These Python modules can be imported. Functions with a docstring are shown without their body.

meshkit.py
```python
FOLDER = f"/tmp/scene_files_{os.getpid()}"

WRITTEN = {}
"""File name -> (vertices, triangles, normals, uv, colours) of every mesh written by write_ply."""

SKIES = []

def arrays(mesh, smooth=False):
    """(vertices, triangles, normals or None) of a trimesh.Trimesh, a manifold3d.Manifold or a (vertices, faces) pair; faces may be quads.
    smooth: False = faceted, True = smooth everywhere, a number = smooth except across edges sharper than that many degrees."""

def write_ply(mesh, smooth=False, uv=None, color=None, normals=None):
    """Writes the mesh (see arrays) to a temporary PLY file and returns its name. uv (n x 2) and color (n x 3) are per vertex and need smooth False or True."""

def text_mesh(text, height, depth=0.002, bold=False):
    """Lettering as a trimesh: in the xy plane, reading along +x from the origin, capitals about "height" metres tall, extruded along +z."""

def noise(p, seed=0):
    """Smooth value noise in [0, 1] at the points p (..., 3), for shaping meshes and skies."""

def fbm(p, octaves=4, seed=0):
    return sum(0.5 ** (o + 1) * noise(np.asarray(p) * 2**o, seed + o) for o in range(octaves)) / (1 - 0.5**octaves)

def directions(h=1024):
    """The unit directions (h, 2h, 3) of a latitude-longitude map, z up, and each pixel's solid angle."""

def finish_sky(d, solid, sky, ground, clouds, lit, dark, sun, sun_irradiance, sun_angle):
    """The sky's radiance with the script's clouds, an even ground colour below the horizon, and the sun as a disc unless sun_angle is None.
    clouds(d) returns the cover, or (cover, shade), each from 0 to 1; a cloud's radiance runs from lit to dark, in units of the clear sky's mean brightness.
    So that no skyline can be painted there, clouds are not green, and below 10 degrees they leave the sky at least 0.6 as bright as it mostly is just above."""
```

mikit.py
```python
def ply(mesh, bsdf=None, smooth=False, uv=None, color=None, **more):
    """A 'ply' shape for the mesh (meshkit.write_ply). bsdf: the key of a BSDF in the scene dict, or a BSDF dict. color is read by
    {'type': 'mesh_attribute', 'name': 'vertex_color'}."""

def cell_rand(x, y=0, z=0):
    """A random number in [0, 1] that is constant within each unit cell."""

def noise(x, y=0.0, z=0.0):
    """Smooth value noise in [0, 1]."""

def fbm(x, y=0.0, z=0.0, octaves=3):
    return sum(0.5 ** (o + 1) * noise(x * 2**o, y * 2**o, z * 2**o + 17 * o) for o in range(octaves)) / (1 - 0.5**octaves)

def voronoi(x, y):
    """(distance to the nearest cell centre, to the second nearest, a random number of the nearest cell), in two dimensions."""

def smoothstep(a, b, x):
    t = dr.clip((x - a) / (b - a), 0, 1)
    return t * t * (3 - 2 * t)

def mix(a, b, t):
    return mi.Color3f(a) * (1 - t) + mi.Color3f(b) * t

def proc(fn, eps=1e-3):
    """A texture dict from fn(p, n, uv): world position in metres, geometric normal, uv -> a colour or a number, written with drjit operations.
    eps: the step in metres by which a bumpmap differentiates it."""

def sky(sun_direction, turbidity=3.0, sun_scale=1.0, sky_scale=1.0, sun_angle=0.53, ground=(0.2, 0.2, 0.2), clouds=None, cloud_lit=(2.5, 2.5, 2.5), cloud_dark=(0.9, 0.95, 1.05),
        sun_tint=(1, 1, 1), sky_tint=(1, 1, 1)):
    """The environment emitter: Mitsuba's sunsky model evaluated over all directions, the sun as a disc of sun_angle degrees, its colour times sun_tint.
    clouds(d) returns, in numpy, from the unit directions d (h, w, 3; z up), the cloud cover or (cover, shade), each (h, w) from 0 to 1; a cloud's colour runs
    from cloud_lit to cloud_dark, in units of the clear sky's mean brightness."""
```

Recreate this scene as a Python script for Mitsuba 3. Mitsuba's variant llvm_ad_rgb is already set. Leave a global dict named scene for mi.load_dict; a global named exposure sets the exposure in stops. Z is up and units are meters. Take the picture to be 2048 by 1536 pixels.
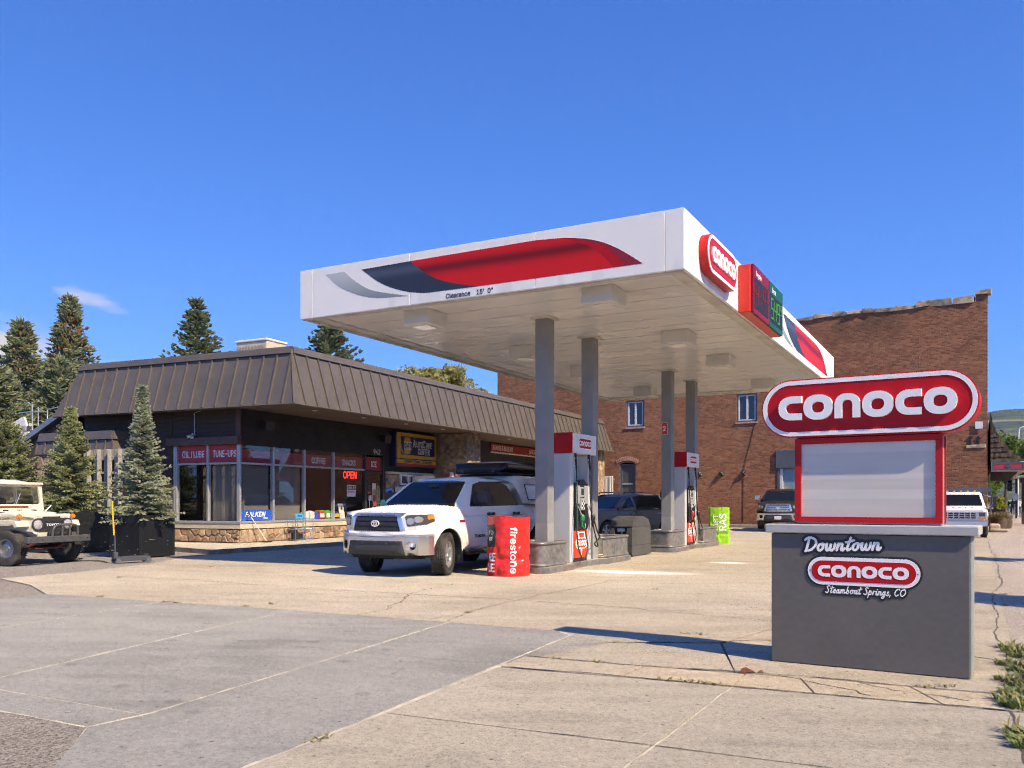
import math, random
import numpy as np
import trimesh, manifold3d as m3
import shapely
import shapely.affinity as sa
import shapely.geometry as sg
import shapely.ops as so
import drjit as dr
import mitsuba as mi
import mikit, meshkit
from mikit import proc, noise, fbm, voronoi, cell_rand, smoothstep, mix

# ---------------------------------------------------------------- camera, sky, exposure
T4 = mi.ScalarTransform4f
EYE = np.array([0., 0., 1.40])
TH = math.atan2(931, 1720)
FW = np.array([-math.sin(TH), math.cos(TH), 0.])
scene = {'type': 'scene'}
labels = {}
exposure = 1.66
scene['camera'] = {
    'type': 'perspective', 'fov_axis': 'x', 'fov': math.degrees(2 * math.atan(1024 / 1720.)),
    'principal_point_offset_x': 0.0, 'principal_point_offset_y': -236 / 1536.,
    'near_clip': 0.1, 'far_clip': 20000.,
    'to_world': T4().look_at(origin=EYE.tolist(), target=(EYE + FW).tolist(), up=[0, 0, 1])}
SUN = np.array([1.05, -0.33, 1.0])


def clouds(d):
    az = np.degrees(np.arctan2(d[..., 0], d[..., 1]))
    el = np.degrees(np.arcsin(np.clip(d[..., 2], -1, 1)))
    q = np.stack([d[..., 0] * 9, d[..., 1] * 9, d[..., 2] * 26], -1)
    n = meshkit.fbm(q + 3.3, 5, 7)
    low = np.clip((el - 2) / 4, 0, 1) * np.clip((13.5 - el) / 3.5, 0, 1)
    west = np.exp(-(((az + 60.5) / 6.0) ** 2)) + 0.6 * np.exp(-(((az - 120) / 60.0) ** 2))
    c = np.clip((n - 0.50) * 4.5, 0, 1) * low * np.clip(west, 0, 1) * .5
    m = meshkit.fbm(np.stack([az * .55, el * 1.5, az * 0], -1), 4, 3)
    wisp = np.exp(-((az + 54.5) / 1.7) ** 2 - ((el - 11.9 + .12 * (az + 54.5)) / .55) ** 2) + 1.1 * np.exp(-((az + 59.2) / 2.4) ** 2 - ((el - 8.9) / 1.1) ** 2)
    return np.clip(0.85 * c + np.clip(wisp * 1.6 + (m - .5) * 1.5 - .62, 0, .75) * (wisp > .05), 0, 1)


scene['sky'] = mikit.sky(SUN.tolist(), turbidity=2.6, sun_scale=1.5, sky_scale=1.08, sky_tint=(0.57, 0.93, 1.72), sun_tint=(1.0, 1.0, 0.95),
                         clouds=clouds, cloud_lit=(2.0, 1.95, 2.0))

# ---------------------------------------------------------------- materials
C = lambda *c: {'type': 'rgb', 'value': list(c)}


def pbr(name, color, rough=0.6, metal=0.0, spec=0.5, clear=0.0, bump=None, scale=1.0, two=True, **kw):
    b = {'type': 'principled', 'base_color': color if isinstance(color, dict) else C(*color), 'roughness': rough, 'metallic': metal, 'specular': spec}
    if clear:
        b['clearcoat'] = clear; b['clearcoat_gloss'] = 0.95
    b.update(kw)
    if bump is not None:
        b = {'type': 'bumpmap', 'arbitrary': bump, 'scale': scale, 'bsdf': b}
    scene[name] = {'type': 'twosided', 'bsdf': b} if two else b


def grain(c, amt=0.25, f=30., dirt=None, f2=2.2):
    """a base colour with fine grain and broad uneven wear"""
    def fn(p, n, uv):
        a = fbm(p.x * f, p.y * f, p.z * f, 2)
        b = fbm(p.x * f2, p.y * f2, p.z * f2, 3)
        k = 1 + amt * (a - 0.5) * 1.4 + amt * (b - 0.5) * 2
        col = mi.Color3f(*c) * k
        if dirt is not None:
            col = mix(col, mi.Color3f(*dirt), smoothstep(0.52, 0.75, b) * 0.6)
        return col
    return proc(fn)


# ---------------------------------------------------------------- mesh helpers
rng = np.random.default_rng(11)
random.seed(5)


def mat(o, ux, uy, uz=None):
    """4x4 of a local frame: origin o, axes ux, uy, uz as columns"""
    ux = np.array(ux, float); uy = np.array(uy, float)
    uz = np.cross(ux, uy) if uz is None else np.array(uz, float)
    m = np.eye(4); m[:3, 0] = ux; m[:3, 1] = uy; m[:3, 2] = uz; m[:3, 3] = o
    return m


def xf(x=0, y=0, z=0, deg=0, s=1.0):
    a = math.radians(deg)
    m = np.eye(4); m[:2, :2] = [[math.cos(a), -math.sin(a)], [math.sin(a), math.cos(a)]]
    m[:3, :3] *= s; m[:3, 3] = [x, y, z]
    return m


def rx(deg):
    return trimesh.transformations.rotation_matrix(math.radians(deg), [1, 0, 0])


def ry(deg):
    return trimesh.transformations.rotation_matrix(math.radians(deg), [0, 1, 0])


def tm(m):
    if isinstance(m, m3.Manifold):
        q = m.to_mesh()
        return trimesh.Trimesh(np.array(q.vert_properties[:, :3]), np.array(q.tri_verts), process=False)
    return m


def mf(t):
    return m3.Manifold(m3.Mesh(np.asarray(t.vertices, np.float32), np.asarray(t.faces, np.uint32)))


def cat(ms):
    ms = [tm(m) for m in ms if m is not None]
    return trimesh.util.concatenate(ms) if len(ms) > 1 else ms[0].copy()


def mv(m, T):
    m = tm(m).copy(); m.apply_transform(T)
    return m


def box(x0, x1, y0, y1, z0, z1, b=0.0):
    if b <= 0:
        m = trimesh.creation.box([x1 - x0, y1 - y0, z1 - z0]); m.apply_translation([(x0 + x1) / 2, (y0 + y1) / 2, (z0 + z1) / 2])
        return m
    b = min(b, (x1 - x0) * .45, (y1 - y0) * .45, (z1 - z0) * .45)
    P = []
    for i, x in enumerate((x0, x1)):
        for j, y in enumerate((y0, y1)):
            for k, z in enumerate((z0, z1)):
                sx, sy, sz = (b if i == 0 else -b), (b if j == 0 else -b), (b if k == 0 else -b)
                P += [[x + sx, y + sy, z], [x + sx, y, z + sz], [x, y + sy, z + sz]]
    return tm(m3.Manifold.hull_points(np.array(P)))


def hull(P):
    return m3.Manifold.hull_points(np.asarray(P, float))


def ext(poly, d, z0=0.0):
    """shapely polygon(s) extruded along +z"""
    ms = []
    for g in getattr(poly, 'geoms', [poly]):
        if g.geom_type == 'Polygon' and g.area > 1e-8:
            ms.append(trimesh.creation.extrude_polygon(g, d, engine='earcut'))
    m = cat(ms); m.apply_translation([0, 0, z0])
    return m


def P2(pts):
    return sg.Polygon(pts)


def cyl(p0, p1, r0, r1=None, n=12, cap=True):
    p0 = np.array(p0, float); p1 = np.array(p1, float); r1 = r0 if r1 is None else r1
    return tube([p0, p1], [r0, r1], n)


def tube(pts, r, n=8, closed=False):
    p = np.asarray(pts, float); k = len(p)
    r = np.broadcast_to(np.asarray(r, float), (k,))
    t = np.gradient(p, axis=0); t /= np.linalg.norm(t, axis=1, keepdims=True) + 1e-12
    a0 = np.array([0, 0, 1.]) if abs(t[0][2]) < .9 else np.array([1., 0, 0])
    A = []
    a = np.cross(t[0], a0); a /= np.linalg.norm(a)
    for i in range(k):
        a = a - t[i] * np.dot(a, t[i]); a /= np.linalg.norm(a) + 1e-12
        A.append(a)
    A = np.array(A); B = np.cross(t, A)
    th = np.arange(n) * 2 * np.pi / n
    v = p[:, None] + r[:, None, None] * (np.cos(th)[None, :, None] * A[:, None] + np.sin(th)[None, :, None] * B[:, None])
    i, j = np.meshgrid(np.arange(k - 1), np.arange(n), indexing='ij')
    q = np.stack([i * n + j, i * n + (j + 1) % n, (i + 1) * n + (j + 1) % n, (i + 1) * n + j], -1).reshape(-1, 4)
    f = np.vstack([q[:, [0, 1, 2]], q[:, [0, 2, 3]]])
    v = np.vstack([v.reshape(-1, 3), p[:1], p[-1:]])
    c0, c1 = k * n, k * n + 1
    j = np.arange(n)
    f = np.vstack([f, np.stack([np.full(n, c0), (j + 1) % n, j], -1), np.stack([np.full(n, c1), (k - 1) * n + j, (k - 1) * n + (j + 1) % n], -1)])
    return trimesh.Trimesh(v, f, process=False)


def curve(pts, n=24):
    """Catmull-Rom through the points"""
    p = np.asarray(pts, float); p = np.vstack([2 * p[0] - p[1], p, 2 * p[-1] - p[-2]])
    out = []
    m = len(p) - 3
    for i in range(m):
        t = np.linspace(0, 1, max(2, n // m), endpoint=False)[:, None]
        a, b, c, d = p[i], p[i + 1], p[i + 2], p[i + 3]
        out.append(.5 * (2 * b + (c - a) * t + (2 * a - 5 * b + 4 * c - d) * t ** 2 + (3 * b - a - 3 * c + d) * t ** 3))
    return np.vstack(out + [p[-2:-1]])


def lathe(prof, n=32, axis='z'):
    """(r, h) profile turned about z (or y)"""
    pr = np.asarray(prof, float); k = len(pr)
    th = np.arange(n) * 2 * np.pi / n
    v = np.stack([pr[:, None, 0] * np.cos(th), pr[:, None, 0] * np.sin(th), np.broadcast_to(pr[:, None, 1], (k, n))], -1).reshape(-1, 3)
    i, j = np.meshgrid(np.arange(k - 1), np.arange(n), indexing='ij')
    q = np.stack([i * n + j, i * n + (j + 1) % n, (i + 1) * n + (j + 1) % n, (i + 1) * n + j], -1).reshape(-1, 4)
    m = trimesh.Trimesh(v, np.vstack([q[:, [0, 1, 2]], q[:, [0, 2, 3]]]), process=False)
    if axis == 'y':
        m.apply_transform(rx(-90))
    return m


def stadium(w, h, n=16):
    r = h / 2
    return sg.LineString([(-w / 2 + r, 0), (w / 2 - r, 0)]).buffer(r, quad_segs=n)


def rrect(x0, x1, y0, y1, r, n=5):
    return sg.box(x0 + r, y0 + r, x1 - r, y1 - r).buffer(r, quad_segs=n)


def text(s, h, d=.003, bold=False, wide=1.0, center=True, slant=0.0):
    m = meshkit.text_mesh(s, h, d, bold)
    S = np.eye(4); S[0, 0] = wide; S[0, 1] = slant
    m.apply_transform(S)
    if center:
        b = m.bounds; m.apply_translation([-(b[0][0] + b[1][0]) / 2, -h / 2, 0])
    return m


def blob(spec, edge=.05, it=6):
    """union of hulls of spheres [(p,r,p,r),...] remeshed and smoothed"""
    parts = []
    for a, ra, b, rb in spec:
        sa_ = m3.Manifold.sphere(ra, 14).translate(list(map(float, a))); sb = m3.Manifold.sphere(rb, 14).translate(list(map(float, b)))
        parts.append(m3.Manifold.batch_hull([sa_, sb]))
    u = m3.Manifold.batch_boolean(parts, m3.OpType.Add)
    t = tm(u.refine_to_length(edge))
    t.merge_vertices()
    trimesh.smoothing.filter_taubin(t, iterations=it)
    return t


# ---------------------------------------------------------------- naming
def numbered(key):
    if key not in scene and key not in labels:
        return key
    i = 1
    while f'{key}_{i:03d}' in scene or f'{key}_{i:03d}' in labels:
        i += 1
    return f'{key}_{i:03d}'


class Thing:
    """a top-level object; .p adds a part to it"""
    def __init__(s, name, label=None, category=None, T=None, group=None, kind=None):
        s.key = numbered(name); s.T = np.eye(4) if T is None else np.asarray(T, float)
        d = {}
        if label: d['label'] = label
        if category: d['category'] = category
        if group: d['group'] = group
        if kind: d['kind'] = kind
        labels[s.key] = d
        s.n = {}

    def p(s, name, mesh, bsdf, of=None, smooth=False, label=None, kind=None, T=None, world=False, **kw):
        base = (of or s.key) + '__' + name
        i = s.n.get(base, 0); s.n[base] = i + 1
        key = base if i == 0 else f'{base}_{i:03d}'
        m = tm(mesh)
        M = (np.eye(4) if world else s.T) if T is None else (s.T @ T)
        m = m.copy(); m.apply_transform(M)
        if np.linalg.det(M[:3, :3]) < 0:
            m.invert()
        scene[key] = mikit.ply(m, bsdf, smooth=smooth, **kw)
        d = {}
        if label: d['label'] = label
        if kind: d['kind'] = kind
        if d: labels[key] = d
        return key


def solid(name, mesh, bsdf, label=None, category=None, T=None, group=None, kind=None, smooth=False, **kw):
    key = numbered(name)
    m = tm(mesh).copy()
    if T is not None: m.apply_transform(T)
    scene[key] = mikit.ply(m, bsdf, smooth=smooth, **kw)
    d = {}
    for k, v in (('label', label), ('category', category), ('group', group), ('kind', kind)):
        if v: d[k] = v
    labels[key] = d
    return key

# ---------------------------------------------------------------- ground materials
def concrete(base, tint, f=1.0, speck=0.5, stain=0.5, patch=False):
    def fn(p, n, uv):
        x, y = p.x, p.y
        big = fbm(x * .35 * f, y * .35 * f, 1.7, 3)
        mid = fbm(x * 1.7 + 9, y * 2.3, 4.1, 3)
        fine = fbm(x * 38, y * 38, 2.0, 2)
        pit = noise(x * 120, y * 120, 5.)
        streak = fbm(x * 0.9, y * 7.0, 8.3, 3)
        col = mix(mi.Color3f(*base), mi.Color3f(*tint), smoothstep(.25, .75, big))
        k = 1 + .15 * (mid - .5) + .42 * (fine - .5) * speck * 2 + .20 * (streak - .5)
        k = k * (1 - .75 * speck * smoothstep(.66, .88, pit) + .45 * speck * smoothstep(.70, .9, noise(x * 95 + 7, y * 95, 11.)))
        k = k * (1 - stain * .22 * smoothstep(.58, .78, fbm(x * .8 + 31, y * .8 + 2, 7., 3)))
        # oil drips and tyre scuffs
        d, d2, w = voronoi(x * 1.25, y * 1.25)
        spot = smoothstep(.10, .05, d + .05 * (mid - .5)) * dr.select(w > .55, mi.Float(1), mi.Float(0))
        k = k * (1 - .25 * stain * spot)
        e1, e2, w2 = voronoi(x * 4.3 + 3, y * 4.3)
        k = k * (1 - .55 * smoothstep(.07, .04, e1) * dr.select(w2 > .80, mi.Float(1), mi.Float(0)))
        # faint tyre tracks
        k = k * (1 - .10 * smoothstep(.55, .75, noise(x * .7 + y * .35, (y - x * .5) * 5., 2.)))
        col = col * k
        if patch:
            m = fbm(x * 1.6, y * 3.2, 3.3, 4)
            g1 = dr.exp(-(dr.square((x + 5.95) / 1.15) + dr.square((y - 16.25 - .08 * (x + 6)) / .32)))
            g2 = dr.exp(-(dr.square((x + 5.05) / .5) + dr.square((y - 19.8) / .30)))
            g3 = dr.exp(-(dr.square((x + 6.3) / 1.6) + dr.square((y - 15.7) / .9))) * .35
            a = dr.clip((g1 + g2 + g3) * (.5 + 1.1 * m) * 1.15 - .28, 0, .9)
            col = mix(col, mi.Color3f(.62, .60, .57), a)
        return col
    return proc(fn)


def bump_ground(p, n, uv):
    return fbm(p.x * 45, p.y * 45, 1., 3)


def asphalt(base, f=1.0):
    def fn(p, n, uv):
        fine = noise(p.x * 70, p.y * 70, 2.)
        f2 = noise(p.x * 150, p.y * 150, 3.)
        big = fbm(p.x * .5, p.y * .5, 1.7, 3)
        return mi.Color3f(*base) * (1 + .9 * (fine - .5) + .7 * (f2 - .5) + .4 * (big - .5))
    return proc(fn)


pbr('tan_concrete', concrete((.297, .258, .198), (.35, .31, .245), patch=True), .9, bump=proc(bump_ground), scale=.004, spec=.3)
pbr('walk_concrete', concrete((.330, .296, .234), (.302, .273, .22), f=.8, speck=.45), .9, bump=proc(bump_ground), scale=.003, spec=.3)
pbr('yellow_concrete', concrete((.375, .312, .222), (.35, .305, .235), f=3., speck=.5), .9, spec=.3)
pbr('grey_concrete', concrete((.238, .231, .212), (.208, .203, .190), f=.7, speck=.4, stain=.8), .88, bump=proc(bump_ground), scale=.002, spec=.3)
pbr('asphalt', asphalt((.185, .168, .15)), .95, bump=proc(lambda p, n, uv: noise(p.x * 80, p.y * 80, 1.)), scale=.008, spec=.3)
pbr('path_paving', asphalt((.27, .235, .20)), .95, spec=.3)
pbr('far_ground', asphalt((.13, .12, .10)), .95, spec=.2)
pbr('caulk', grain((.46, .425, .34), .3, 20), .9)
pbr('crack_dark', (.07, .06, .05), .95)
pbr('kerb_concrete', grain((.22, .195, .17), .5, 12), .9)
pbr('weed', grain((.13, .18, .05), .7, 9), .7)
pbr('weed_dry', grain((.20, .18, .07), .6, 9), .8)

# ---------------------------------------------------------------- ground
solid('ground', box(-4000, 4000, -1000, 5900, -.4, -.016), 'far_ground', 'wide dark ground under everything', kind='structure')


def slab(t, poly, z1, th, bsdf, gap=.007, name='slab', label=None):
    g = sg.Polygon(poly).buffer(-gap, join_style=2)
    if g.is_empty: return
    t.p(name, ext(g, th, z1 - th), bsdf, label=label)


def ribbon(pts, w, z, jit=.03, seed=0):
    r = np.random.default_rng(seed)
    p = np.asarray(pts, float)
    L = np.r_[0, np.cumsum(np.linalg.norm(np.diff(p, axis=0), axis=1))]
    s = np.arange(0, L[-1], .09)
    q = np.stack([np.interp(s, L, p[:, 0]), np.interp(s, L, p[:, 1])], -1)
    t = np.gradient(q, axis=0); t /= np.linalg.norm(t, axis=1, keepdims=True); nn = np.stack([-t[:, 1], t[:, 0]], -1)
    off = np.cumsum(r.normal(0, jit * .5, len(q))); off = off - np.linspace(off[0], off[-1], len(off))
    q = q + nn * off[:, None]
    ww = w * (.15 + r.random(len(q)) * .65)
    a, b = q + nn * ww[:, None] / 2, q - nn * ww[:, None] / 2
    v = np.vstack([np.c_[a, np.full(len(a), z)], np.c_[b, np.full(len(a), z)]])
    k = len(q); i = np.arange(k - 1)
    f = np.vstack([np.stack([i, i + k, i + 1], -1), np.stack([i + 1, i + k, i + k + 1], -1)])
    return trimesh.Trimesh(v, f, process=False)


# tan concrete forecourt, slabs with open joints
lot = Thing('parking_lot', 'tan weathered concrete forecourt of the station, in joined slabs', kind='structure')
outer = sg.Polygon([(-12.44, 8.12), (-14.06, 8.89), (-15.73, 9.38), (-15.8, 10.9), (-16.43, 13.19), (-17.33, 14.64), (-17.95, 16.2), (-17.9, 60), (.30, 60),
                    (.30, 8.7), (-2.0, 9.73), (-2.24, 8.49), (-3.21, 8.05), (-3.72, 7.35), (-3.75, 8.25), (-4.02, 8.44), (-5.42, 8.44), (-7.78, 8.42), (-10.07, 8.26)])
xs = [-18.5, -14.1, -9.9, -5.74, -1.7, .31]; ys = [7, 10.78, 14.3, 18.6, 23., 28., 34., 41., 60]
for i in range(len(xs) - 1):
    for j in range(len(ys) - 1):
        g = outer.intersection(sg.box(xs[i], ys[j], xs[i + 1], ys[j + 1]))
        for q in getattr(g, 'geoms', [g]):
            if q.geom_type == 'Polygon' and q.area > .02:
                slab(lot, list(q.exterior.coords), 0, .013, 'tan_concrete', .006)
# sign slab, edge strip
for q in ([(-3.61, 6.93), (-2.43, 7.0), (-1.76, 7.11), (-2.24, 8.47), (-3.18, 8.02), (-3.66, 7.3)], [(-1.76, 7.11), (.30, 7.2), (.30, 8.68), (-2.0, 9.68), (-2.22, 8.47)],):
    slab(lot, q, 0, .013, 'tan_concrete', .005)
for q in ([(-3.61, 6.9), (-3.57, 6.38), (-2.5, 6.46), (-2.5, 6.97)], [(-2.5, 6.97), (-2.5, 6.46), (-1.64, 6.55), (-1.66, 7.05)],
          [(-1.66, 7.05), (-1.64, 6.55), (-1.05, 6.58), (-1.25, 7.12)], [(-1.25, 7.12), (-1.05, 6.58), (-.2, 6.62), (-.45, 7.15)], [(-.45, 7.15), (-.2, 6.62), (.29, 6.66), (.30, 7.18)]):
    slab(lot, q, .004, .017, 'yellow_concrete', .008)

# grey driveway crossing the pavement
drive = Thing('driveway', 'smooth grey concrete driveway apron with pale joint lines', kind='structure')
S_ = {'A0': (-9.55, 5.69), 'A1': (-9.7, 6.33), 'A2': (-10.07, 8.26), 'B0': (-6.80, 3.83), 'B1': (-7.37, 6.34), 'B2': (-7.77, 8.42), 'C0': (-4.87, 3.44),
      'C1': (-4.82, 3.83), 'C2': (-5.13, 6.34), 'C3': (-5.41, 8.44), 'R0': (-3.39, 3.2), 'R1': (-3.45, 4.3), 'R2': (-3.62, 6.45), 'R3': (-3.76, 8.25), 'R4': (-4.02, 8.44)}
v = S_
for q in ([(-12.3, 6.2), v['A1'], v['A2'], (-12.44, 8.12)], [(-12.3, 6.2), (-11.2, 3.75), (-9.1, 3.8), v['A1']],
          [v['A1'], v['B1'], v['B2'], v['A2']], [v['A1'], (-9.1, 3.8), v['B0'], v['B1']], [v['B1'], v['C2'], v['C3'], v['B2']],
          [v['B1'], v['B0'], v['C1'], v['C2']], [(-11.2, 3.75), (-11.0, 3.3), (-5.75, 3.43), v['C0'], v['C1'], (-6.80, 3.83)],
          [v['C2'], v['R2'], v['R3'], v['R4'], v['C3']], [v['C2'], v['C1'], v['C0'], (-4.29, 2.83), (-4.6, 1.5), (-3.5, 1.5), v['R0'], v['R1'], v['R2']], [v['R2'], (-3.2, 8.03), v['R3']]):
    slab(drive, q, 0, .012, 'grey_concrete', .008)
drive.p('joint_filler', ext(sg.Polygon([(-12.3, 6.2), (-11, 3.3), (-4.9, 3.4), (-4.3, 2.83), (-4.6, 1.5), (-3.5, 1.5), (-3.37, 3.2), (-3.42, 4.3), (-3.59, 6.45), (-3.73, 8.28), (-4.0, 8.42), (-7.8, 8.4), (-12.4, 8.1)]), .010, -.0125), 'caulk')

for i, (pts, w) in enumerate((([v['A0'], v['A1'], v['A2']], .035), ([v['B0'], v['B1'], v['B2']], .04), ([v['C0'], v['C1'], v['C2'], v['C3']], .042), ([(-3.40, 3.3), v['R1'], v['R2'], v['R3'], v['R4']], .035), ([(-11.0, 3.32), (-5.75, 3.435), v['C0']], .03))):
    s = ribbon(pts, w, .0022, .006, 40 + i); drive.p('joint_strip', s, 'caulk')

# pavement along the street
walk = Thing('sidewalk', 'broad pale concrete pavement along the street edge', kind='structure')
for q in ([(-3.58, 6.36), (-3.46, 4.62), (-1.64, 4.73), (-1.64, 6.54)], [(-3.46, 4.62), (-3.39, 3.2), (-3.5, 1.5), (-1.64, 1.5), (-1.64, 4.73)],
          [(-1.64, 6.54), (-1.64, 4.73), (.26, 4.83), (.28, 6.64)], [(-1.64, 4.73), (-1.64, 1.5), (.24, 1.5), (.26, 4.83)],
          [(-3.5, 1.5), (-3.6, -2.5), (-1.64, -2.5), (-1.64, 1.5)], [(-1.64, 1.5), (-1.64, -2.5), (.24, -2.5), (.24, 1.5)]):
    slab(walk, q, 0, .013, 'walk_concrete', .007)
for i, (pts, w) in enumerate((([(-1.63, 6.54), (-1.64, 4.73), (-1.63, 1.5)], .022), ([(-3.46, 4.62), (-1.64, 4.73), (.26, 4.83)], .010))):
    walk.p('joint_strip', ribbon(pts, w, .0016, .006, 60 + i), 'caulk' if i == 0 else 'crack_dark')
solid('path', ext(sg.box(.27, -2.5, 3.4, 130), .02, -.026), 'path_paving', 'greyish worn path right of the lot crack line', kind='structure')
solid('side_street', ext(sg.Polygon([(-60, -20), (-60, 7.4), (-12.2, 7.25), (-12.28, 6.2), (-10.98, 3.34), (-4.885, 3.455), (-4.285, 2.845), (-4.6, 1.5), (-4.3, -20)]), .012, -.0135), 'asphalt', 'coarse dark asphalt of the side street', kind='structure')
solid('asphalt_apron', ext(sg.Polygon([(-60, 7.5), (-12.2, 7.28), (-12.46, 8.1), (-14.06, 8.87), (-15.75, 9.36), (-15.82, 10.9), (-16.45, 13.2), (-17.35, 14.65), (-17.97, 16.2), (-18.0, 17.2), (-60, 17.2)]), .012, -.018), 'asphalt', 'rough asphalt in front of the potted spruces', kind='structure')
solid('main_street', ext(sg.box(3.55, -40, 16, 200), .012, -.10), 'asphalt', 'asphalt street beside the path', kind='structure')
solid('street_kerb', box(3.40, 3.55, -2.5, 130, -.12, .0, .02), 'kerb_concrete', 'concrete kerb between path and street', kind='structure')


cr = [ribbon([(-5.46, 8.5), (-5.66, 9.37), (-5.8, 10.93), (-5.78, 12.01), (-5.7, 14)], .02, .003, .03, 1), ribbon([(-9.7, 10.6), (-8.7, 10.7), (-6.4, 10.86), (-5.5, 10.85), (-4.3, 10.7), (-2.76, 10.45), (-1.5, 10.2)], .025, .003, .04, 2),
      ribbon([(-6.79, 8.48), (-6.87, 9.01), (-7.59, 10.74), (-7.9, 12.5)], .03, .0034, .05, 3), ribbon([(-4.9, 12.2), (-3.2, 11.9), (-2.1, 11.2), (-1.75, 10.4)], .02, .003, .05, 4),
      ribbon([(-3.2, 8.05), (-2.24, 8.5), (-1.9, 8.9), (-1.6, 8.7)], .045, .003, .03, 5), ribbon([(-14.2, 10.6), (-12.2, 10.9), (-10, 10.6)], .02, .003, .04, 6),
      ribbon([(-13, 12.9), (-11.5, 12.2), (-10.5, 12.6)], .018, .003, .05, 7), ribbon([(.33, 44), (.38, 19), (.33, 13.5), (.27, 9), (.25, 6.7), (.24, 4)], .03, .003, .02, 8),
      ribbon([(-3.6, 6.93), (-2.42, 6.99), (-1.7, 7.1), (-.8, 7.16), (.2, 7.2)], .04, .0065, .02, 9), ribbon([(-3.5, 6.40), (-2.27, 6.49), (-1.64, 6.55), (-.5, 6.62), (.2, 6.65)], .035, .0062, .02, 10),
      ribbon([(-1.45, 7.1), (-1.15, 6.95), (-.8, 6.8), (-.62, 6.62)], .03, .006, .04, 11), ribbon([(-.9, 7.18), (-.6, 6.9), (-.3, 6.95), (.0, 6.8)], .025, .006, .05, 12),
      ribbon([(-4.6, 22), (-3.2, 19.6), (-1.6, 18.9)], .02, .003, .06, 13), ribbon([(-5, 17.7), (-3.3, 17.9), (-2.5, 17.4)], .016, .003, .05, 14)]
lot.p('crack', cat(cr), 'crack_dark', kind='stuff')


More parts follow.
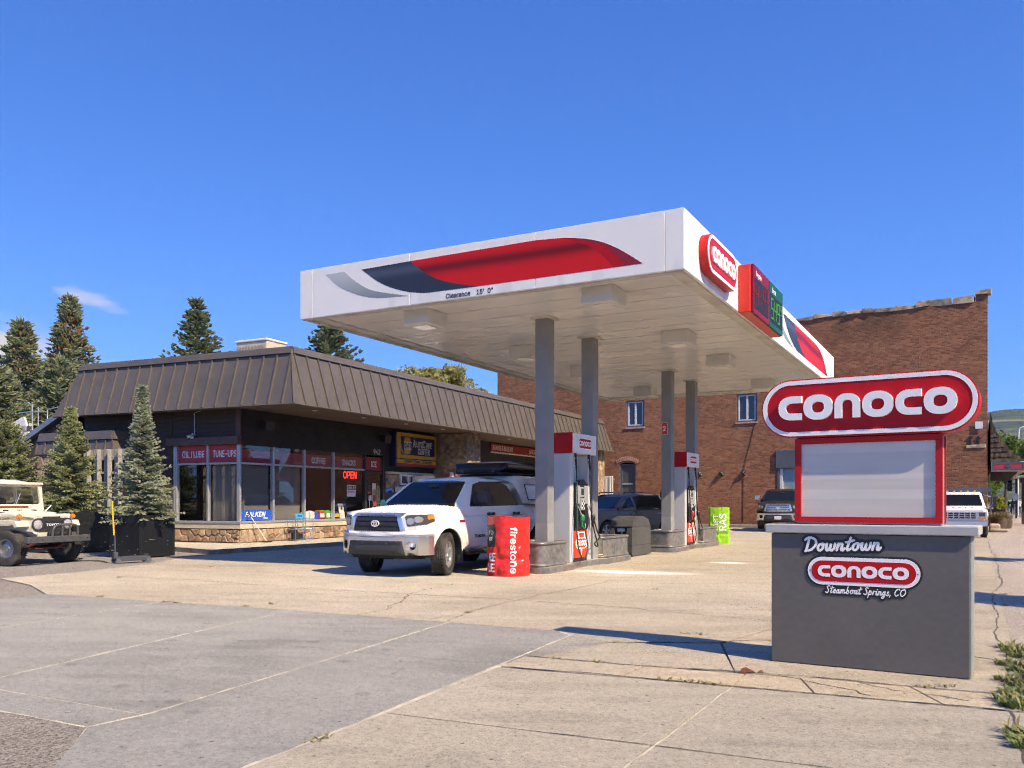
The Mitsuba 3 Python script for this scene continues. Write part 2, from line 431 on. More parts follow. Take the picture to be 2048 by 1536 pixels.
def tufts(centres, n, h, spread, seed):
    r = np.random.default_rng(seed); V, Fc = [], []
    for (x, y) in centres:
        for k in range(n):
            a = r.random() * 6.283; rad = spread * math.sqrt(r.random())
            bx, by = x + rad * math.cos(a) * 1.4, y + rad * math.sin(a)
            hh = h * (.4 + r.random()); le = a + r.normal(0, .8); w = .003 + .006 * r.random()
            tip = (bx + math.cos(le) * hh * 1.1, by + math.sin(le) * hh * 1.1, hh)
            c, s = math.cos(le + 1.57) * w, math.sin(le + 1.57) * w
            i = len(V)
            V += [(bx - c, by - s, .001), (bx + c, by + s, .001), ((bx + tip[0]) / 2 + c, (by + tip[1]) / 2 + s, hh * .75), ((bx + tip[0]) / 2 - c, (by + tip[1]) / 2 - s, hh * .75), tip]
            Fc += [(i, i + 1, i + 2), (i, i + 2, i + 3), (i + 3, i + 2, i + 4)]
    return trimesh.Trimesh(np.array(V), np.array(Fc), process=False)


wc = [(.27, 9.5), (.30, 9.25), (.34, 9.0), (.24, 8.5), (.32, 8.25), (.38, 8.05), (.22, 7.75), (.30, 7.55), (.36, 7.4), (.24, 7.25), (.27, 7.0), (.20, 6.95), (.22, 6.8), (.27, 6.75), (.25, 6.0), (.24, 5.85), (.27, 5.7)]
solid('dry_weeds', tufts([(a + .03, b + .05) for a, b in wc], 30, .06, .09, 13), 'weed_dry', 'dry straw coloured stems among the green weeds', 'weeds', kind='stuff')
solid('weeds', tufts(wc, 90, .04, .075, 3), 'weed', 'green weeds in the crack right of the sign base', 'weeds', kind='stuff')
wc2 = [(-2.0, 6.53), (-1.9, 6.53), (-1.78, 6.54), (-2.15, 6.52), (-3.43, 3.86), (-3.42, 3.95), (-.22, 7.3), (-.35, 7.2), (-2.55, 8.93), (-2.75, 8.9), (-5.66, 9.3), (-8.5, 8.8), (-8.6, 8.42), (-11.4, 8.27), (-10, 8.3), (-9.8, 8.3), (-14.0, 10.55), (-14.6, 13.3), (-4.55, 13.2), (-3.3, 6.92), (-2.9, 6.95), (.35, 18), (.33, 13.4), (.36, 15)]
solid('crack_grass', tufts(wc2, 16, .018, .05, 4), 'weed_dry', 'sparse dry grass in the concrete joints', 'grass', kind='stuff')

# ---------------------------------------------------------------- canopy
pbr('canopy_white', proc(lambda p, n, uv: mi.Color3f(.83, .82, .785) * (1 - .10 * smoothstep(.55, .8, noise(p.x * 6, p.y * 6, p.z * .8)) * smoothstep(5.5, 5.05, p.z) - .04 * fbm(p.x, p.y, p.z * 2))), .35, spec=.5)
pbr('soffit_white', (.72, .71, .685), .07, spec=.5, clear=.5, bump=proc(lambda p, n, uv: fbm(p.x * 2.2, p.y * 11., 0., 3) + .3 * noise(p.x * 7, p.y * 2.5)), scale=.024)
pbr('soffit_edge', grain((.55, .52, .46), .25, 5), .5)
pbr('light_box', grain((.66, .64, .59), .1, 5), .4)
pbr('lens', (.75, .74, .70), .15)
pbr('col_grey', grain((.235, .238, .24), .12, 5), .45)
pbr('col_lower', grain((.28, .283, .285), .14, 9), .45)
pbr('red_gloss', (.50, .012, .014), .4, spec=.3, clear=.15)
pbr('red_deep', (.44, .008, .012), .45, spec=.25)
pbr('red_bright', (.62, .03, .015), .35)
pbr('maroon', (.26, .012, .018), .35)
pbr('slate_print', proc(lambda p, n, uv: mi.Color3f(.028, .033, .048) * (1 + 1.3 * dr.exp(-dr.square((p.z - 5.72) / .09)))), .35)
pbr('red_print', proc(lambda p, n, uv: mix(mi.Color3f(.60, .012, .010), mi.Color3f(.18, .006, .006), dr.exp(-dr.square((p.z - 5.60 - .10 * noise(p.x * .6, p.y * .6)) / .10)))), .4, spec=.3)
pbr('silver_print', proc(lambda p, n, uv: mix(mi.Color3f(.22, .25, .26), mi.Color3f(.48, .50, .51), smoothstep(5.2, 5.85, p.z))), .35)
pbr('black_paint', (.015, .015, .016), .4)
pbr('white_paint', (.82, .82, .82), .4)
pbr('led_off', (.02, .022, .03), .5, spec=.2)
pbr('green_board', (.01, .10, .08), .5, spec=.2)
pbr('plum_board', (.20, .010, .035), .5, spec=.2)
scene['led_red'] = {'type': 'twosided', 'bsdf': {'type': 'diffuse', 'reflectance': C(.30, .015, .02)}}
scene['led_green'] = {'type': 'twosided', 'bsdf': {'type': 'diffuse', 'reflectance': C(.07, .42, .06)}}

X0, X1, Y0, Y1, ZB, ZT = -11.92, -4.03, 13.11, 29.05, 5.05, 6.01
can = Thing('fuel_canopy', 'flat white fuel canopy with red and slate swoosh fascia on four grey columns', 'canopy')


def fascia(along, o, ux, L, cuts):
    """fascia panels, 60 mm deep, with open joints"""
    e = [0] + cuts + [L]
    for a, b in zip(e[:-1], e[1:]):
        can.p('fascia_panel', box(a + .004, b - .004, 0, ZT - ZB, -.06, 0, .006), 'canopy_white', world=True, T=None) if False else can.p('fascia_panel', mv(box(a + .006, b - .006, 0, ZT - ZB, -.06, 0, .006), mat(o, ux, (0, 0, 1))), 'canopy_white')


FA = mat((X0, Y0, ZB), (1, 0, 0), (0, 0, 1))          # front, outward -y
FB = mat((X1, Y0, ZB), (0, 1, 0), (0, 0, 1))          # street side, outward +x
fascia(0, (X0, Y0, ZB), (1, 0, 0), X1 - X0, [.33, 2.67, 5.28, 7.57])
fascia(0, (X1, Y0 + .061, ZB), (0, 1, 0), Y1 - Y0 - .122, [.33, 3.4, 7.6, 11.6, 15.5])
fascia(0, (X0, Y1 - .061, ZB), (0, -1, 0), Y1 - Y0 - .122, [4, 8, 12])
fascia(0, (X1, Y1, ZB), (-1, 0, 0), X1 - X0, [2.6, 5.2])
# soffit: pans 0.406 m wide running across, with an edge tray
n = 38; w_ = (Y1 - Y0 - .80) / n
for i in range(n):
    a = Y0 + .40 + i * w_
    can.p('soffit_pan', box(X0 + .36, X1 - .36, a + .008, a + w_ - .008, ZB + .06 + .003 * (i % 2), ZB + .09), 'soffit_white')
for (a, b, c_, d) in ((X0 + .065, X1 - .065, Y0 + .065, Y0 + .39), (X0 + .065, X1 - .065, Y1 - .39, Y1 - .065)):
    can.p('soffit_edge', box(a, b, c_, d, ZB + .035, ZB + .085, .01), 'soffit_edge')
for (a, b) in ((X0 + .065, X0 + .35), (X1 - .35, X1 - .065)):
    can.p('soffit_edge', box(a, b, Y0 + .395, Y1 - .395, ZB + .035, ZB + .085, .01), 'soffit_edge')
can.p('roof_deck', box(X0 + .07, X1 - .07, Y0 + .07, Y1 - .07, ZT - .25, ZT - .18), 'soffit_edge')
can.p('gutter_lip', cat([box(X0 + .02, X1 - .02, Y0 + .062, Y0 + .08, ZB - .02, ZB + .03), box(X1 - .08, X1 - .062, Y0 + .062, Y1 - .062, ZB - .02, ZB + .03), box(X0 + .062, X0 + .08, Y0 + .062, Y1 - .062, ZB - .02, ZB + .03)]), 'soffit_edge')
for (lx, ly) in [(x, y) for x in (-9.5, -5.74) for y in (13.98, 18.25, 21.75, 26.65)]:
    k = can.p('light_box', box(lx - .3, lx + .3, ly - .32, ly + .32, ZB - .23, ZB + .062, .02), 'light_box')
    can.p('lens', box(lx - .17, lx + .17, ly - .2, ly + .2, ZB - .245, ZB - .231, .005), 'lens', of=k)
COLS = [(-7.69, 15.59), (-7.69, 17.89), (-7.69, 23.45), (-7.69, 25.75)]
for (cx, cy) in COLS:
    k = can.p('column', box(cx - .145, cx + .145, cy - .145, cy + .145, .10, ZB + .055, .012), 'col_grey')
    can.p('collar', box(cx - .22, cx + .22, cy - .22, cy + .22, ZB + .03, ZB + .058), 'soffit_edge', of=k)
    can.p('kick_band', box(cx - .148, cx + .148, cy - .148, cy + .148, .10, .985, .012), 'col_lower', of=k)


def graphic(M, s, off=.006):
    """the swoosh print as thin vinyl sheets; s scales it along the fascia"""
    sm = lambda pts: [(x * s, y) for x, y in pts]
    lo = curve([(1.55, .8), (1.98, .5), (2.45, .3), (2.88, .2), (3.12, .18)], 20).tolist()
    mid = curve([(2.67, .81), (3.04, .54), (3.45, .34), (4.12, .17)], 16).tolist()
    top = curve([(5.28, .82), (5.87, .775), (6.38, .66), (6.78, .47), (7.21, .17)], 24).tolist()
    t1 = curve([(5.77, .785), (6.25, .59), (6.52, .38), (6.7, .17)], 16).tolist()
    t2 = curve([(5.98, .755), (6.52, .56), (6.71, .40), (6.91, .17)], 16).tolist()
    sil = curve([(1.13, .81), (1.44, .57), (1.84, .36), (2.65, .17)], 16).tolist() + curve([(2.65, .17), (1.76, .24), (1.07, .5), (.67, .81)], 16).tolist()
    dark = P2(sm(lo + [(4.12, .17)] + mid[::-1])).buffer(0)
    red = P2(sm(mid + [(7.21, .17)] + top[::-1])).buffer(0)
    tail = red.intersection(P2(sm(t1 + [(8, .17), (8, 1), (5.77, 1)])).buffer(0))
    tail2 = tail.intersection(P2(sm(t2 + [(8, .17), (8, 1), (5.98, 1)])).buffer(0))
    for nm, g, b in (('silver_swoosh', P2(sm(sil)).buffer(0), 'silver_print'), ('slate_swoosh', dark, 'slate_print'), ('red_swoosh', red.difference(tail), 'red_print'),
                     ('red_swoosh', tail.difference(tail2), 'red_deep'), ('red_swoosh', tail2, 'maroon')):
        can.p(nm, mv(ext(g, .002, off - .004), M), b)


graphic(FA, 1.0)
M2 = mat((X1, 19.02, ZB), (0, 1, 0), (0, 0, 1))
graphic(M2, 1.2)
can.p('clearance_lettering', mv(text('Clearance', .085, .003, True, .93, center=False), FA @ mat((3.46, .028, .002), (1, 0, 0), (0, 1, 0))), 'black_paint')
can.p('clearance_lettering', mv(text("15'", .085, .003, True, .93, center=False), FA @ mat((4.10, .028, .002), (1, 0, 0), (0, 1, 0))), 'black_paint')
can.p('clearance_lettering', mv(text('0"', .085, .003, True, .93, center=False), FA @ mat((4.33, .028, .002), (1, 0, 0), (0, 1, 0))), 'black_paint')


# ---------------------------------------------------------------- rounded sign lettering
def logo_letters(H):
    """c o n o c o as shapely shapes, cap height H, centred"""
    st = .285
    def ell(a, b): return sa.scale(sg.Point(0, 0).buffer(1, quad_segs=16), a, b)
    def sup(a, b, k=2.35):
        t = np.linspace(0, 2 * np.pi, 64, endpoint=False)
        return P2(np.c_[a * np.sign(np.cos(t)) * np.abs(np.cos(t)) ** (2 / k), b * np.sign(np.sin(t)) * np.abs(np.sin(t)) ** (2 / k)])
    o = sup(.575, .52).difference(sup(.245, .225))
    c = sa.translate(sup(.56, .5), .08).union(sg.box(.08, -.5, .46, .5)).intersection(sg.box(-1, -1, .46, 1)).difference(sa.translate(sup(.26, .215), .08).union(sg.box(.08, -.215, 1, .215)))
    nn = sup(.49, .5).union(sg.box(-.49, -.5, .49, 0)).difference(sup(.2, .235).union(sg.box(-.2, -1, .2, 0)))
    seq = [(c, -.48, .46), (o, -.575, .575), (nn, -.49, .49), (o, -.575, .575), (c, -.48, .46), (o, -.575, .575)]
    x = 0; out = []
    for g, a, b in seq:
        out.append(sa.translate(g, x - a)); x += b - a + .075
    W = x - .075
    return [sa.scale(sa.translate(g, -W / 2), H, H, origin=(0, 0)) for g in out], W * H


def logo_plate(t, M, w, h, lh, depth, of=None, body='red_gloss', raise_=.02, ring=None, recess=0.0, lw=None):
    """pill sign: body, white ring, red field, raised letters. M: centre of its front face"""
    ring = ring or h * .085
    m_ = h * .022
    k = t.p('sign_body', mv(ext(stadium(w, h).difference(stadium(w - 2 * m_, h - 2 * m_)) if recess else stadium(w, h), depth, -depth), M), body, of=of, smooth=35)
    t.p('red_field', mv(ext(stadium(w - 2 * m_ - 2 * ring + .002, h - 2 * m_ - 2 * ring + .002), .006, -recess), M), 'red_field', of=k if of is None else of)
    t.p('white_ring', mv(ext(stadium(w - 2 * m_ - .001, h - 2 * m_ - .001).difference(stadium(w - 2 * m_ - 2 * ring, h - 2 * m_ - 2 * ring)), .012 + recess, -recess), M), 'white_paint', of=k if of is None else of, smooth=35)
    if recess:
        t.p('back_panel', mv(ext(stadium(w - 2 * m_ - .002, h - 2 * m_ - .002), .02, -depth + .01), M), body, of=k if of is None else of)
    L, W = logo_letters(lh)
    s = (lw / W) if lw else 1.0
    for g in L:
        t.p('letter', mv(ext(sa.scale(g, s, 1, origin=(0, 0)), raise_ + recess, -recess + .004), M), 'white_paint', of=k if of is None else of, smooth=35)
    return k


pbr('red_field', (.46, .006, .010), .4, spec=.25, clear=.1)
lg = Thing('fascia_logo_sign', 'red pill shaped logo sign on the sunlit street side of the canopy', 'sign')
ML = mat((X1 + .15, 14.86, ZB + .48), (0, 1, 0), (0, 0, 1))
logo_plate(lg, ML, 1.98, .66, .26, .145, raise_=.03, lw=1.50)

# price board
pr = Thing('price_board', 'double fuel price board in plum and green on the canopy edge', 'sign')
pr.p('cabinet', box(X1 + .005, X1 + .23, 16.53, 19.40, ZB - .03, ZB + .88, .01), 'red_bright')
for nm, y0, y1, b, led, digits, word in (('regular_panel', 16.58, 17.96, 'plum_board', 'led_red', '4.49', 'Regular'), ('diesel_panel', 18.0, 19.37, 'green_board', 'led_green', '5.49', 'Diesel')):
    M = mat((X1 + .23, (y0 + y1) / 2, ZB + .43), (0, 1, 0), (0, 0, 1))
    hw = (y1 - y0) / 2
    k = pr.p(nm, mv(ext(rrect(-hw, hw, -.46, .46, .02), .05, .001), M), b)
    pr.p('display', mv(ext(rrect(-hw + .1, hw - .1, -.36, .22, .01), .008, .048), M), 'led_off', of=k)
    pr.p('word', mv(text(word, .10, .004), M @ mat((-hw + .45, .32, .052), (1, 0, 0), (0, 1, 0))), 'white_paint', of=k)
    seg = {'a': (0, .2, .2, .03), 'b': (.1, .1, .03, .19), 'c': (.1, -.1, .03, .19), 'd': (0, -.2, .2, .03), 'e': (-.1, -.1, .03, .19), 'f': (-.1, .1, .03, .19), 'g': (0, 0, .2, .03)}
    on = {'4': 'fgbc', '9': 'abcdfg', '5': 'afgcd'}
    x = -hw + .26; sh = []
    for c in digits:
        if c == '.':
            sh.append(box(x - .13, x - .10, -.29, -.26, 0, .004)); continue
        for q in on[c]:
            a, b_, w, h = seg[q]; sh.append(box(x + a - w / 2 + 0, x + a + w / 2, -.07 + b_ - h / 2, -.07 + b_ + h / 2, 0, .004))
        x += .32
    for q in '9':
        for qq in on[q]:
            a, b_, w, h = seg[qq]; sh.append(box(x - .08 + a * .5 - w / 4, x - .08 + a * .5 + w / 4, .05 + b_ * .5 - h / 4, .05 + b_ * .5 + h / 4, 0, .004))
    pr.p('digits', mv(cat(sh), M @ mat((0, 0, .0565), (1, 0, 0), (0, 1, 0))), led, of=k)

# ---------------------------------------------------------------- fuel islands
pbr('steel_guard', grain((.23, .225, .22), .5, 14, dirt=(.20, .13, .09), f2=3.), .42, metal=.35)
pbr('island_concrete', grain((.36, .32, .26), .35, 16), .9)
pbr('pump_grey', (.52, .53, .55), .35)
pbr('pump_silver', (.55, .56, .57), .3, metal=.5)
pbr('pump_black', (.02, .02, .022), .4)
pbr('valance_white', (.74, .75, .76), .3)
pbr('screen', (.03, .04, .05), .1, clear=1.)
pbr('hose_black', (.018, .018, .018), .5)
pbr('hose_green', (.012, .07, .045), .5)
pbr('nozzle_green', (.02, .22, .08), .4)
pbr('nozzle_red', (.50, .03, .03), .4)
pbr('tag_yellow', (.75, .55, .03), .5)
pbr('orange_red', (.66, .055, .02), .45)


def guard(y0, y1, sgn, t, x0=-8.22, x1=-7.42):
    """U-shaped steel guard; sgn -1: closed end towards low y"""
    r = .17
    def U(w, ext_):
        outer_ = rrect(x0, x1, y0, y1, r, 8)
        inner = rrect(x0 + w, x1 - w, y0 + w, y1 - w, max(r - w, .02), 8)
        cut = sg.box(x0 + w, y1 - r - .05, x1 - w, y1 + 1) if sgn < 0 else sg.box(x0 + w, y0 - 1, x1 - w, y0 + r + .05)
        return outer_.difference(inner).difference(cut)
    k = t.p('bumper_guard', ext(U(.035, 0), .47, .125), 'steel_guard', smooth=40)
    for z in (.16, .585):
        pts = []
        g = rrect(x0 - .004, x1 + .004, y0 - .004, y1 + .004, r, 8).exterior.coords
        t.p('roll_bar', tube([(a, b, z) for a, b in g], .03, 8), 'steel_guard', of=k, smooth=50)
    return k


def island(dy, idx, lab):
    t = Thing('fuel_island', lab, 'fuel island', group=None)
    y0, y1 = 14.93 + dy, 19.75 + dy
    a = rrect(-8.30, -7.34, y0, y0 + 1.55, .22, 8).union(rrect(-8.30, -7.34, y1 - 1.9, y1, .22, 8)).union(sg.box(-8.12, y0 + 1, -7.46, y1 - 1))
    t.p('base_curb', ext(a, .118), 'steel_guard', smooth=40)
    t.p('concrete_top', ext(a.buffer(-.05), .008, .1185), 'island_concrete')
    guard(y0 + .05, y0 + 1.22, -1, t); guard(y1 - 1.72, y1 - .06, 1, t)
    return t


island(0, 0, 'nearer raised fuel island with curved steel guards')
island(8.05, 1, 'farther raised fuel island with curved steel guards')


def dispenser(dy, near, lab):
    t = Thing('fuel_dispenser', lab, 'fuel pump')
    ya, yb, xa, xb = 16.42 + dy, 17.52 + dy, -8.05, -7.50
    zb = .127
    # side columns and back
    for a, b in ((ya, ya + .17), (yb - .19, yb)):
        t.p('cabinet_side', box(xa, xb, a, b, zb, 2.43, .015), 'pump_grey')
    t.p('cabinet_core', box(xa + .03, xb - .05, ya + .172, yb - .192, zb, 1.75, .01), 'pump_black')
    t.p('upper_panel', box(xa + .12, xb - .22, ya + .172, yb - .192, 1.76, 2.42, .01), 'pump_grey')
    # valance with pill logo
    v = t.p('valance', box(-8.0, -7.46, 16.55 + dy - .12, 17.72 + dy, 2.435, 2.86, .012), 'valance_white')
    t.p('valance_end', box(-8.004, -7.456, 16.55 + dy - .135, 16.55 + dy - .10, 2.43, 2.865, .006), 'red_deep', of=v)
    MV = mat((-7.458, 17.10 + dy, 2.655), (0, 1, 0), (0, 0, 1))
    L, W = logo_letters(.105)
    t.p('pill_border', mv(ext(stadium(.74, .25), .006), MV), 'white_paint', of=v)
    t.p('pill', mv(ext(stadium(.69, .20), .009), MV), 'red_field', of=v)
    t.p('lettering', mv(cat([ext(g, .012) for g in L]), MV), 'white_paint', of=v)
    # face towards the street: frame, screens, keypad
    f = xb - .048
    ym = (ya + yb) / 2
    M = mat((f, ym, 0), (0, 1, 0), (0, 0, 1))     # local: x along +y, y up, z out
    t.p('face_frame', mv(ext(rrect(-.33, .33, .80, 1.80, .03).difference(sg.box(-.1, .95, .1, 1.7)), .06), M), 'pump_black')
    for s in (-1, 1):
        t.p('side_panel', mv(box(s * .215 - .09, s * .215 + .09, 1.36, 1.75, .061, .085, .01), M), 'pump_silver')
        t.p('nozzle_boot', mv(box(s * .215 - .09, s * .215 + .09, .84, 1.28, .061, .10, .02), M), 'pump_black')
    t.p('screen_bezel', mv(box(-.1, .1, 1.5, 1.72, .03, .085, .015), M), 'pump_silver')
    t.p('screen', mv(box(-.07, .07, 1.55, 1.69, .086, .09), M), 'screen')
    k = t.p('keypad', mv(box(-.1, .1, 1.22, 1.48, .03, .10, .015), M), 'pump_silver')
    for i in range(3):
        for j in range(4):
            t.p('key', mv(box(-.06 + i * .045, -.025 + i * .045, 1.25 + j * .05, 1.285 + j * .05, .10, .106), M), 'screen' if (i + j) % 2 else 'valance_white', of=k)
    for i in range(3):
        t.p('grade_button', mv(box(-.085 + i * .06, -.035 + i * .06, .98, 1.14, .03, .075, .006), M), ('valance_white', 'orange_red', 'tag_yellow')[i])
    t.p('rounded_top', mv(ext(sg.Point(0, 0).buffer(.17, quad_segs=12).intersection(sg.box(-1, 0, 1, 1)), .09), M @ mat((0, 1.79, 0), (1, 0, 0), (0, .55, 0), (0, 0, 1))), 'pump_black', smooth=40)
    # lower red door with logo
    d = t.p('lower_door', mv(box(-.34, .34, .20, .79, .0, .06, .012), M), 'orange_red')
    MD = M @ mat((0, .52, .061), (1, 0, 0), (0, 1, 0))
    L, W = logo_letters(.12)
    t.p('door_pill', mv(ext(stadium(.60, .24).difference(stadium(.55, .19)), .006), MD), 'white_paint', of=d)
    t.p('door_lettering', mv(cat([ext(sa.scale(g, .78, 1, origin=(0, 0)), .006) for g in L]), MD), 'white_paint', of=d)
    for q in ([(-.05, -.125), (.05, -.125), (0, -.32)], [(-.18, .125), (-.12, .125), (-.16, .26), (-.22, .26)], [(.18, .125), (.12, .125), (.16, .26), (.22, .26)], [(-.15, .215), (.15, .215), (.15, .24), (-.15, .24)]):
        t.p('door_ray', mv(ext(P2(q), .005), MD), 'white_paint', of=d)
    t.p('plinth', mv(box(-.33, .33, zb, .195, -.02, .04), M), 'pump_black')
    # hoses: from valance, loop down, up to nozzle
    for s, hm, nm in ((-1, 'hose_green' if near else 'hose_black', 'nozzle_green' if near else 'nozzle_red'), (1, 'hose_black', 'pump_black')):
        sw = -.42 if (s < 0 and near) else s * .30
        pts = [(s * .36, 2.43, .08), (s * .36, 2.2, .1), (sw if s > 0 else s * .40, 1.5, .14), (sw * 1.2, .9, .18), (s * .52 if near else s * .36, .45, .22), (s * .3, .20 if s < 0 else .5, .24), (s * .02 if s < 0 else .62, .42 if s < 0 else .62, .22), (s * .1 if s < 0 else .55, .75, .2), (s * .12 if s < 0 else .44, .98, .17)]
        h = t.p('hose', mv(tube(curve(pts, 48), .016, 8), M), hm, smooth=60)
        t.p('swivel', mv(cat([cyl((s * .36, 2.43, .08), (s * .36, 2.34, .085), .028), cyl((s * .36, 2.30, .088), (s * .36, 2.10, .11), .024)]), M), 'pump_black', of=h, smooth=40)
        nx = s * .16 if s < 0 else .42
        nz = t.p('nozzle', mv(cat([box(nx - .045, nx + .045, .98, 1.14, .10, .20, .03), cyl((nx, 1.12, .14), (nx - .10, 1.30, .10), .014), box(nx - .02, nx + .02, .86, 1.0, .12, .17, .015)]), M), nm, smooth=40)
        t.p('spout', mv(cyl((nx - .02, 1.10, .16), (nx - .12, 1.32, .10), .011), M), 'pump_silver', of=nz)
    if near:
        t.p('hang_tag', mv(box(.02, .12, .83, .93, .105, .108), M), 'tag_yellow')
    else:
        t.p('hang_tag', mv(box(-.12, -.02, .86, .95, .205, .208), M), 'tag_yellow')
    return t


dispenser(0, True, 'nearer fuel dispenser with green hose and green nozzle')
dispenser(8.05, False, 'farther fuel dispenser with black hoses and a red nozzle')
n2 = Thing('pump_number_sign', 'small red plate with a white 2 on the farther column', 'sign')
MN = mat((-7.834, 23.302, 3.46), (1, 0, 0), (0, 0, 1))
n2.p('plate_border', mv(box(-.0, .19, -.17, .17, 0, .012), MN), 'white_paint'); n2.p('plate', mv(box(.01, .18, -.16, .16, .012, .016), MN), 'red_bright')
n2.p('number', mv(text('2', .13, .003, True), MN @ mat((.095, 0, .0165), (1, 0, 0), (0, 1, 0))), 'white_paint')

# ---------------------------------------------------------------- station shop
pbr('brown_metal', grain((.125, .107, .090), .12, 3), .42, metal=.15)
pbr('dark_siding', proc(lambda p, n, uv: mi.Color3f(.055, .038, .032) * (.75 + .5 * fbm(p.x * 3, p.y * 3, p.z * 40, 3))), .75)
pbr('trim_brown', grain((.12, .072, .062), .25, 9), .7)
pbr('dark_wall', grain((.030, .024, .022), .3, 12), .7)
pbr('soffit_brown', grain((.13, .085, .065), .2, 4), .7)
pbr('aluminium', grain((.50, .51, .53), .1, 12), .35, metal=.5)
pbr('dark_frame', (.03, .03, .033), .35)
pbr('cream_sill', grain((.55, .48, .36), .15, 6), .6)
pbr('band_red', grain((.48, .045, .055), .08, 5), .4)
pbr('band_maroon', grain((.34, .03, .028), .12, 5), .4)
pbr('screen_mesh', grain((.16, .155, .145), .15, 60), .8)
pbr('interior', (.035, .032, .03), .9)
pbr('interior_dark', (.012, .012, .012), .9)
pbr('lettering_white', (.80, .79, .78), .5)
for i, c in enumerate(((.37, .245, .15), (.29, .20, .135), (.42, .31, .205), (.33, .24, .175))):
    pbr(f'stone{i}', grain(c, .75, 7, dirt=(.16, .10, .065), f2=4.), .92)
pbr('mortar', grain((.30, .24, .17), .4, 20), .95)
scene['pane_glass'] = {'type': 'thindielectric', 'int_ior': 1.36}
scene['neon_red'] = {'type': 'twosided', 'bsdf': {'type': 'diffuse', 'reflectance': C(.6, .03, .03)}}
pbr('grey_post', grain((.32, .305, .27), .15, 8), .7)
pbr('navy', (.018, .017, .075), .3, clear=.4)
pbr('amber_board', (.66, .34, .025), .35, clear=.3)
pbr('cream_letter', (.72, .68, .58), .5)
pbr('blue_banner', (.025, .10, .55), .45)
pbr('house_white', (.70, .69, .66), .45)
pbr('wire_blue', (.05, .22, .62), .4)
pbr('roof_gravel', grain((.20, .18, .16), .3, 10), .9)

S0 = np.array([-20.09, 19.417, 0.]); dR = np.array([-.0315, .9995, 0]); dL = np.array([-.9965, -.083, 0])
nR = np.array([.9995, .0315, 0]); nL = np.array([.083, -.9965, 0]); UP = (0, 0, 1)
MR = mat(S0, dR, UP)                 # x = along street side, y = up, z = out
ML_ = mat(S0, -dL, UP)               # x = -u (towards the corner), y = up, z = out
shop = Thing('shop_building', 'low brown station shop with standing seam mansard roof and stone base', 'building')
ZS = 4.30; EB = 4.25; ETOP = 5.93


def R(x0, x1, z0, z1, a, b, bev=0.): return mv(box(x0, x1, z0, z1, a, b, bev), MR)
def Lf(u0, u1, z0, z1, a, b, bev=0.): return mv(box(-u1, -u0, z0, z1, a, b, bev), ML_)


# solid core walls (behind glass is a real room)
wl = shop.p('street_wall', cat([R(-.02, 7.75, 3.19, ZS + .3, -.25, 0), R(-.0, 6.5, .10, .72, -.25, -.02)]), 'dark_wall')
shop.p('sidewall', cat([Lf(.0, 2.75, 3.44, ZS + .3, -.25, -.02), Lf(0.25, 2.75, .10, .72, -.25, -.02), Lf(2.75, 6.7, .1, ZS + .3, -.25, -.02)]), 'dark_wall')
sw = shop.p('siding', Lf(.0, .02, 3.45, ZS, -.02, .03), 'trim_brown')
for i in range(6):
    shop.p('siding_board', Lf(.03, 2.74, 3.45 + i * .142, 3.45 + i * .142 + .136, -.02, .012 + .004 * (i % 2)), 'dark_siding')
for i in range(29):
    shop.p('siding_board', Lf(2.76, 6.7, .13 + i * .142, .13 + i * .142 + .136, -.02, .012 + .004 * (i % 2)), 'dark_siding')
# stone base
def stones(t, M, w, h, n, seed, dep=(.02, .055), of=None, x0=0., y0=0., gap=.008):
    r = np.random.default_rng(seed)
    pts = np.c_[r.random(n) * w, r.random(n) * h]
    for _ in range(4):
        vor = shapely.voronoi_polygons(sg.MultiPoint(pts), extend_to=sg.box(-1, -1, w + 1, h + 1))
        cells = [g.intersection(sg.box(0, 0, w, h)) for g in vor.geoms]
        pts = np.array([[g.centroid.x, g.centroid.y] for g in cells if g.area > 1e-5]) * .7 + pts[:len([g for g in cells if g.area > 1e-5])] * 0 + np.array([[g.centroid.x, g.centroid.y] for g in cells if g.area > 1e-5]) * .3
    for i, g in enumerate(cells):
        g = g.buffer(-gap, join_style=2)
        if g.is_empty or g.area < .002: continue
        d = dep[0] + r.random() * (dep[1] - dep[0])
        a = np.array(g.exterior.coords)[:-1]
        mid = a.mean(0); jit = r.normal(0, .006, a.shape)
        P = np.vstack([np.c_[a, np.full(len(a), -.03)], np.c_[a + jit * .3, np.full(len(a), d * .45)], np.c_[mid + (a - mid) * (.72 + .12 * r.random()) + jit, d * (.8 + .35 * r.random(len(a)))]])
        P[:, 0] += x0; P[:, 1] += y0
        t.p('stone', mv(hull(P), M), f'stone{int(r.integers(0, 4))}', of=of)


shop.p('mortar_bed', cat([R(0, 6.48, .10, .55, -.02, .0), Lf(.0, 2.74, .10, .55, -.02, .0)]), 'mortar')
stones(shop, MR, 6.45, .41, 44, 3, x0=.03, y0=.135)
stones(shop, ML_, 2.70, .41, 22, 4, x0=-2.72, y0=.135, dep=(.03, .09))
shop.p('sill_band', cat([R(.0, 6.48, .56, .72, -.0, .06, .01), Lf(-.06, 2.74, .56, .72, -.0, .06, .01)]), 'cream_sill')
shop.p('sill_cap', cat([R(.0, 6.48, .723, .80, -.1, .085, .01), Lf(-.085, 2.74, .723, .80, -.1, .085, .01)]), 'aluminium')
shop.p('trim_board', Lf(-.05, 2.9, 3.20, 3.44, -.02, .16, .01), 'trim_brown')
shop.p('corner_board', cat([Lf(-.03, .14, 3.445, ZS, -.02, .035)]), 'trim_brown')

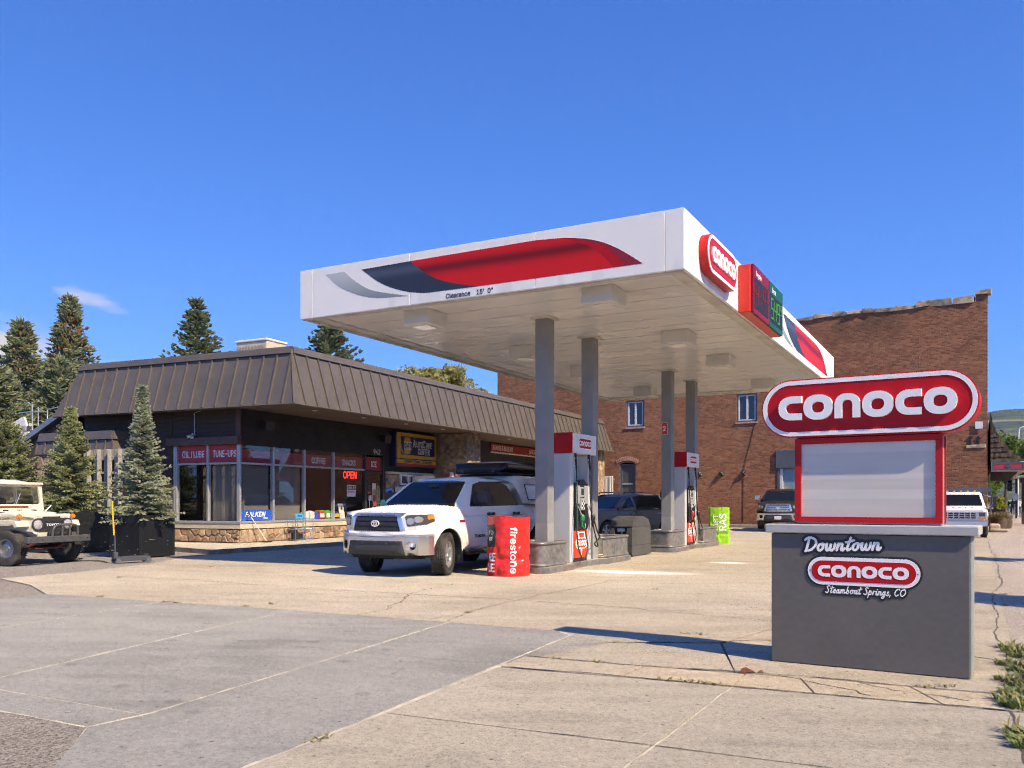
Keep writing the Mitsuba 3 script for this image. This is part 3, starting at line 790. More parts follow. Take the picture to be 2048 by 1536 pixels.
# storefront glazing: aluminium posts, transoms, panes, red bands
PN = -.09
posts = [0., 1.53, 3.06, 4.63, 6.5]
for k, u in enumerate(posts):
    shop.p('post', R(u - (.0 if k == 0 else .035), u + (.07 if k == 0 else .035), .80, 3.185, PN - .05, -.01, .005), 'aluminium' if k < 4 else 'dark_frame')
for a, b in zip(posts[:-1], posts[1:]):
    shop.p('transom', R(a + (.07 if a == 0 else .037), b - .037, 2.585, 2.645, PN - .05, -.015, .005), 'aluminium')
words = ['', '', 'COFFEE', 'SNACKS']
for k, (a, b) in enumerate(zip(posts[:-1], posts[1:])):
    a += .036 if k else .071; b -= .036
    w = shop.p('window', R(a, b, .80, 2.584, PN, PN + .006), 'pane_glass')
    w2 = shop.p('window', R(a, b, 2.646, 3.185, PN, PN + .006), 'pane_glass')
    bd = shop.p('sign_band', R(a, b, 2.65, 3.05, PN - .012, PN - .006), 'band_maroon', of=w2)
    if words[k]:
        M = MR @ mat(((a + b) / 2, 2.845, PN + .010), (1, 0, 0), (0, 1, 0))
        shop.p('lettering', mv(text(words[k], .20, .004, True, .72), M), 'lettering_white', of=w2)
    if k < 2:
        shop.p('solar_screen', R(a + .01, b - .01, .80, 2.58, PN - .14, PN - .13), 'screen_mesh', of=w)
for u in (1.32, 2.63):
    shop.p('post', Lf(u - .035, u + .035, .80, 3.195, PN - .05, -.01, .005), 'aluminium')
shop.p('post', Lf(2.67, 2.74, .80, 3.195, PN - .05, -.01, .005), 'aluminium')
for (a, b, wd) in ((.02, 1.285, 'TUNE-UPS'), (1.355, 2.595, 'OIL / LUBE')):
    shop.p('transom', Lf(a, b, 2.585, 2.645, PN - .05, -.015, .005), 'aluminium')
    w = shop.p('window', Lf(a, b, .80, 2.584, PN, PN + .006), 'pane_glass')
    bd = shop.p('sign_band', Lf(a, b, 2.646, 3.195, PN - .05, PN), 'band_red')
    M = ML_ @ mat((-(a + b) / 2 - (.04 if a < 1 else 0), 2.92, PN + .001), (1, 0, 0), (0, 1, 0))
    shop.p('lettering', mv(text(wd, .20, .006, True, .64), M), 'lettering_white', of=bd)
    if a < 1:
        shop.p('solar_screen', Lf(a + .01, b - .01, .80, 2.58, PN - .14, PN - .13), 'screen_mesh', of=w)
shop.p('sign_band', Lf(2.6, 2.74, 2.646, 3.195, PN - .05, PN), 'band_red')
# door bay
dr_ = shop.p('door', cat([R(6.54, 6.62, .14, 2.58, PN, -.03), R(7.60, 7.72, .14, 3.18, PN - .05, -.0), R(6.62, 7.60, .14, .36, PN, -.03), R(6.62, 7.6, 2.48, 2.58, PN, -.03)]), 'dark_frame')
shop.p('pane', R(6.62, 7.60, .36, 2.48, PN + .02, PN + .026), 'pane_glass', of=dr_)
bd = shop.p('sign_band', R(6.54, 7.60, 2.60, 3.12, PN, PN + .03), 'band_maroon', of=dr_)
shop.p('lettering', mv(text('ICE', .20, .004, True, .72), MR @ mat((7.08, 2.85, PN + .031), (1, 0, 0), (0, 1, 0))), 'lettering_white', of=dr_)
for (u, z, w, h, b) in ((6.72, 1.95, .14, .16, 'green_board'), (6.98, 2.0, .24, .24, 'cream_letter'), (6.70, 1.75, .22, .1, 'band_red'), (6.75, 1.55, .2, .2, 'cream_letter'), (7.05, 1.45, .2, .4, 'band_maroon'), (6.95, 1.08, .07, .2, 'orange_red')):
    shop.p('door_notice', R(u, u + w, z - h / 2, z + h / 2, PN + .027, PN + .030), b, of=dr_)
shop.p('door_handle', mv(tube([(6.66, 1.0, .0), (6.66, 1.0, .05), (6.66, 1.5, .05), (6.66, 1.5, .0)], .015, 6), MR), 'aluminium', of=dr_)
# interior room
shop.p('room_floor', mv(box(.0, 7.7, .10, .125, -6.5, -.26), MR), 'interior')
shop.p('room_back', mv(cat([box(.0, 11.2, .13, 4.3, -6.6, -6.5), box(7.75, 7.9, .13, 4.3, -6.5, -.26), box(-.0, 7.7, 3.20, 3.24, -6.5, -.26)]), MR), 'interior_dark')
for i in range(4):
    g = shop.p('shelf_unit', R(1.9 + i * 1.15, 2.75 + i * 1.15, .13, 1.75 - .25 * (i % 2), -3.4 - .5 * (i % 2), -2.9 - .5 * (i % 2), .01), 'interior')
    for j in range(8):
        c = ('band_red', 'cream_letter', 'navy', 'amber_board', 'green_board', 'house_white')[(i * 5 + j * 3) % 6]
        shop.p('pack', R(1.95 + i * 1.15 + (j % 4) * .2, 2.11 + i * 1.15 + (j % 4) * .2, .5 + .5 * (j // 4), .78 + .5 * (j // 4), -2.895 - .5 * (i % 2), -2.75 - .5 * (i % 2), .01), c, of=g)
shop.p('drinks_cooler', R(5.0, 6.4, .13, 2.5, -5.0, -4.3, .02), 'interior')
shop.p('cooler_header', R(5.0, 6.4, 2.30, 2.48, -4.298, -4.29), 'blue_banner')
# stone wall beyond the door with cream ledge
shop.p('stone_backing', cat([R(7.75, 11.3, .1, ZS + .3, -.25, -.02)]), 'dark_wall')
stones(shop, MR, 3.5, 2.35, 60, 8, x0=7.78, y0=.14)
shop.p('ledge', R(7.76, 11.28, 2.51, 2.60, -.02, .12, .01), 'cream_sill')
shop.p('upper_panel', R(7.76, 11.28, 2.61, ZS, -.02, .0), 'dark_wall')
# piers carrying the eave
for pi, (u0, u1, off) in enumerate(((11.32, 12.45, 1.66), (24.95, 26.02, 2.25))):
    pr_ = shop.p('stone_pier', R(u0, u1, .1, ZS - .01, -.02, off), 'mortar')
    Mf = MR @ mat((u0, 0, -.0), (0, 0, 1), (0, 1, 0), (-1, 0, 0))         # face towards the front of the site (-u)
    stones(shop, Mf, off - .04, 4.12, 58, 20 + pi, of=pr_, x0=.02, y0=.15, gap=.009, dep=(.015, .05))
    Me = MR @ mat((u0, 0, off), (1, 0, 0), (0, 1, 0))
    stones(shop, Me, u1 - u0 - .04, 4.12, 42, 30 + pi, of=pr_, x0=.02, y0=.15, gap=.009, dep=(.015, .05))
# service bays
shop.p('bay_beam', R(12.47, 24.93, 3.15, ZS + .3, -.25, -.02), 'dark_wall')
for u in (12.5, 16.6, 20.75):
    k = shop.p('bay_door', R(u, u + 3.95, .13, 3.14, -.22, -.16), 'trim_brown')
    for i in range(5):
        shop.p('door_panel', R(u + .06, u + 3.89, .17 + i * .59, .17 + i * .59 + .56, -.158, -.13, .012), 'grey_post' if i < 4 else 'cream_sill', of=k)
shop.p('bay_post', cat([R(16.46, 16.59, .13, 3.14, -.22, -.05), R(20.56, 20.74, .13, 3.14, -.22, -.05)]), 'dark_wall')
bs = Thing('service_sign', 'long dark red sign lettered BRAKES & SHOCKS above the service bays', 'sign')
bs.p('board', R(16.45, 24.0, 3.84, 4.22, .0, .05), 'band_maroon'); bs.p('lower_strip', R(16.45, 24.0, 3.775, 3.835, .0, .055), 'cream_letter')
bs.p('lettering', mv(text('BRAKES & SHOCKS', .21, .004, True, .82, center=False), MR @ mat((16.62, 3.93, .051), (1, 0, 0), (0, 1, 0))), 'cream_letter')
bs.p('lettering', mv(text('WHEEL ALIGNMENT', .21, .004, True, .82, center=False), MR @ mat((20.7, 3.93, .051), (1, 0, 0), (0, 1, 0))), 'cream_letter')

# soffit, downlights
E0 = np.array([-17.261, 18.738, 0.])
Rl, Ll = 26.83, 9.87
nb = lambda u, v: E0 + u * dR + v * dL
core = [nb(0.02, .02), nb(Rl - .02, .02), nb(Rl - .02, 9.8), nb(.02, Ll - .05)]
shop.p('soffit', ext(P2([(p[0], p[1]) for p in core]), .02, ZS), 'soffit_brown')
shop.p('roof_deck', ext(P2([(p[0], p[1]) for p in (nb(.5, .5), nb(Rl - .5, .5), nb(Rl - .5, 9.2), nb(.5, Ll - .8))]), .04, 5.72), 'roof_gravel')
for u in (2.3, 4.9, 7.5, 10.1, 12.7, 16, 19.5):
    q = E0 + u * dR - 1.15 * nR
    shop.p('downlight', lathe([(0, ZS - .012), (.075, ZS - .012), (.085, ZS - .002), (0, ZS - .002)], 14), 'cream_letter', T=xf(q[0], q[1], 0))
# mansard: standing seam panels
def mansard(o, du, n_out, L, pitch, ins0, ins1, z0, z1, inset, t=shop, names=('roof_panel', 'roof_seam'), first=.51, cap=.17):
    slope = np.array(-n_out) * inset + np.array([0, 0, z1 - z0]); sl = np.linalg.norm(slope); sv = slope / sl
    du = np.array(du); nrm = np.cross(du, sv)
    if np.dot(nrm, n_out) < 0: nrm = -nrm
    M = np.eye(4); M[:3, 0] = du; M[:3, 1] = sv; M[:3, 2] = nrm; M[:3, 3] = np.array(o) + np.array([0, 0, z0])
    reg = P2([(0, 0), (L, 0), (L - ins1, sl), (ins0, sl)])
    u = first - pitch
    while u < L:
        g = reg.intersection(sg.box(u + .004, 0.0, u + pitch - .004, sl - cap - .004))
        if not g.is_empty and g.area > .02:
            t.p(names[0], mv(ext(g, .03, -.03), M), 'brown_metal')
        g = reg.intersection(sg.box(u - .022, 0.005, u + .022, sl - cap - .01))
        if not g.is_empty and g.area > .004 and u > 0:
            t.p(names[1], mv(ext(g, .045, .001), M), 'brown_metal')
        u += pitch
    g = reg.intersection(sg.box(-1, sl - cap, L + 1, sl + 1))
    t.p('roof_cap', mv(ext(g, .09, -.02), M), 'brown_metal')
    t.p('eave_trim', mv(box(0, L, -.03, -.002, -.05, .03), M), 'brown_metal')
    return M, sl


mansard(E0, dR, nR, Rl, .535, .5, .5, EB, ETOP, .5, first=.5)
mansard(E0, dL, nL, Ll, .498, .5, .75, EB, ETOP, .5, first=.42)
# hip trims at the near corner
top = E0 + .5 * dR + .5 * dL + np.array([0, 0, ETOP]); bot = E0 + np.array([0, 0, EB])
shop.p('hip_trim', tube([bot, top - .02 * (top - bot)], .035, 6), 'brown_metal')
shop.p('top_flashing', cat([tube([nb(.5, .5) + (0, 0, ETOP + .02), nb(Rl - .5, .5) + (0, 0, ETOP + .02)], .05, 6), tube([nb(.5, .5) + (0, 0, ETOP + .02), nb(.5, Ll - .75) + (0, 0, ETOP + .02)], .05, 6)]), 'brown_metal')
shop.p('rear_walls', cat([mv(box(7.0, 26.0, .1, 5.7, -9.0, -8.8), MR), mv(box(25.8, 26.0, .1, 5.7, -8.8, -.3), MR)]), 'dark_wall')
# conduit lamp, speakers, house number
shop.p('conduit', mv(tube(curve([(-1.55, 4.28, .03), (-1.78, 4.22, .05), (-1.80, 4.05, .03), (-1.80, 3.55, .03)], 14), .014, 6), ML_), 'aluminium')
shop.p('yard_lamp', mv(cat([cyl((-1.8, 3.52, .02), (-1.8, 3.52, .14), .05), cyl((-1.8, 3.5, .12), (-1.72, 3.44, .24), .05, .06), cyl((-1.8, 3.5, .12), (-1.92, 3.46, .24), .05, .06)]), ML_), 'aluminium', smooth=40)
for u in (.95, 7.45):
    sp = Thing('wall_speaker', 'black wall speaker near the shop corner' if u < 2 else 'black wall speaker beside the orange and navy sign', 'speaker')
    sp.p('horn', mv(hull([(u - .14, 3.74, .1), (u + .14, 3.74, .1), (u - .14, 4.0, .1), (u + .14, 4.0, .1), (u - .2, 3.66, .34), (u + .2, 3.66, .34), (u - .2, 3.96, .38), (u + .2, 3.96, .38)]), MR), 'dark_frame')
    sp.p('bracket', R(u - .03, u + .03, 3.84, 3.92, .0, .1), 'dark_frame')
shop.p('house_number', mv(text('942', .19, .012, False, .95), MR @ mat((7.2, 3.33, .0), (1, 0, 0), (0, 1, 0))), 'cream_letter')
# parts sign
ns = Thing('auto_care_sign', 'navy and orange auto care sign with gold hexagon under the eave', 'sign')
MN = MR @ mat((9.56, 0, .02), (1, 0, 0), (0, 1, 0))
ns.p('cabinet', mv(box(-1.5, 1.5, 2.80, 4.19, 0, .28, .02), MN), 'navy')
ns.p('amber_frame', mv(ext(rrect(-1.46, 1.46, 3.14, 4.15, .06).difference(rrect(-1.22, 1.34, 3.28, 4.02, .08)), .03, .281), MN), 'amber_board')
ns.p('blue_field', mv(ext(rrect(-1.215, 1.335, 3.285, 4.015, .08), .012, .281), MN), 'navy')
ns.p('lower_band', mv(box(-1.46, 1.46, 2.94, 3.10, .281, .30), MN), 'amber_board'); ns.p('red_band', mv(box(-1.46, 1.46, 2.83, 2.935, .281, .298), MN), 'band_maroon')
hx = P2([(-.30, .0), (-.17, .33), (.17, .33), (.30, .0), (.17, -.33), (-.17, -.33)])
k = ns.p('hexagon', mv(ext(hx, .012), MN @ mat((-.72, 3.65, .294), (1, 0, 0), (0, 1, 0))), 'amber_board')
ns.p('hexagon_bar', mv(box(-.27, .27, -.16, .16, .0125, .017), MN @ mat((-.72, 3.65, .294), (1, 0, 0), (0, 1, 0))), 'cream_letter', of=k)
ns.p('hexagon_lettering', mv(text('NAPA', .22, .004, True, .72), MN @ mat((-.72, 3.65, .312), (1, 0, 0), (0, 1, 0))), 'navy', of=k)
sc_ = mi.ScalarTransform4f
ns.p('swoosh', mv(ext(P2(curve([(-1.2, 3.95), (-1.13, 3.6), (-.9, 3.34), (-.5, 3.29)], 18).tolist() + curve([(-.5, 3.29), (-.95, 3.30), (-1.19, 3.42), (-1.215, 3.7), (-1.2, 3.95)], 18).tolist()).buffer(0), .004, .294), MN), 'silver_print')
ns.p('lettering', mv(cat([text('A', .30, .008, True, .78), mv(text('UTO', .23, .008, True, .74), mat((.40, -.03, 0), (1, 0, 0), (0, 1, 0))), mv(text('C', .30, .008, True, .74), mat((.73, 0, 0), (1, 0, 0), (0, 1, 0))), mv(text('ARE', .23, .008, True, .74), mat((1.10, -.03, 0), (1, 0, 0), (0, 1, 0)))]), MN @ mat((-.22, 3.77, .294), (1, 0, 0), (0, 1, 0))), 'cream_letter')
ns.p('lettering', mv(text('CENTER', .24, .008, True, .70), MN @ mat((.50, 3.46, .294), (1, 0, 0), (0, 1, 0))), 'cream_letter')
ns.p('lettering', mv(text('DOWNTOWN  CONOCO', .11, .006, True, 1.22), MN @ mat((.08, 3.02, .301), (1, 0, 0), (0, 1, 0))), 'navy')

# things in the windows
osn = Thing('open_sign', 'red OPEN sign glowing inside the shop window', 'neon sign')
osn.p('backing', R(5.40, 6.40, 2.10, 2.56, PN - .10, PN - .09), 'interior_dark')
osn.p('lettering', mv(text('OPEN', .26, .012, False, .85), MR @ mat((5.72, 2.40, PN - .07), (1, 0, 0), (0, 1, 0))), 'neon_tube')
scene['neon_tube'] = {'type': 'diffuse', 'reflectance': C(.6, .05, .03)}
for k in list(scene):
    if k.startswith('open_sign__lettering'): scene[k]['emitter'] = {'type': 'area', 'radiance': C(1.1, .03, .02)}
hp = Thing('help_wanted_poster', 'maroon and white help wanted poster on the shop window', 'poster')
hp.p('sheet', R(5.45, 5.97, 1.60, 2.03, PN + .008, PN + .011), 'lettering_white'); hp.p('header', R(5.48, 5.94, 1.84, 2.0, PN + .0115, PN + .014), 'band_maroon')
hp.p('lettering', mv(text('HELP', .10, .002, True), MR @ mat((5.71, 1.92, PN + .0145), (1, 0, 0), (0, 1, 0))), 'lettering_white'); hp.p('lettering', mv(text('WANTED', .07, .002, True), MR @ mat((5.71, 1.77, PN + .0115), (1, 0, 0), (0, 1, 0))), 'band_red')
fb = Thing('tyre_banner', 'blue window banner with white italic lettering beside the corner', 'banner')
fb.p('sheet', R(.10, 1.46, .82, 1.15, PN + .008, PN + .012), 'blue_banner')
fb.p('lettering', mv(text('FALKEN', .15, .003, True, 1.12, slant=.25), MR @ mat((.76, 1.01, PN + .0125), (1, 0, 0), (0, 1, 0))), 'lettering_white'); fb.p('lettering', mv(text('TIRES', .05, .003, True, 1.1), MR @ mat((1.2, .88, PN + .0125), (1, 0, 0), (0, 1, 0))), 'lettering_white')
# stock standing on the window ledge inside
for i, (u, w, h, c, lab) in enumerate(((3.22, .22, .30, 'house_white', 'white jug first from the left in the shop window'), (3.48, .24, .32, 'house_white', 'white jug second from the left in the shop window'), (3.76, .18, .28, 'blue_banner', 'blue bottle in the shop window'),
                                  (4.0, .3, .34, 'band_red', 'red fuel can in the shop window'), (4.36, .26, .36, 'valve_green', 'green and white carton in the shop window'), (4.72, .40, .30, 'dark_frame', 'black and orange carton right of the post in the shop window'), (5.2, .3, .55, 'cream_letter', 'cream folded notice stand in the shop window'))):
    t = Thing('window_stock', lab, 'goods')
    if i in (0, 1, 2):
        t.p('jug', hull(np.array([(x, y, z) for x in (u, u + w) for z in (-.16 - .22, -.16) for y in (.80, .80 + h * .75)] + [(u + w * .3, .80 + h * .92, -.3), (u + w * .7, .80 + h * .92, -.3), (u + w * .5, .80 + h * .92, -.2)])), c, T=MR)
        t.p('cap', R(u + w * .35, u + w * .62, .80 + h * .92, .80 + h, -.31, -.23, .01), 'band_red' if i else 'tag_yellow')
    elif i == 6:
        t.p('board', mv(hull([(u, .8, -.2), (u + w, .8, -.2), (u, .8, -.23), (u + w, .8, -.23), (u + .02, .8 + h, -.3), (u + w - .02, .8 + h, -.3), (u + .02, .8 + h, -.33), (u + w - .02, .8 + h, -.33)]), MR), c); t.p('tag', R(u + .1, u + .2, 1.12, 1.25, -.255, -.25), 'dark_frame')
    else:
        t.p('carton', R(u, u + w, .80, .80 + h * .8, -.42, -.17, .015), c); t.p('label', R(u + .03, u + w - .03, .86, .86 + h * .4, -.169, -.166), 'house_white' if i < 5 else 'amber_board'); t.p('lid', R(u + .02, u + w - .02, .80 + h * .8, .80 + h * .86, -.4, -.2, .01), 'tag_yellow' if i == 3 else c)
scene_valve = pbr('valve_green', (.10, .42, .06), .5)

# walkway with kerb
wk = Thing('shop_walkway', 'raised concrete walkway with worn kerb along the shop', kind='structure')
wpoly = P2([(-17.90, 16.55), (-18.05, 16.40), (-20.2, 16.95), (-23.2, 17.2), (-24.2, 19.1), (-20.2, 19.5), (-20.9, 46), (-18.7, 46), (-17.86, 21)])
wk.p('walk_surface', ext(wpoly.buffer(-.16), .12, .0), 'walk_concrete')
wk.p('kerb', ext(wpoly.difference(wpoly.buffer(-.155)), .128, -.005), 'kerb_concrete')
# left wing: lean-to, porch
lw = Thing('workshop_wing', 'dark boarded lean-to wing with sloped grey roof edge left of the shop', 'building')
gab = P2([(-7.0, .1), (-7.0, 4.45), (-7.6, 4.32), (-10.4, 3.0), (-16, 2.9), (-16, .1)])
lw.p('wall', mv(ext(gab, .2, -.22), ML_), 'dark_wall')
for i in range(21):
    g = gab.intersection(sg.box(-16, .13 + i * .205, -6.75, .13 + i * .205 + .197))
    if not g.is_empty: lw.p('siding_board', mv(ext(g, .03 + .006 * (i % 2), -.02), ML_), 'dark_siding')
lw.p('roof_edge', mv(ext(P2([(-7.0, 4.52), (-7.0, 4.70), (-7.7, 4.55), (-10.6, 3.16), (-10.5, 3.02), (-7.62, 4.37)]), .5, -.3), ML_), 'slate_metal')
pbr('slate_metal', grain((.22, .26, .31), .25, 6), .4, metal=.4)
lw.p('roof', mv(hull([(x, y, z) for (x, y) in ((-7.0, 4.5), (-10.5, 3.05), (-7, 4.4), (-10.5, 2.95)) for z in (-7, -.25)]), ML_), 'brown_metal')
lw.p('upper_wall', mv(box(-14, -9.0, 3.05, 3.95, -3.2, -3.0), ML_), 'dark_siding')
for i in range(6):
    lw.p('upper_board', mv(box(-14, -9.0, 3.06 + i * .15, 3.2 + i * .15, -2.998, -2.97), ML_), 'dark_siding')
lw.p('door_frame', mv(box(-9.1, -8.2, .13, 2.40, .02, .06).difference(box(-9.02, -8.28, .0, 2.32, -.1, .2)) if False else cat([box(-8.52, -8.44, .13, 2.40, .02, .06), box(-7.9, -7.82, .13, 2.4, .02, .06), box(-8.44, -7.9, 2.32, 2.4, .02, .06)]), ML_), 'slate_metal')
lw.p('door', mv(box(-8.44, -7.9, .13, 2.32, -.02, .03), ML_), 'dark_frame')
rl = Thing('roof_rail', 'thin metal guard rail on the lean-to roof', 'rail')
for k_, pts in enumerate(([(-7.5, 4.5, -.3), (-7.5, 4.75, -.3), (-8.0, 4.78, -.3), (-8.9, 4.68, -.3), (-8.95, 3.95, -.3)], [(-8.95, 4.6, -.3), (-10.6, 4.72, -.9), (-11.6, 4.75, -1.2)], [(-10.3, 4.9, -1), (-10.3, 3.3, -1)], [(-10.6, 3.3, -1), (-10.62, 5.0, -1), (-10.85, 5.1, -1)])):
    rl.p('pipe', mv(tube(pts, .022, 6), ML_), 'aluminium')
po = Thing('porch_roof', 'small boxy porch with brown standing seam skirt between the potted spruces', 'porch roof')
pb = lambda u, o: S0 + u * dL + o * nL
mansard(pb(4.45, .85), dL, nL, 3.6, .40, .12, .12, 3.02, 3.70, .14, t=po, first=.35, cap=.28)
M_, s_ = mansard(pb(4.45, .85), dR * 1.0, -dL, .85, .42, .1, .0, 3.02, 3.70, .14, t=po, first=.4, cap=.28)
po.p('ceiling', mv(box(-8.0, -4.5, 3.0, 3.03, -.02, .82), ML_), 'dark_wall'); po.p('roof_top', mv(box(-7.9, -4.6, 3.66, 3.69, -.02, .70), ML_), 'brown_metal')
cp = Thing('porch_pier', 'tan stone pier under the left end of the porch roof', 'pier')
ck = cp.p('core', mv(box(-8.0, -7.15, .1, 2.99, .05, .80), ML_), 'mortar')
stones(cp, ML_ @ mat((0, 0, .80), (1, 0, 0), (0, 1, 0)), .83, 2.84, 24, 51, x0=-7.99, y0=.14, dep=(.015, .05))
stones(cp, ML_ @ mat((-7.15, 0, .8), (0, 0, -1), (0, 1, 0)), .72, 2.84, 20, 52, x0=.02, y0=.14, dep=(.015, .05))
pp = Thing('grey_wall_post', 'pale grey boxed post on the dark wall behind the right potted spruce', 'post')
pp.p('shaft', Lf(4.02, 4.32, .13, ZS - .01, .03, .20, .01), 'grey_post'); pp.p('foot', Lf(3.98, 4.36, .13, .35, .03, .24, .01), 'grey_post')
dp = Thing('drain_pipe', 'thin brown drain pipe on the dark shop wall', 'pipe')
dp.p('pipe', mv(tube([(-4.55, .2, .08), (-4.55, 4.1, .08), (-4.3, 4.2, .08)], .03, 6), ML_), 'trim_brown'); dp.p('strap', cat([Lf(4.50, 4.60, 2.0, 2.04, .03, .12), Lf(4.50, 4.60, 3.5, 3.54, .03, .12)]), 'trim_brown')
# rooftop unit
ac = Thing('rooftop_unit', 'cream rooftop air conditioner with slatted side above the mansard', 'air conditioner')
MA = xf(-22.7, 22.95, 5.84, 2)
ac.p('housing', box(-.72, .72, -.5, .5, 0, 1.25, .03), 'light_box', T=None if False else None) if False else ac.p('housing', mv(box(-.72, .72, -.5, .5, 0, 1.25, .03), MA), 'cream_sill')
ac.p('lid', mv(box(-.76, .76, -.54, .54, 1.251, 1.33, .02), MA), 'house_white')
for i in range(10):
    ac.p('slat', mv(box(-.66 + i * .135, -.57 + i * .135, -.52, -.501, .2, 1.1), MA), 'grey_post')
dish = Thing('antenna_panel', 'tilted off white panel antenna on a pole above the lean-to', 'antenna')
MD = ML_ @ mat((-10.35, 3.95, -.35), (.93, .36, 0), (-.36, .93, 0))
dish.p('panel', mv(ext(rrect(-.42, .42, -.42, .42, .1), .08), MD), 'house_white', smooth=30)
dish.p('pole', mv(cat([cyl((-10.3, 2.9, -.5), (-10.3, 4.0, -.5), .04), cyl((-10.3, 3.9, -.5), (-9.75, 4.0, .1), .03)]), ML_), 'aluminium')
dish.p('feed', mv(cat([box(-9.75, -9.5, 3.9, 4.1, -.1, .1, .02), cyl((-9.5, 4.0, 0), (-9.25, 4.12, .1), .07)]), ML_), 'grey_post')

# fence of grey fins with arched openings
fe = Thing('fin_fence', 'pale grey fence of upright fins with arched openings between the planters', 'fence')
MF = ML_ @ mat((0, 0, 2.25), (1, 0, 0), (0, 1, 0))
for i in range(5):
    x = -4.05 + i * .43
    fe.p('fin', mv(box(x, x + .26, .02, 2.98, -.03, .03, .008), MF), 'grey_post')
    fe.p('fin_edge', mv(box(x + .262, x + .29, .02, 2.98, -.02, .14, .005), MF), 'grey_post')
    if i < 4:
        a, b = x + .292, x + .428
        arch = sg.box(a, 2.2, b, 2.98).difference(sg.box(a - 1, 2.0, b + 1, 2.55).union(sa.scale(sg.Point((a + b) / 2, 2.55).buffer(.075), 1, 1.6)))
        fe.p('arch_panel', mv(ext(arch, .03, -.02), MF), 'grey_post')
        for z in (2.25, 1.38, .5):
            fe.p('crossbar', mv(box(a, b, z, z + .06, -.03, .03), MF), 'grey_post')

# ---------------------------------------------------------------- brick building
KA = math.radians(2.5)
dK = np.array([-math.cos(KA), math.sin(KA), 0]); K0 = np.array([.425, 47.44, 0])
MK = mat(K0, -dK, UP)          # x = -u, y = up, z = out (towards the forecourt)


def brick_fn(p, n, uv):
    u = -((p.x - K0[0]) * float(-dK[0]) + (p.y - K0[1]) * float(-dK[1]))
    side = dr.abs(n.x) > .7
    u = dr.select(side, p.y - 47.4, u)
    v = p.z
    ch, bw = .0675, .215
    r = dr.floor(v / ch)
    off = dr.select(cell_rand(r, 1, 0) > .5, mi.Float(.5), mi.Float(0))
    uu = u / bw + off + .15 * cell_rand(r, 5, 0)
    cx = dr.floor(uu)
    a = cell_rand(cx, r, 3)
    fu, fv = uu - cx, v / ch - r
    m = dr.maximum(smoothstep(.93, .99, fu), smoothstep(.80, .94, fv))
    big = fbm(u * .22, v * .35, 3.1, 4)
    rowt = noise(u * .6, v * 7., 9.)
    base = mix(mi.Color3f(.140, .054, .034), mi.Color3f(.255, .118, .068), a)
    base = mix(base, mi.Color3f(.085, .05, .038), dr.select(cell_rand(cx, r, 7) > .93, mi.Float(.55), mi.Float(0)))
    base = base * (.98 + .38 * big + .20 * rowt)
    base = mix(base, mi.Color3f(.05, .038, .03), smoothstep(.55, .8, fbm(u * .5 + 7, v * .5, 1., 4)) * smoothstep(9.3, 11., v) * .8)
    base = mix(base, mi.Color3f(.07, .05, .04), smoothstep(.9, .1, v) * .5 * fbm(u * 1.3, v, 2.))
    mort = mi.Color3f(.37, .25, .16) * (.55 + .8 * noise(u * 3, v * 5, 4.))
    return mix(base, mort, m * .75)


def brick_bump(p, n, uv):
    u = dr.select(dr.abs(n.x) > .7, p.y, p.x); v = p.z
    r = dr.floor(v / .0675); fv = v / .0675 - r
    return smoothstep(0., .2, fv) * smoothstep(1., .8, fv) * (.5 + cell_rand(dr.floor(u / .215), r, 4)) + .6 * noise(u * 9, v * 14, 1.)


pbr('brick', proc(brick_fn), .93, spec=.2, bump=proc(brick_bump), scale=.013)
pbr('coping_stone', grain((.42, .34, .24), .8, 6, dirt=(.09, .075, .06), f2=2.5), .95)
pbr('frame_blue', grain((.085, .10, .13), .2, 9), .5)
pbr('sash_white', (.58, .59, .60), .5)
pbr('lintel_rose', grain((.42, .24, .19), .3, 8), .9)
pbr('window_dark', (.03, .035, .045), .06, clear=1.)
pbr('window_film', proc(lambda p, n, uv: mix(mi.Color3f(.20, .30, .36), mi.Color3f(.45, .42, .22), smoothstep(.35, .65, noise(p.x * 1.3, p.z * 1.6, 3.)))), .3, clear=.5)
pbr('shingle', proc(lambda p, n, uv: mi.Color3f(.085, .062, .042) * (.45 + 1.2 * cell_rand(dr.floor(p.x * 9), dr.floor(p.z * 3.2), dr.floor(p.y * 6))) * (.7 + .6 * noise(p.x * 40, p.y * 40, p.z * 4))), .9)
pbr('old_wood', grain((.10, .07, .05), .5, 12), .85)

bb = Thing('brick_building', 'tall old red brick building with ragged stone coping behind the station', 'building')
W_, HB = 27.86, 11.15
holes = [(17.70, 18.85, 5.84, 7.40), (11.08, 12.22, 5.82, 7.38), (18.24, 19.30, 1.0, 3.6), (7.0, 10.0, .5, 4.1)]
wall2 = sg.box(-W_, -.1, 0, HB)
for a, b, c, d in holes:
    g = sg.box(-b, c, -a, d)
    if d == 3.6: g = g.union(sa.scale(sg.Point(-(a + b) / 2, 3.6).buffer((b - a) / 2), 1, .3))
    wall2 = wall2.difference(g)
wk_ = bb.p('front_wall', mv(ext(wall2, .35, -.35), MK), 'brick')
MA_ = mat(K0, (1, 0, 0), UP)
bb.p('street_wall', mv(box(-.36, 0, -.1, HB, -24, -.352), MA_), 'brick')
bb.p('corner_parapet', mv(box(-.5, .0, HB + .001, HB + .30, -.9, -.0), MK), 'brick')
bb.p('rear_walls', mv(cat([box(-W_, -W_ + .35, -.1, HB - .5, -24, -.352), box(-W_, -1.6, -.1, HB - .5, -24.4, -24.002)]), MK), 'brick')
bb.p('roof', mv(box(-W_ + .3, -1.6, HB - .6, HB - .5, -24, -.3), MK), 'roof_gravel')
r_ = np.random.default_rng(5); u = .55
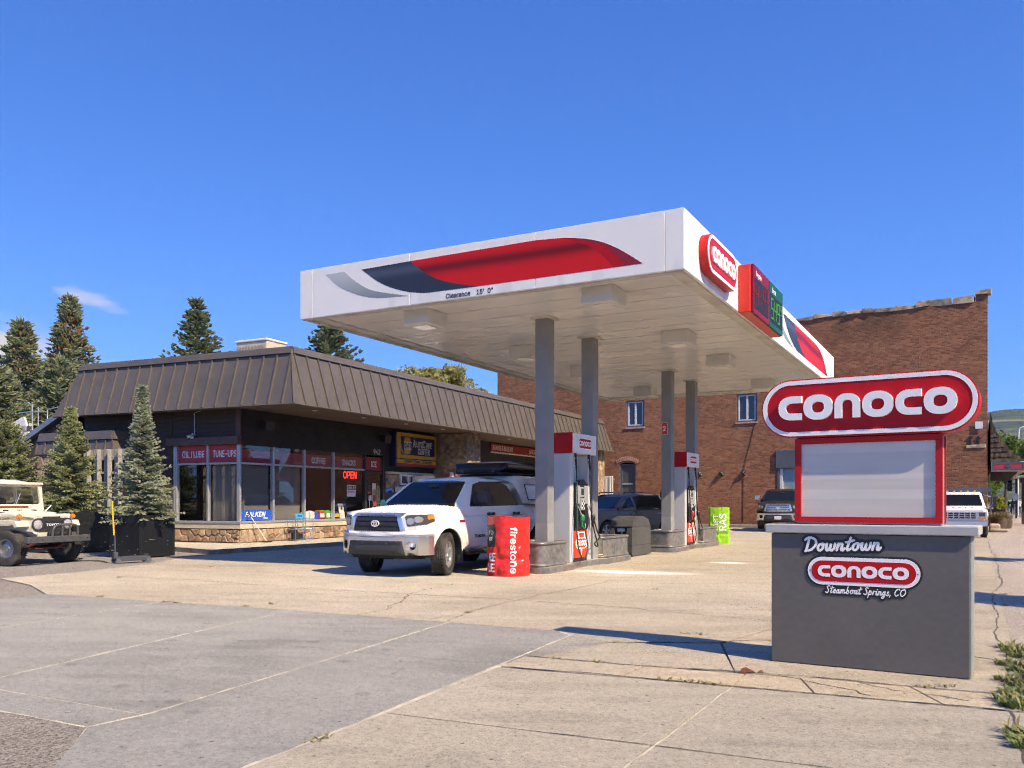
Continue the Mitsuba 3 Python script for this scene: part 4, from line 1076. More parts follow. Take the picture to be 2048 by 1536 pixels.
while u < W_:
    w = .35 + .75 * r_.random(); h = .12 + .16 * r_.random(); zz = HB + .02 * r_.normal()
    P = np.array([(-x, y, z) for x in (u + .02, min(u + w, W_) - .02) for y in (zz - .02, zz + h) for z in (-.40, .07)]) + r_.normal(0, .03, (8, 3))
    bb.p('coping_stone', mv(hull(P), MK), 'coping_stone'); u += w
P = np.array([(x, y, z) for x in (-.52, .14) for y in (HB + .31, HB + .52) for z in (-.5, .08)]) + r_.normal(0, .02, (8, 3))
bb.p('coping_stone', mv(hull(P), MK), 'coping_stone')
bb.p('base_course', mv(box(-W_, -.0, .0, .16, .002, .55, .03), MK), 'kerb_concrete')


def sash(a, b, c, d, mull=True, frame='frame_blue', inner='sash_white', dep=-.16, pane='window_dark'):
    k = bb.p('window', mv(ext(sg.box(-b, c, -a, d).difference(sg.box(-b + .09, c + .09, -a - .09, d - .06)), .12, dep), MK), frame)
    ms = [ext(sg.box(-b + .09, c + .09, -a - .09, d - .06).difference(sg.box(-b + .16, c + .16, -a - .16, d - .12)), .05, dep + .02)]
    bb.p('sash', mv(ms[0], MK), inner, of=k)
    if mull: bb.p('mullion', mv(box(-(a + b) / 2 - .05, -(a + b) / 2 + .05, c + .161, d - .121, dep + .02, dep + .075), MK), inner, of=k)
    bb.p('pane', mv(box(-b + .16, -a - .16, c + .16, d - .12, dep + .01, dep + .02), MK), pane, of=k)
    return k


k = sash(17.70, 18.85, 5.84, 7.40); bb.p('sill', mv(box(-18.9, -17.65, 5.74, 5.84, -.2, .06), MK), 'lintel_rose', of=k)
k = sash(11.08, 12.22, 5.82, 7.38); bb.p('sill', mv(box(-12.27, -11.03, 5.74, 5.82, -.2, .06), MK), 'lintel_rose', of=k)
k = sash(18.24, 19.30, 1.3, 3.66, False, inner='frame_blue', pane='window_film2')
pbr('window_film2', (.10, .11, .12), .15, clear=.7)
bb.p('sash_bar', mv(box(-19.15, -18.4, 2.45, 2.50, -.13, -.08), MK), 'sash_white', of=k)
bb.p('air_conditioner', mv(box(-19.0, -18.5, 1.45, 1.85, -.14, .18, .02), MK), 'sash_white', of=k)
for i in range(13):       # soldier bricks over the arch
    t = -1.0 + 2.0 * i / 12; x = -18.77 + .62 * t; y = 3.86 - .17 * t * t
    a = -t * 22
    bb.p('arch_brick', mv(box(-.04, .04, 0, .24, -.02, .02, .006), MK @ mat((x, y, .012), (math.cos(math.radians(a)), math.sin(math.radians(a)), 0), (-math.sin(math.radians(a)), math.cos(math.radians(a)), 0))), 'lintel_rose', of=k)
k = bb.p('shop_window', mv(cat([box(-10.05, -7.0, 3.22, 4.2, -.2, .10, .02), box(-9.98, -9.85, .5, 3.22, -.2, .04)]), MK), 'frame_blue')
bb.p('jamb', mv(box(-9.845, -9.70, .5, 3.215, -.2, -.02), MK), 'sash_white', of=k); bb.p('pane', mv(box(-9.7, -7.0, .5, 3.215, -.16, -.12), MK), 'window_film', of=k)
for u in (14.31, 13.06, 11.83):
    k = bb.p('wall_vent', mv(hull([(-u - .13, 2.86, .0), (-u + .10, 2.86, .0), (-u - .10, 3.12, .0), (-u + .13, 3.10, .0), (-u - .05, 2.9, .16), (-u + .12, 2.92, .14), (-u, 3.06, .18)]), MK), 'dark_frame')
    bb.p('vent_pipe', mv(cyl((-u, 2.98, .1), (-u + .2, 3.06, .24), .035), MK), 'dark_frame', of=k)
bb.p('cable', mv(tube([(-11.2, 5.7, .02), (-11.8, 3.2, .03), (-11.85, .3, .02)], .012, 4), MK), 'dark_frame')
bb.p('name_stone', mv(box(-.92, -.06, 4.02, 4.18, -.1, .05, .02), MK), 'coping_stone')
bb.p('iron_anchor', mv(cat([box(-.75, -.69, 4.2, 4.62, .0, .05), box(-.82, -.62, 4.5, 4.55, .0, .052)]), MK), 'dark_frame'); bb.p('iron_anchor', mv(cat([box(-.40, -.34, 4.2, 4.60, .0, .05), box(-.47, -.27, 4.48, 4.53, .0, .052)]), MK), 'dark_frame')
wp = Thing('wall_notice', 'small white notice plate high on the brick corner', 'notice')
wp.p('plate', mv(box(-.52, -.2, 4.95, 5.30, .065, .075), MK), 'white_paint'); wp.p('rim', mv(box(-.54, -.18, 4.93, 4.949, .065, .08), MK), 'dark_frame')
# shingled awning on the street side
aw = Thing('shingle_awning', 'flared brown shingle awning on the street side of the brick building', 'awning')
prof = [(.13, 5.72), (.16, 5.3), (.30, 4.9), (.50, 4.45), (.78, 4.05), (1.05, 3.74), (1.30, 3.52), (1.55, 3.38)]
sec = P2([(.125, 3.36)] + [(.125, 5.72)] + prof[1:] + [(1.55, 3.36)])
MK0 = MK; MK = MA_
aw.p('core', mv(ext(sec, 14, -14), MK), 'old_wood')
z = 3.36; row = 0
while z < 5.6:
    h = .235
    xs_ = np.interp(-(z + h * .5), [-q[1] for q in prof[::-1]][::-1], [q[0] for q in prof]); x = .13; j = 0
    while x < xs_ - .02:
        w = .09 + .09 * r_.random(); x2 = min(x + w, xs_)
        lo = z - .03 + .015 * r_.normal()
        aw.p('shingle', mv(hull([(a, b, c) for a in (x + .004, x2 - .004) for b, c in ((lo, .03), (lo, .065), (z + h, .004), (z + h, .02))]), MK), 'shingle')
        x = x2; j += 1
    z += h; row += 1
for i in range(len(prof) - 1):          # street slope rows
    (xa, za), (xb, zb_) = prof[i], prof[i + 1]
    for j in range(22):
        y0 = -.02 - j * .62
        aw.p('shingle', mv(hull([(xa, za, y0), (xa, za, y0 - .60), (xb + .03, zb_ - .02, y0), (xb + .03, zb_ - .02, y0 - .60), (xb + .06, zb_ + .02, y0), (xb + .06, zb_ + .02, y0 - .60)]), MK), 'shingle')
k = aw.p('fascia_box', mv(box(.15, 1.58, 2.88, 3.34, -13.9, .04, .01), MK), 'cream_sill')
aw.p('fascia_border', mv(ext(sg.box(.20, 2.93, 1.54, 3.30).difference(sg.box(.27, 3.0, 1.46, 3.22)), .02, .042), MK), 'frame_blue', of=k)
aw.p('fascia_panel', mv(box(.27, 1.46, 3.0, 3.22, .042, .048), MK), 'band_red', of=k)
aw.p('fascia_cross', mv(cat([box(.74, .99, 3.07, 3.15, .05, .07), box(.81, .92, 3.02, 3.20, .0705, .08)]), MK), 'frame_blue', of=k)
aw.p('under_bracket', mv(hull([(x, y, z) for x, y in ((.13, 2.87), (1.3, 2.87), (.95, 2.45), (.13, 2.45)) for z in (-1.4, -1.0)]), MK), 'old_wood')
MK = MK0
cf = Thing('corrugated_panel', 'white corrugated panel fence between shop pier and brick wall', 'fence')
for i in range(7):
    cf.p('rib', mv(box(-20.4 + i * .14, -20.29 + i * .14, .05, 2.95, .5, .56 + .02 * (i % 2), .02), MK), 'house_white')
cf.p('rail', mv(box(-20.42, -19.4, 2.7, 2.78, .44, .498), MK), 'grey_post')

# ---------------------------------------------------------------- trees
def leafmat(name, c, v=.5, trans=.25):
    def fn(p, n, uv):
        a = noise(p.x * 2.1, p.y * 2.1, p.z * 2.1); b = noise(p.x * 17, p.y * 17, p.z * 17)
        return mi.Color3f(*c) * (1 + v * (a - .5) * 1.6 + v * (b - .5) * 1.6)
    scene[name] = {'type': 'principledthin', 'base_color': proc(fn), 'roughness': .5, 'diff_trans': trans * 2, 'eta': 1.45}


leafmat('needles_blue', (.40, .43, .30), trans=.4)
leafmat('needles_green', (.36, .385, .20), trans=.4)
leafmat('needles_dark', (.22, .25, .14), trans=.4)
leafmat('needles_mid', (.32, .345, .20), trans=.4)
leafmat('leaf_olive', (.36, .34, .13), trans=.4)
leafmat('leaf_green', (.15, .22, .05), trans=.4)
leafmat('leaf_lime', (.30, .34, .04))
leafmat('leaf_dry', (.36, .30, .13))
pbr('cone_brown', grain((.20, .11, .05), .5, 9), .9)
pbr('bark', grain((.11, .085, .065), .5, 14), .95)


def blades(p, d, l, w, k, r):
    """k long diamond faces about every twig segment"""
    n = len(p)
    d = d / np.linalg.norm(d, axis=1, keepdims=True)
    a = np.cross(d, r.normal(size=(n, 3))); a /= np.linalg.norm(a, axis=1, keepdims=True) + 1e-9
    b = np.cross(d, a)
    V = []; F = []
    for j in range(k):
        th = np.pi * j / k
        s = (a * math.cos(th) + b * math.sin(th)) * w[:, None] * .5
        m = p + d * l[:, None] * .45
        V.append(np.stack([p, m + s, p + d * l[:, None], m - s], 1))
    V = np.concatenate(V, 0); i = np.arange(len(V)) * 4
    F = np.vstack([np.stack([i, i + 1, i + 2], -1), np.stack([i, i + 2, i + 3], -1)])
    return trimesh.Trimesh(V.reshape(-1, 3), F, process=False)


def spruce(H, R, seed, whorls=26, per=6, tw=.16, w=.035, k=3, z0=.03, lean=(0, 0), power=.85, sp=.10, skirt=1.0):
    r = np.random.default_rng(seed); P, D, L, Wd = [], [], [], []; br = []
    for i in range(whorls):
        f = z0 + (1 - z0) * (i + r.random() * .6) / whorls
        if f > .985: continue
        z = H * f
        for j in range(per):
            az = r.random() * 6.283
            ln = (R * (1 - f) ** power * (.72 + .42 * r.random()) + .02 * R) * (skirt if f < .12 else 1)
            el = math.radians(-12 + 48 * f + r.normal(0, 6))
            base = np.array([0, 0, z]); dirv = np.array([math.cos(az) * math.cos(el), math.sin(az) * math.cos(el), math.sin(el)])
            ns = max(3, int(ln / sp)); br.append((base, base + dirv * ln, ln))
            side = np.array([-math.sin(az), math.cos(az), 0])
            for q in range(ns):
                t = (q + .5) / ns
                if t < .12: continue
                pos = base + dirv * ln * t + np.array([0, 0, .10 * ln * t * t])
                tl = tw * (1.25 - .75 * t) * (.7 + .6 * r.random()) * (1 + .5 * (1 - f))
                for sgn in (-1, 1, 0):
                    dd = dirv * .75 + side * sgn * (.75 + .3 * r.random()) + np.array([0, 0, (.28 if sgn == 0 else -.05) + .15 * r.normal()])
                    P.append(pos); D.append(dd); L.append(tl * (1.0 if sgn else .75)); Wd.append(w * (.8 + .5 * r.random()))
    for q in range(8):
        P.append(np.array([0, 0, H * (.93 + .009 * q)])); D.append(np.array([r.normal() * .45, r.normal() * .45, 1.])); L.append(tw * .9); Wd.append(w)
    m = blades(np.array(P), np.array(D), np.array(L), np.array(Wd), k, r)
    trunk = cyl((0, 0, -.1), (0, 0, H * .97), R * .045 + .02, .008, 8)
    limbs = cat([trimesh.creation.cylinder(1, 1, sections=3)] if not br else [tube([a, a + (b - a) * .8], [.012 * R + .004, .003], 3) for a, b, l in br[::2]])
    for q in (m, trunk, limbs):
        v = q.vertices; v[:, 0] += lean[0] * v[:, 2] / H; v[:, 1] += lean[1] * v[:, 2] / H; q.vertices = v
    return m, trunk, limbs


def spruce_tree(x, y, z, H, R, seed, label, mat_, group=None, cones=False, name='spruce_tree', **kw):
    t = Thing(name, label, 'spruce', T=xf(x, y, z, 0), group=group)
    m, tr, li = spruce(H, R, seed, **kw)
    t.p('crown', m, mat_); t.p('trunk', tr, 'bark', smooth=60); t.p('limbs', li, 'bark', kind='stuff')
    if cones:
        r = np.random.default_rng(seed + 99); ms = []
        P = []; D = []
        for i in range(420):
            f = .74 + .24 * r.random(); a = r.random() * 6.283; rad = R * (1 - f) ** .85 * (.5 + .5 * r.random())
            P.append((math.cos(a) * rad, math.sin(a) * rad, H * f)); D.append((r.normal() * .2, r.normal() * .2, -1))
        n = len(P)
        t.p('cones', blades(np.array(P), np.array(D), np.full(n, .20), np.full(n, .10), 2, r), 'cone_brown', kind='stuff')


# potted spruces in black planters
pbr('planter_black', proc(lambda p, n, uv: mix(mi.Color3f(.016, .017, .018), mi.Color3f(.45, .45, .45), smoothstep(.86, .93, noise(p.x * 9 + 3 * noise(p.z * 3), p.y * 9, p.z * 22)) * smoothstep(.9, .1, p.z) * .8)), .3, spec=.5)
pbr('soil', (.05, .035, .025), .95)


def planter(x, y, deg, w, d, h, label):
    t = Thing('planter_box', label, 'planter', T=xf(x, y, 0, deg), group=None)
    e = .05
    for a in ((-w / 2, w / 2, -d / 2, -d / 2 + e), (-w / 2, w / 2, d / 2 - e, d / 2), (-w / 2, -w / 2 + e, -d / 2 + e, d / 2 - e), (w / 2 - e, w / 2, -d / 2 + e, d / 2 - e)):
        t.p('side', box(a[0], a[1], a[2], a[3], .02, h, .006), 'planter_black')
    t.p('soil', box(-w / 2 + e, w / 2 - e, -d / 2 + e, d / 2 - e, h - .2, h - .06), 'soil')


planter(-18.84, 14.89, 2, 1.10, 1.10, 1.07, 'black scratched planter box beside the yellow jack handle')
planter(-22.40, 15.35, 2, 1.5, 1.4, 1.12, 'black planter box behind the cream off-roader')
planter(-26.2, 15.7, 2, 1.55, 1.45, 1.1, 'black planter box at the far left behind the off-roader')
kwp = dict(whorls=42, per=9, tw=.15, w=.050, k=2, sp=.085, z0=.0)
spruce_tree(-18.84, 14.89, .95, 3.42, .95, 101, 'blue green potted spruce with forked tip right of the grey fin fence', 'needles_blue', 'potted spruces by the shop', **{**kwp, 'power': 1.12})
spruce_tree(-22.55, 15.45, 1.0, 3.05, 1.08, 102, 'green potted spruce left of the grey fin fence', 'needles_green', 'potted spruces by the shop', **{**kwp, 'power': .85, 'skirt': 1.1})
spruce_tree(-26.0, 15.7, 1.0, 2.85, 1.35, 103, 'green potted spruce cut by the left edge of the picture', 'needles_green', 'potted spruces by the shop', **{**kwp, 'power': .62})
# far spruces
kwb = dict(whorls=38, per=7, tw=.62, w=.17, k=2, sp=.30, z0=.06)
g_ = 'tall spruces behind the shop'
spruce_tree(-48.26, 33.01, 0, 13.7, 4.3, 201, 'tallest spruce with brown cones left of the shop roof', 'needles_mid', g_, cones=True, **kwb)
spruce_tree(-46.9, 29.2, 0, 11.4, 4.0, 202, 'brown coned spruce nearest the left edge of the picture', 'needles_mid', g_, cones=True, **kwb)
spruce_tree(-47.9, 42.3, 0, 15.4, 6.0, 203, 'dark pointed spruce rising behind the middle of the shop roof', 'needles_dark', g_, **{**kwb, 'sp': .36})
spruce_tree(-38.4, 45.2, 0, 13.3, 4.6, 204, 'dark spruce between shop roof and canopy edge', 'needles_dark', g_, **{**kwb, 'power': .55, 'per': 9})
spruce_tree(-40.6, 24.0, 0, 7.6, 3.0, 205, 'broad lower green spruce left of the lean-to roof', 'needles_mid', g_, **{**kwb, 'power': .6})
spruce_tree(-41.0, 27.5, 0, 8.6, 2.9, 206, 'bushy spruce just left of the mansard end', 'needles_mid', g_, **{**kwb, 'power': .6})
spruce_tree(-45.5, 25.5, 0, 8.0, 3.0, 207, 'dark low spruce at the left edge behind the antenna', 'needles_dark', g_, **{**kwb, 'power': .6})


def leafy(name, x, y, H, crown, mat_, n, leaf, seed, label, category='tree', trunk_h=None, group=None, clumps=26, z0=0.):
    """trunk, limbs and leaf clumps; crown = (rx, ry, rz)"""
    r = np.random.default_rng(seed); t = Thing(name, label, category, T=xf(x, y, z0, 0), group=group)
    rx_, ry_, rz_ = crown; cz = H - rz_
    cs = []
    for i in range(clumps):
        v = r.normal(size=3); v /= np.linalg.norm(v); v *= (.35 + .65 * r.random() ** .5)
        cs.append((v[0] * rx_ * .85, v[1] * ry_ * .85, cz + v[2] * rz_ * .85))
    cs = np.array(cs); idx = r.integers(0, clumps, n)
    v = r.normal(size=(n, 3)); v /= np.linalg.norm(v, axis=1, keepdims=True); rad = (r.random(n) ** .45)[:, None]
    P = cs[idx] + v * rad * np.array([rx_, ry_, rz_]) * (.22 + .16 * r.random((clumps, 1))[idx])
    m = blades(P, r.normal(size=(n, 3)) + np.array([0, 0, -.3]), leaf * (.6 + .8 * r.random(n)), leaf * .75 * np.ones(n), 1, r)
    t.p('crown', m, mat_)
    ms = [tube(curve([(0, 0, -.1), (.05 * rx_, 0, cz * .5), (0, 0, cz)], 8), np.linspace(.05 * H * .5 + .03, .03, 8 if False else len(curve([(0, 0, 0), (0, 0, 1), (0, 0, 2)], 8))), 7)]
    t.p('trunk', ms[0], 'bark', smooth=60)
    t.p('limbs', cat([tube([(0, 0, max(.1, cz * .55)), tuple(np.array(c) * (.6, .6, 1) * .5 + np.array([0, 0, cz * .35])), tuple(c)], [.03 * rx_, .018 * rx_, .006 * rx_], 4) for c in cs[:14]]), 'bark', kind='stuff')
    return t


leafy('cottonwood_tree', -41.8, 62.7, 14.0, (3.6, 3.2, 2.2), 'leaf_olive', 8000, .30, 301, 'olive yellow leafy tree behind the shop roof right of the dark spruce')
leafy('cottonwood_tree', -38.2, 64.0, 11.6, (1.5, 1.5, 1.1), 'leaf_dry', 1600, .28, 302, 'thin dry leafy tree top beside the olive tree')
gt = 'street trees beyond the awning'
for i, (x, y, H, r0, lb) in enumerate(((3.5, 86, 7.2, 2.4, 'green street tree nearest behind the shingle awning'), (1.6, 104, 8.8, 2.8, 'taller green street tree behind the awning fascia'), (4.6, 118, 8.4, 3.0, 'green street tree at the right edge of the picture'), (-.2, 130, 6.5, 2.6, 'farthest green street tree above the crowd'))):
    leafy('street_tree', x + .9, y, H, (r0, r0, r0 * .95), 'leaf_green', 5200, .26, 310 + i, lb, group=gt)
leafy('flower_shrub', .88, 56.8, 1.35, (.62, .6, .42), 'leaf_lime', 1500, .11, 320, 'lime green shrub overflowing a black pot by the crowd', 'shrub', clumps=12, z0=.42)
# street trees right of the frame, whose shade falls over the path
leafy('roadside_tree', 5.35, 22.7, 5.7, (1.0, .9, 1.0), 'leaf_green', 2600, .17, 330, 'young roadside tree right of the picture shading the path', 'tree', clumps=16)
leafy('roadside_tree', 5.05, 12.75, 5.6, (1.1, .75, .9), 'leaf_green', 2600, .17, 331, 'second young roadside tree right of the picture', 'tree', clumps=16)

# ---------------------------------------------------------------- hills
def hill_fn(p, n, uv):
    a = fbm(p.x * .004, p.y * .004, p.z * .006, 4); b = noise(p.x * .05, p.y * .05, p.z * .09); c = fbm(p.x * .0016 + 4, p.y * .0016, p.z * .004, 3)
    col = mix(mi.Color3f(.028, .042, .028), mi.Color3f(.058, .070, .038), smoothstep(.35, .6, a)) * (.55 + .9 * b)
    col = col * (.7 + .6 * noise(p.x * .11, p.y * .11, p.z * .2))
    col = mix(col, mi.Color3f(.20, .20, .09), smoothstep(.028, .008, dr.abs(fbm(p.x * .0021 + 4, p.y * .0021, p.z * .002, 3) - .5)) * .6)
    return mix(col, mi.Color3f(.33, .26, .17), smoothstep(.014, .004, dr.abs(fbm(p.x * .0012 + 9, p.y * .0012, p.z * .010, 2) - .47)) * .7)


pbr('hill_forest', proc(hill_fn), .95, spec=.1)
az = np.radians(np.linspace(-75, 30, 260)); rr = np.concatenate([np.linspace(900, 3600, 70), [5200.]])
AZ, RR = np.meshgrid(az, rr, indexing='ij')
t_ = np.clip((RR - 900) / 2100, 0, 1)
ridge = .088 + .016 * (meshkit.fbm(np.stack([AZ * 6, AZ * 0 + 2, AZ * 0], -1), 4, 3) - .5) * 2 + .004 * np.sin(AZ * 31)
ridge = ridge * np.where(np.degrees(AZ) < -10, .82, 1.)
hh = 3000 * ridge * (t_ * t_ * (3 - 2 * t_)) * (.86 + .28 * meshkit.fbm(np.stack([RR * np.sin(AZ) / 420, RR * np.cos(AZ) / 420, 0 * RR], -1), 5, 9)) * np.where(RR > 3000, np.clip(1 - (RR - 3000) / 2400, 0, 1), 1) - 2
V = np.stack([RR * np.sin(AZ), RR * np.cos(AZ), hh], -1).reshape(-1, 3)
i, j = np.meshgrid(np.arange(len(az) - 1), np.arange(len(rr) - 1), indexing='ij'); nn_ = len(rr)
q = np.stack([i * nn_ + j, i * nn_ + j + 1, (i + 1) * nn_ + j + 1, (i + 1) * nn_ + j], -1).reshape(-1, 4)
hm = trimesh.Trimesh(V, np.vstack([q[:, [0, 1, 2]], q[:, [0, 2, 3]]]), process=False); hm.fix_normals()
solid('hills', hm, 'hill_forest', 'forested mountain ridge with pale cleared strips', kind='structure', smooth=True)

# ---------------------------------------------------------------- across the street (seen as reflections)
for i, (y, w, h, b) in enumerate(((2, 15, 6.2, 'brick2'), (19, 16, 5.0, 'grey_post'), (37, 17, 7.0, 'brick2'), (56, 15, 5.5, 'trim_brown'))):
    t = Thing('street_building', ('brick shop across the street opposite the pylon sign', 'grey shop across the street opposite the fuel pumps', 'tall brick shop across the street opposite the service bays', 'brown shop across the street farthest up')[i], 'building')
    t.p('walls', box(21, 33, y, y + w - .5, 0, h, .02), b); t.p('parapet', box(20.9, 33.1, y - .05, y + w - .45, h + .002, h + .35, .03), 'trim_brown')
    for k in range(4):
        wn = t.p('window', box(20.94, 20.998, y + 1 + k * 3.5, y + 3.6 + k * 3.5, .8, 3.0), 'dark_frame'); t.p('pane', box(20.92, 20.939, y + 1.1 + k * 3.5, y + 3.5 + k * 3.5, .9, 2.9), 'window_dark', of=wn)
pbr('brick2', grain((.10, .07, .055), .4, 9), .9)
for i, (x, y) in enumerate(((17.6, 8), (17.8, 26), (17.4, 41), (17.9, 60))):
    leafy('kerb_tree', x, y, 7.0, (2.2, 2.4, 2.0), 'leaf_green', 3000, .3, 340 + i, ('kerb tree across the street opposite the pylon sign', 'kerb tree across the street opposite the pumps', 'kerb tree across the street opposite the bays', 'kerb tree across the street farthest up')[i])

# ---------------------------------------------------------------- pylon sign
pbr('cabinet_grey', grain((.112, .106, .098), .16, 26), .55)
pbr('cap_grey', grain((.40, .40, .395), .1, 8), .45)
pbr('frame_red', (.46, .010, .013), .42, spec=.3)
pbr('acrylic', proc(lambda p, n, uv: mi.Color3f(.60, .565, .50) * (1 + .22 * (fbm(p.x * 1.2, p.z * 9., 2., 3) - .5) + .10 * smoothstep(.45, .55, noise(p.z * 13, 3.)))), .2, spec=.5, clear=.35)
pbr('zinc', grain((.33, .37, .37), .3, 20), .45, metal=.5)
YF = 7.66
ps = Thing('pylon_sign', 'street sign with red pill logo over a blank framed display on a grey base cabinet', 'sign', T=mat((-.052, 7.642, 0), (1.016 * math.cos(.05), -1.016 * math.sin(.05), 0), (math.sin(.05), math.cos(.05), 0), (0, 0, 1)) @ mat((.052, -7.642, 0), (1, 0, 0), (0, 1, 0)))
ps.p('base_cabinet', box(-1.572, -.052, YF, YF + .43, .004, 1.128, .006), 'cabinet_grey')
for x in (-1.05, -.56):
    pass
ps.p('base_edge', cat([box(-.0515, -.045, YF + .02, YF + .43, .02, 1.12)]), 'zinc')
ps.p('base_cap', box(-1.615, .012, YF - .04, YF + .48, 1.132, 1.208, .008), 'cap_grey')
F_ = mat((0, YF + .06, 0), (1, 0, 0), (0, 0, 1))
ps.p('display_case', box(-1.375, -.255, YF + .075, YF + .34, 1.21, 1.955, .004), 'zinc')
ps.p('case_top', box(-1.37, -.26, YF + .08, YF + .335, 1.957, 1.985), 'dark_frame')
for nm, g in (('frame_rail', sg.box(-1.385, 1.902, -.247, 1.948)), ('frame_rail', sg.box(-1.385, 1.225, -.247, 1.272)), ('frame_stile', sg.box(-1.385, 1.274, -1.335, 1.900)), ('frame_stile', sg.box(-.297, 1.274, -.247, 1.900))):
    ps.p(nm, mv(ext(g, .03, -.014), F_), 'frame_red')
ps.p('rear_frame', box(-.254, -.2445, YF + .30, YF + .345, 1.22, 1.945), 'frame_red')
ps.p('display_panel', mv(ext(sg.box(-1.334, 1.273, -.298, 1.901), .004, -.012), F_), 'acrylic')
ML = mat((-.818, YF - .015, 2.207), (1, 0, 0), (0, 0, 1))
ps_k = logo_plate(ps, ML, 1.665, .50, .205, .28, raise_=.040, recess=0, lw=1.36, ring=.036)
ps.p('head_post', cat([box(-1.2, -1.1, YF + .12, YF + .22, 1.95, 2.0), box(-.55, -.45, YF + .12, YF + .22, 1.95, 2.0)]), 'dark_frame')
# decal with script lettering
GL = {  # simple brush script, unit x-height 1
    'D': (1.42, [[(.35, 1.75), (.15, .2), (.05, -.05)], [(-.15, 1.55), (.3, 1.85), (1.0, 1.6), (1.25, .95), (.8, .2), (.05, -.02)]]),
    'o': (.98, [[(.62, .95), (.22, .85), (.05, .35), (.3, .0), (.62, .25), (.66, .7), (.5, .98), (.8, .8), (1.0, .85)]]),
    'w': (1.25, [[(.08, .95), (.02, .3), (.2, .0), (.45, .3), (.55, .85), (.52, .2), (.75, .0), (1.0, .35), (1.05, .95)]]),
    'n': (1.0, [[(.15, .95), (.02, .02)], [(.05, .4), (.3, .85), (.6, .9), (.6, .5), (.55, .1), (.75, .0), (.95, .3)]]),
    't': (.72, [[(.45, 1.7), (.2, .35), (.3, .0), (.6, .2)], [(-.05, 1.1), (.35, 1.15), (.85, 1.35)]]),
    'S': (1.15, [[(1.0, 1.6), (.6, 1.75), (.3, 1.4), (.6, .95), (.75, .4), (.4, -.02), (-.05, .2)]]),
    'e': (.8, [[(.1, .45), (.5, .6), (.55, .9), (.25, .85), (.05, .35), (.25, .0), (.7, .25)]]),
    'a': (1.0, [[(.65, .9), (.25, .85), (.03, .3), (.2, .0), (.5, .3), (.68, .92), (.6, .2), (.72, .0), (.98, .3)]]),
    'm': (1.45, [[(.12, .95), (.02, .02)], [(.05, .45), (.3, .9), (.5, .8), (.42, .05)], [(.48, .45), (.75, .92), (.98, .8), (.95, .15), (1.1, .0), (1.35, .3)]]),
    'b': (.95, [[(.35, 1.8), (.12, .6), (.1, .1), (.4, .0), (.65, .45), (.45, .85), (.15, .55)]]),
    'p': (.95, [[(.15, 1.0), (-.15, -.75)], [(.05, .5), (.35, .95), (.65, .7), (.5, .1), (.05, .1)]]),
    'r': (.72, [[(.15, .95), (.02, .02)], [(.06, .4), (.3, .85), (.65, .85)]]),
    'i': (.5, [[(.15, .9), (.05, .2), (.18, .0), (.45, .3)], [(.24, 1.3), (.27, 1.38)]]),
    'g': (.95, [[(.65, .9), (.25, .85), (.05, .35), (.3, .1), (.6, .5), (.68, .92), (.5, -.4), (.2, -.75), (-.1, -.5), (.8, .2)]]),
    's': (.75, [[(.6, .85), (.3, .9), (.25, .6), (.5, .35), (.35, .0), (.0, .1)]]),
    ',': (.5, [[(.15, .12), (.02, -.3)]]), ' ': (.6, []),
    'C': (1.3, [[(1.15, 1.5), (.75, 1.75), (.2, 1.2), (.05, .5), (.4, .0), (.95, .3)]]), 'O': (1.5, [[(.9, 1.7), (.3, 1.4), (.05, .6), (.4, .0), (1.0, .3), (1.25, 1.1), (.9, 1.7), (.65, 1.5)]])}


def script(s, xh, pen, slope=.0, slant=.12):
    x = 0; out = []
    for c in s:
        w, st = GL[c]
        for p in st:
            q = curve(p, 26) if len(p) > 2 else np.array(p)
            g = sg.LineString([((x + a + slant * b) * xh, (b + slope * (x + a)) * xh) for a, b in q]).buffer(pen, quad_segs=3)
            out.append(g)
        x += w + .06
    return so.unary_union(out), x * xh


DM = mat((-.833, YF - .001, .815), (1, 0, 0), (0, 0, 1))
s1, w1 = script('Downtown', .062, .0095, slope=.045)
s1 = sa.translate(s1, -.455, .165)
s2, w2 = script('Steamboat Springs, CO', .0335, .0042)
s2 = sa.translate(s2, -w2 / 2 + .02, -.185)
if w1 > 0:
    s1 = sa.scale(s1, .60 / w1, 1, origin=(-.455, .165)); s2 = sa.scale(s2, .62 / w2, 1, origin=(.02, -.185))
pill = stadium(.865, .235)
k = ps.p('decal_backing', mv(ext(so.unary_union([pill.buffer(.017), s1.buffer(.021), s2.buffer(.017)]).buffer(.006).buffer(-.006), .004, .0), DM), 'black_paint')
ps.p('decal_ring', mv(ext(pill, .004, .0045), DM), 'white_paint', of=k)
ps.p('decal_field', mv(ext(stadium(.805, .175), .003, .009), DM), 'red_field', of=k)
L, W = logo_letters(.098)
for g in L: ps.p('decal_letter', mv(ext(sa.scale(g, .70 / W, 1, origin=(0, 0)), .003, .0125), DM), 'white_paint', of=k)
ps.p('decal_script', mv(ext(s1, .003, .0085), DM), 'white_paint', of=k); ps.p('decal_script', mv(ext(s2, .003, .0045), DM), 'white_paint', of=k)
for x in (-.415, .415): ps.p('decal_screw', mv(lathe([(0, .011), (.006, .0105), (.007, .0085)], 8), DM @ mat((x, 0, 0), (1, 0, 0), (0, 1, 0))), 'zinc', of=k)

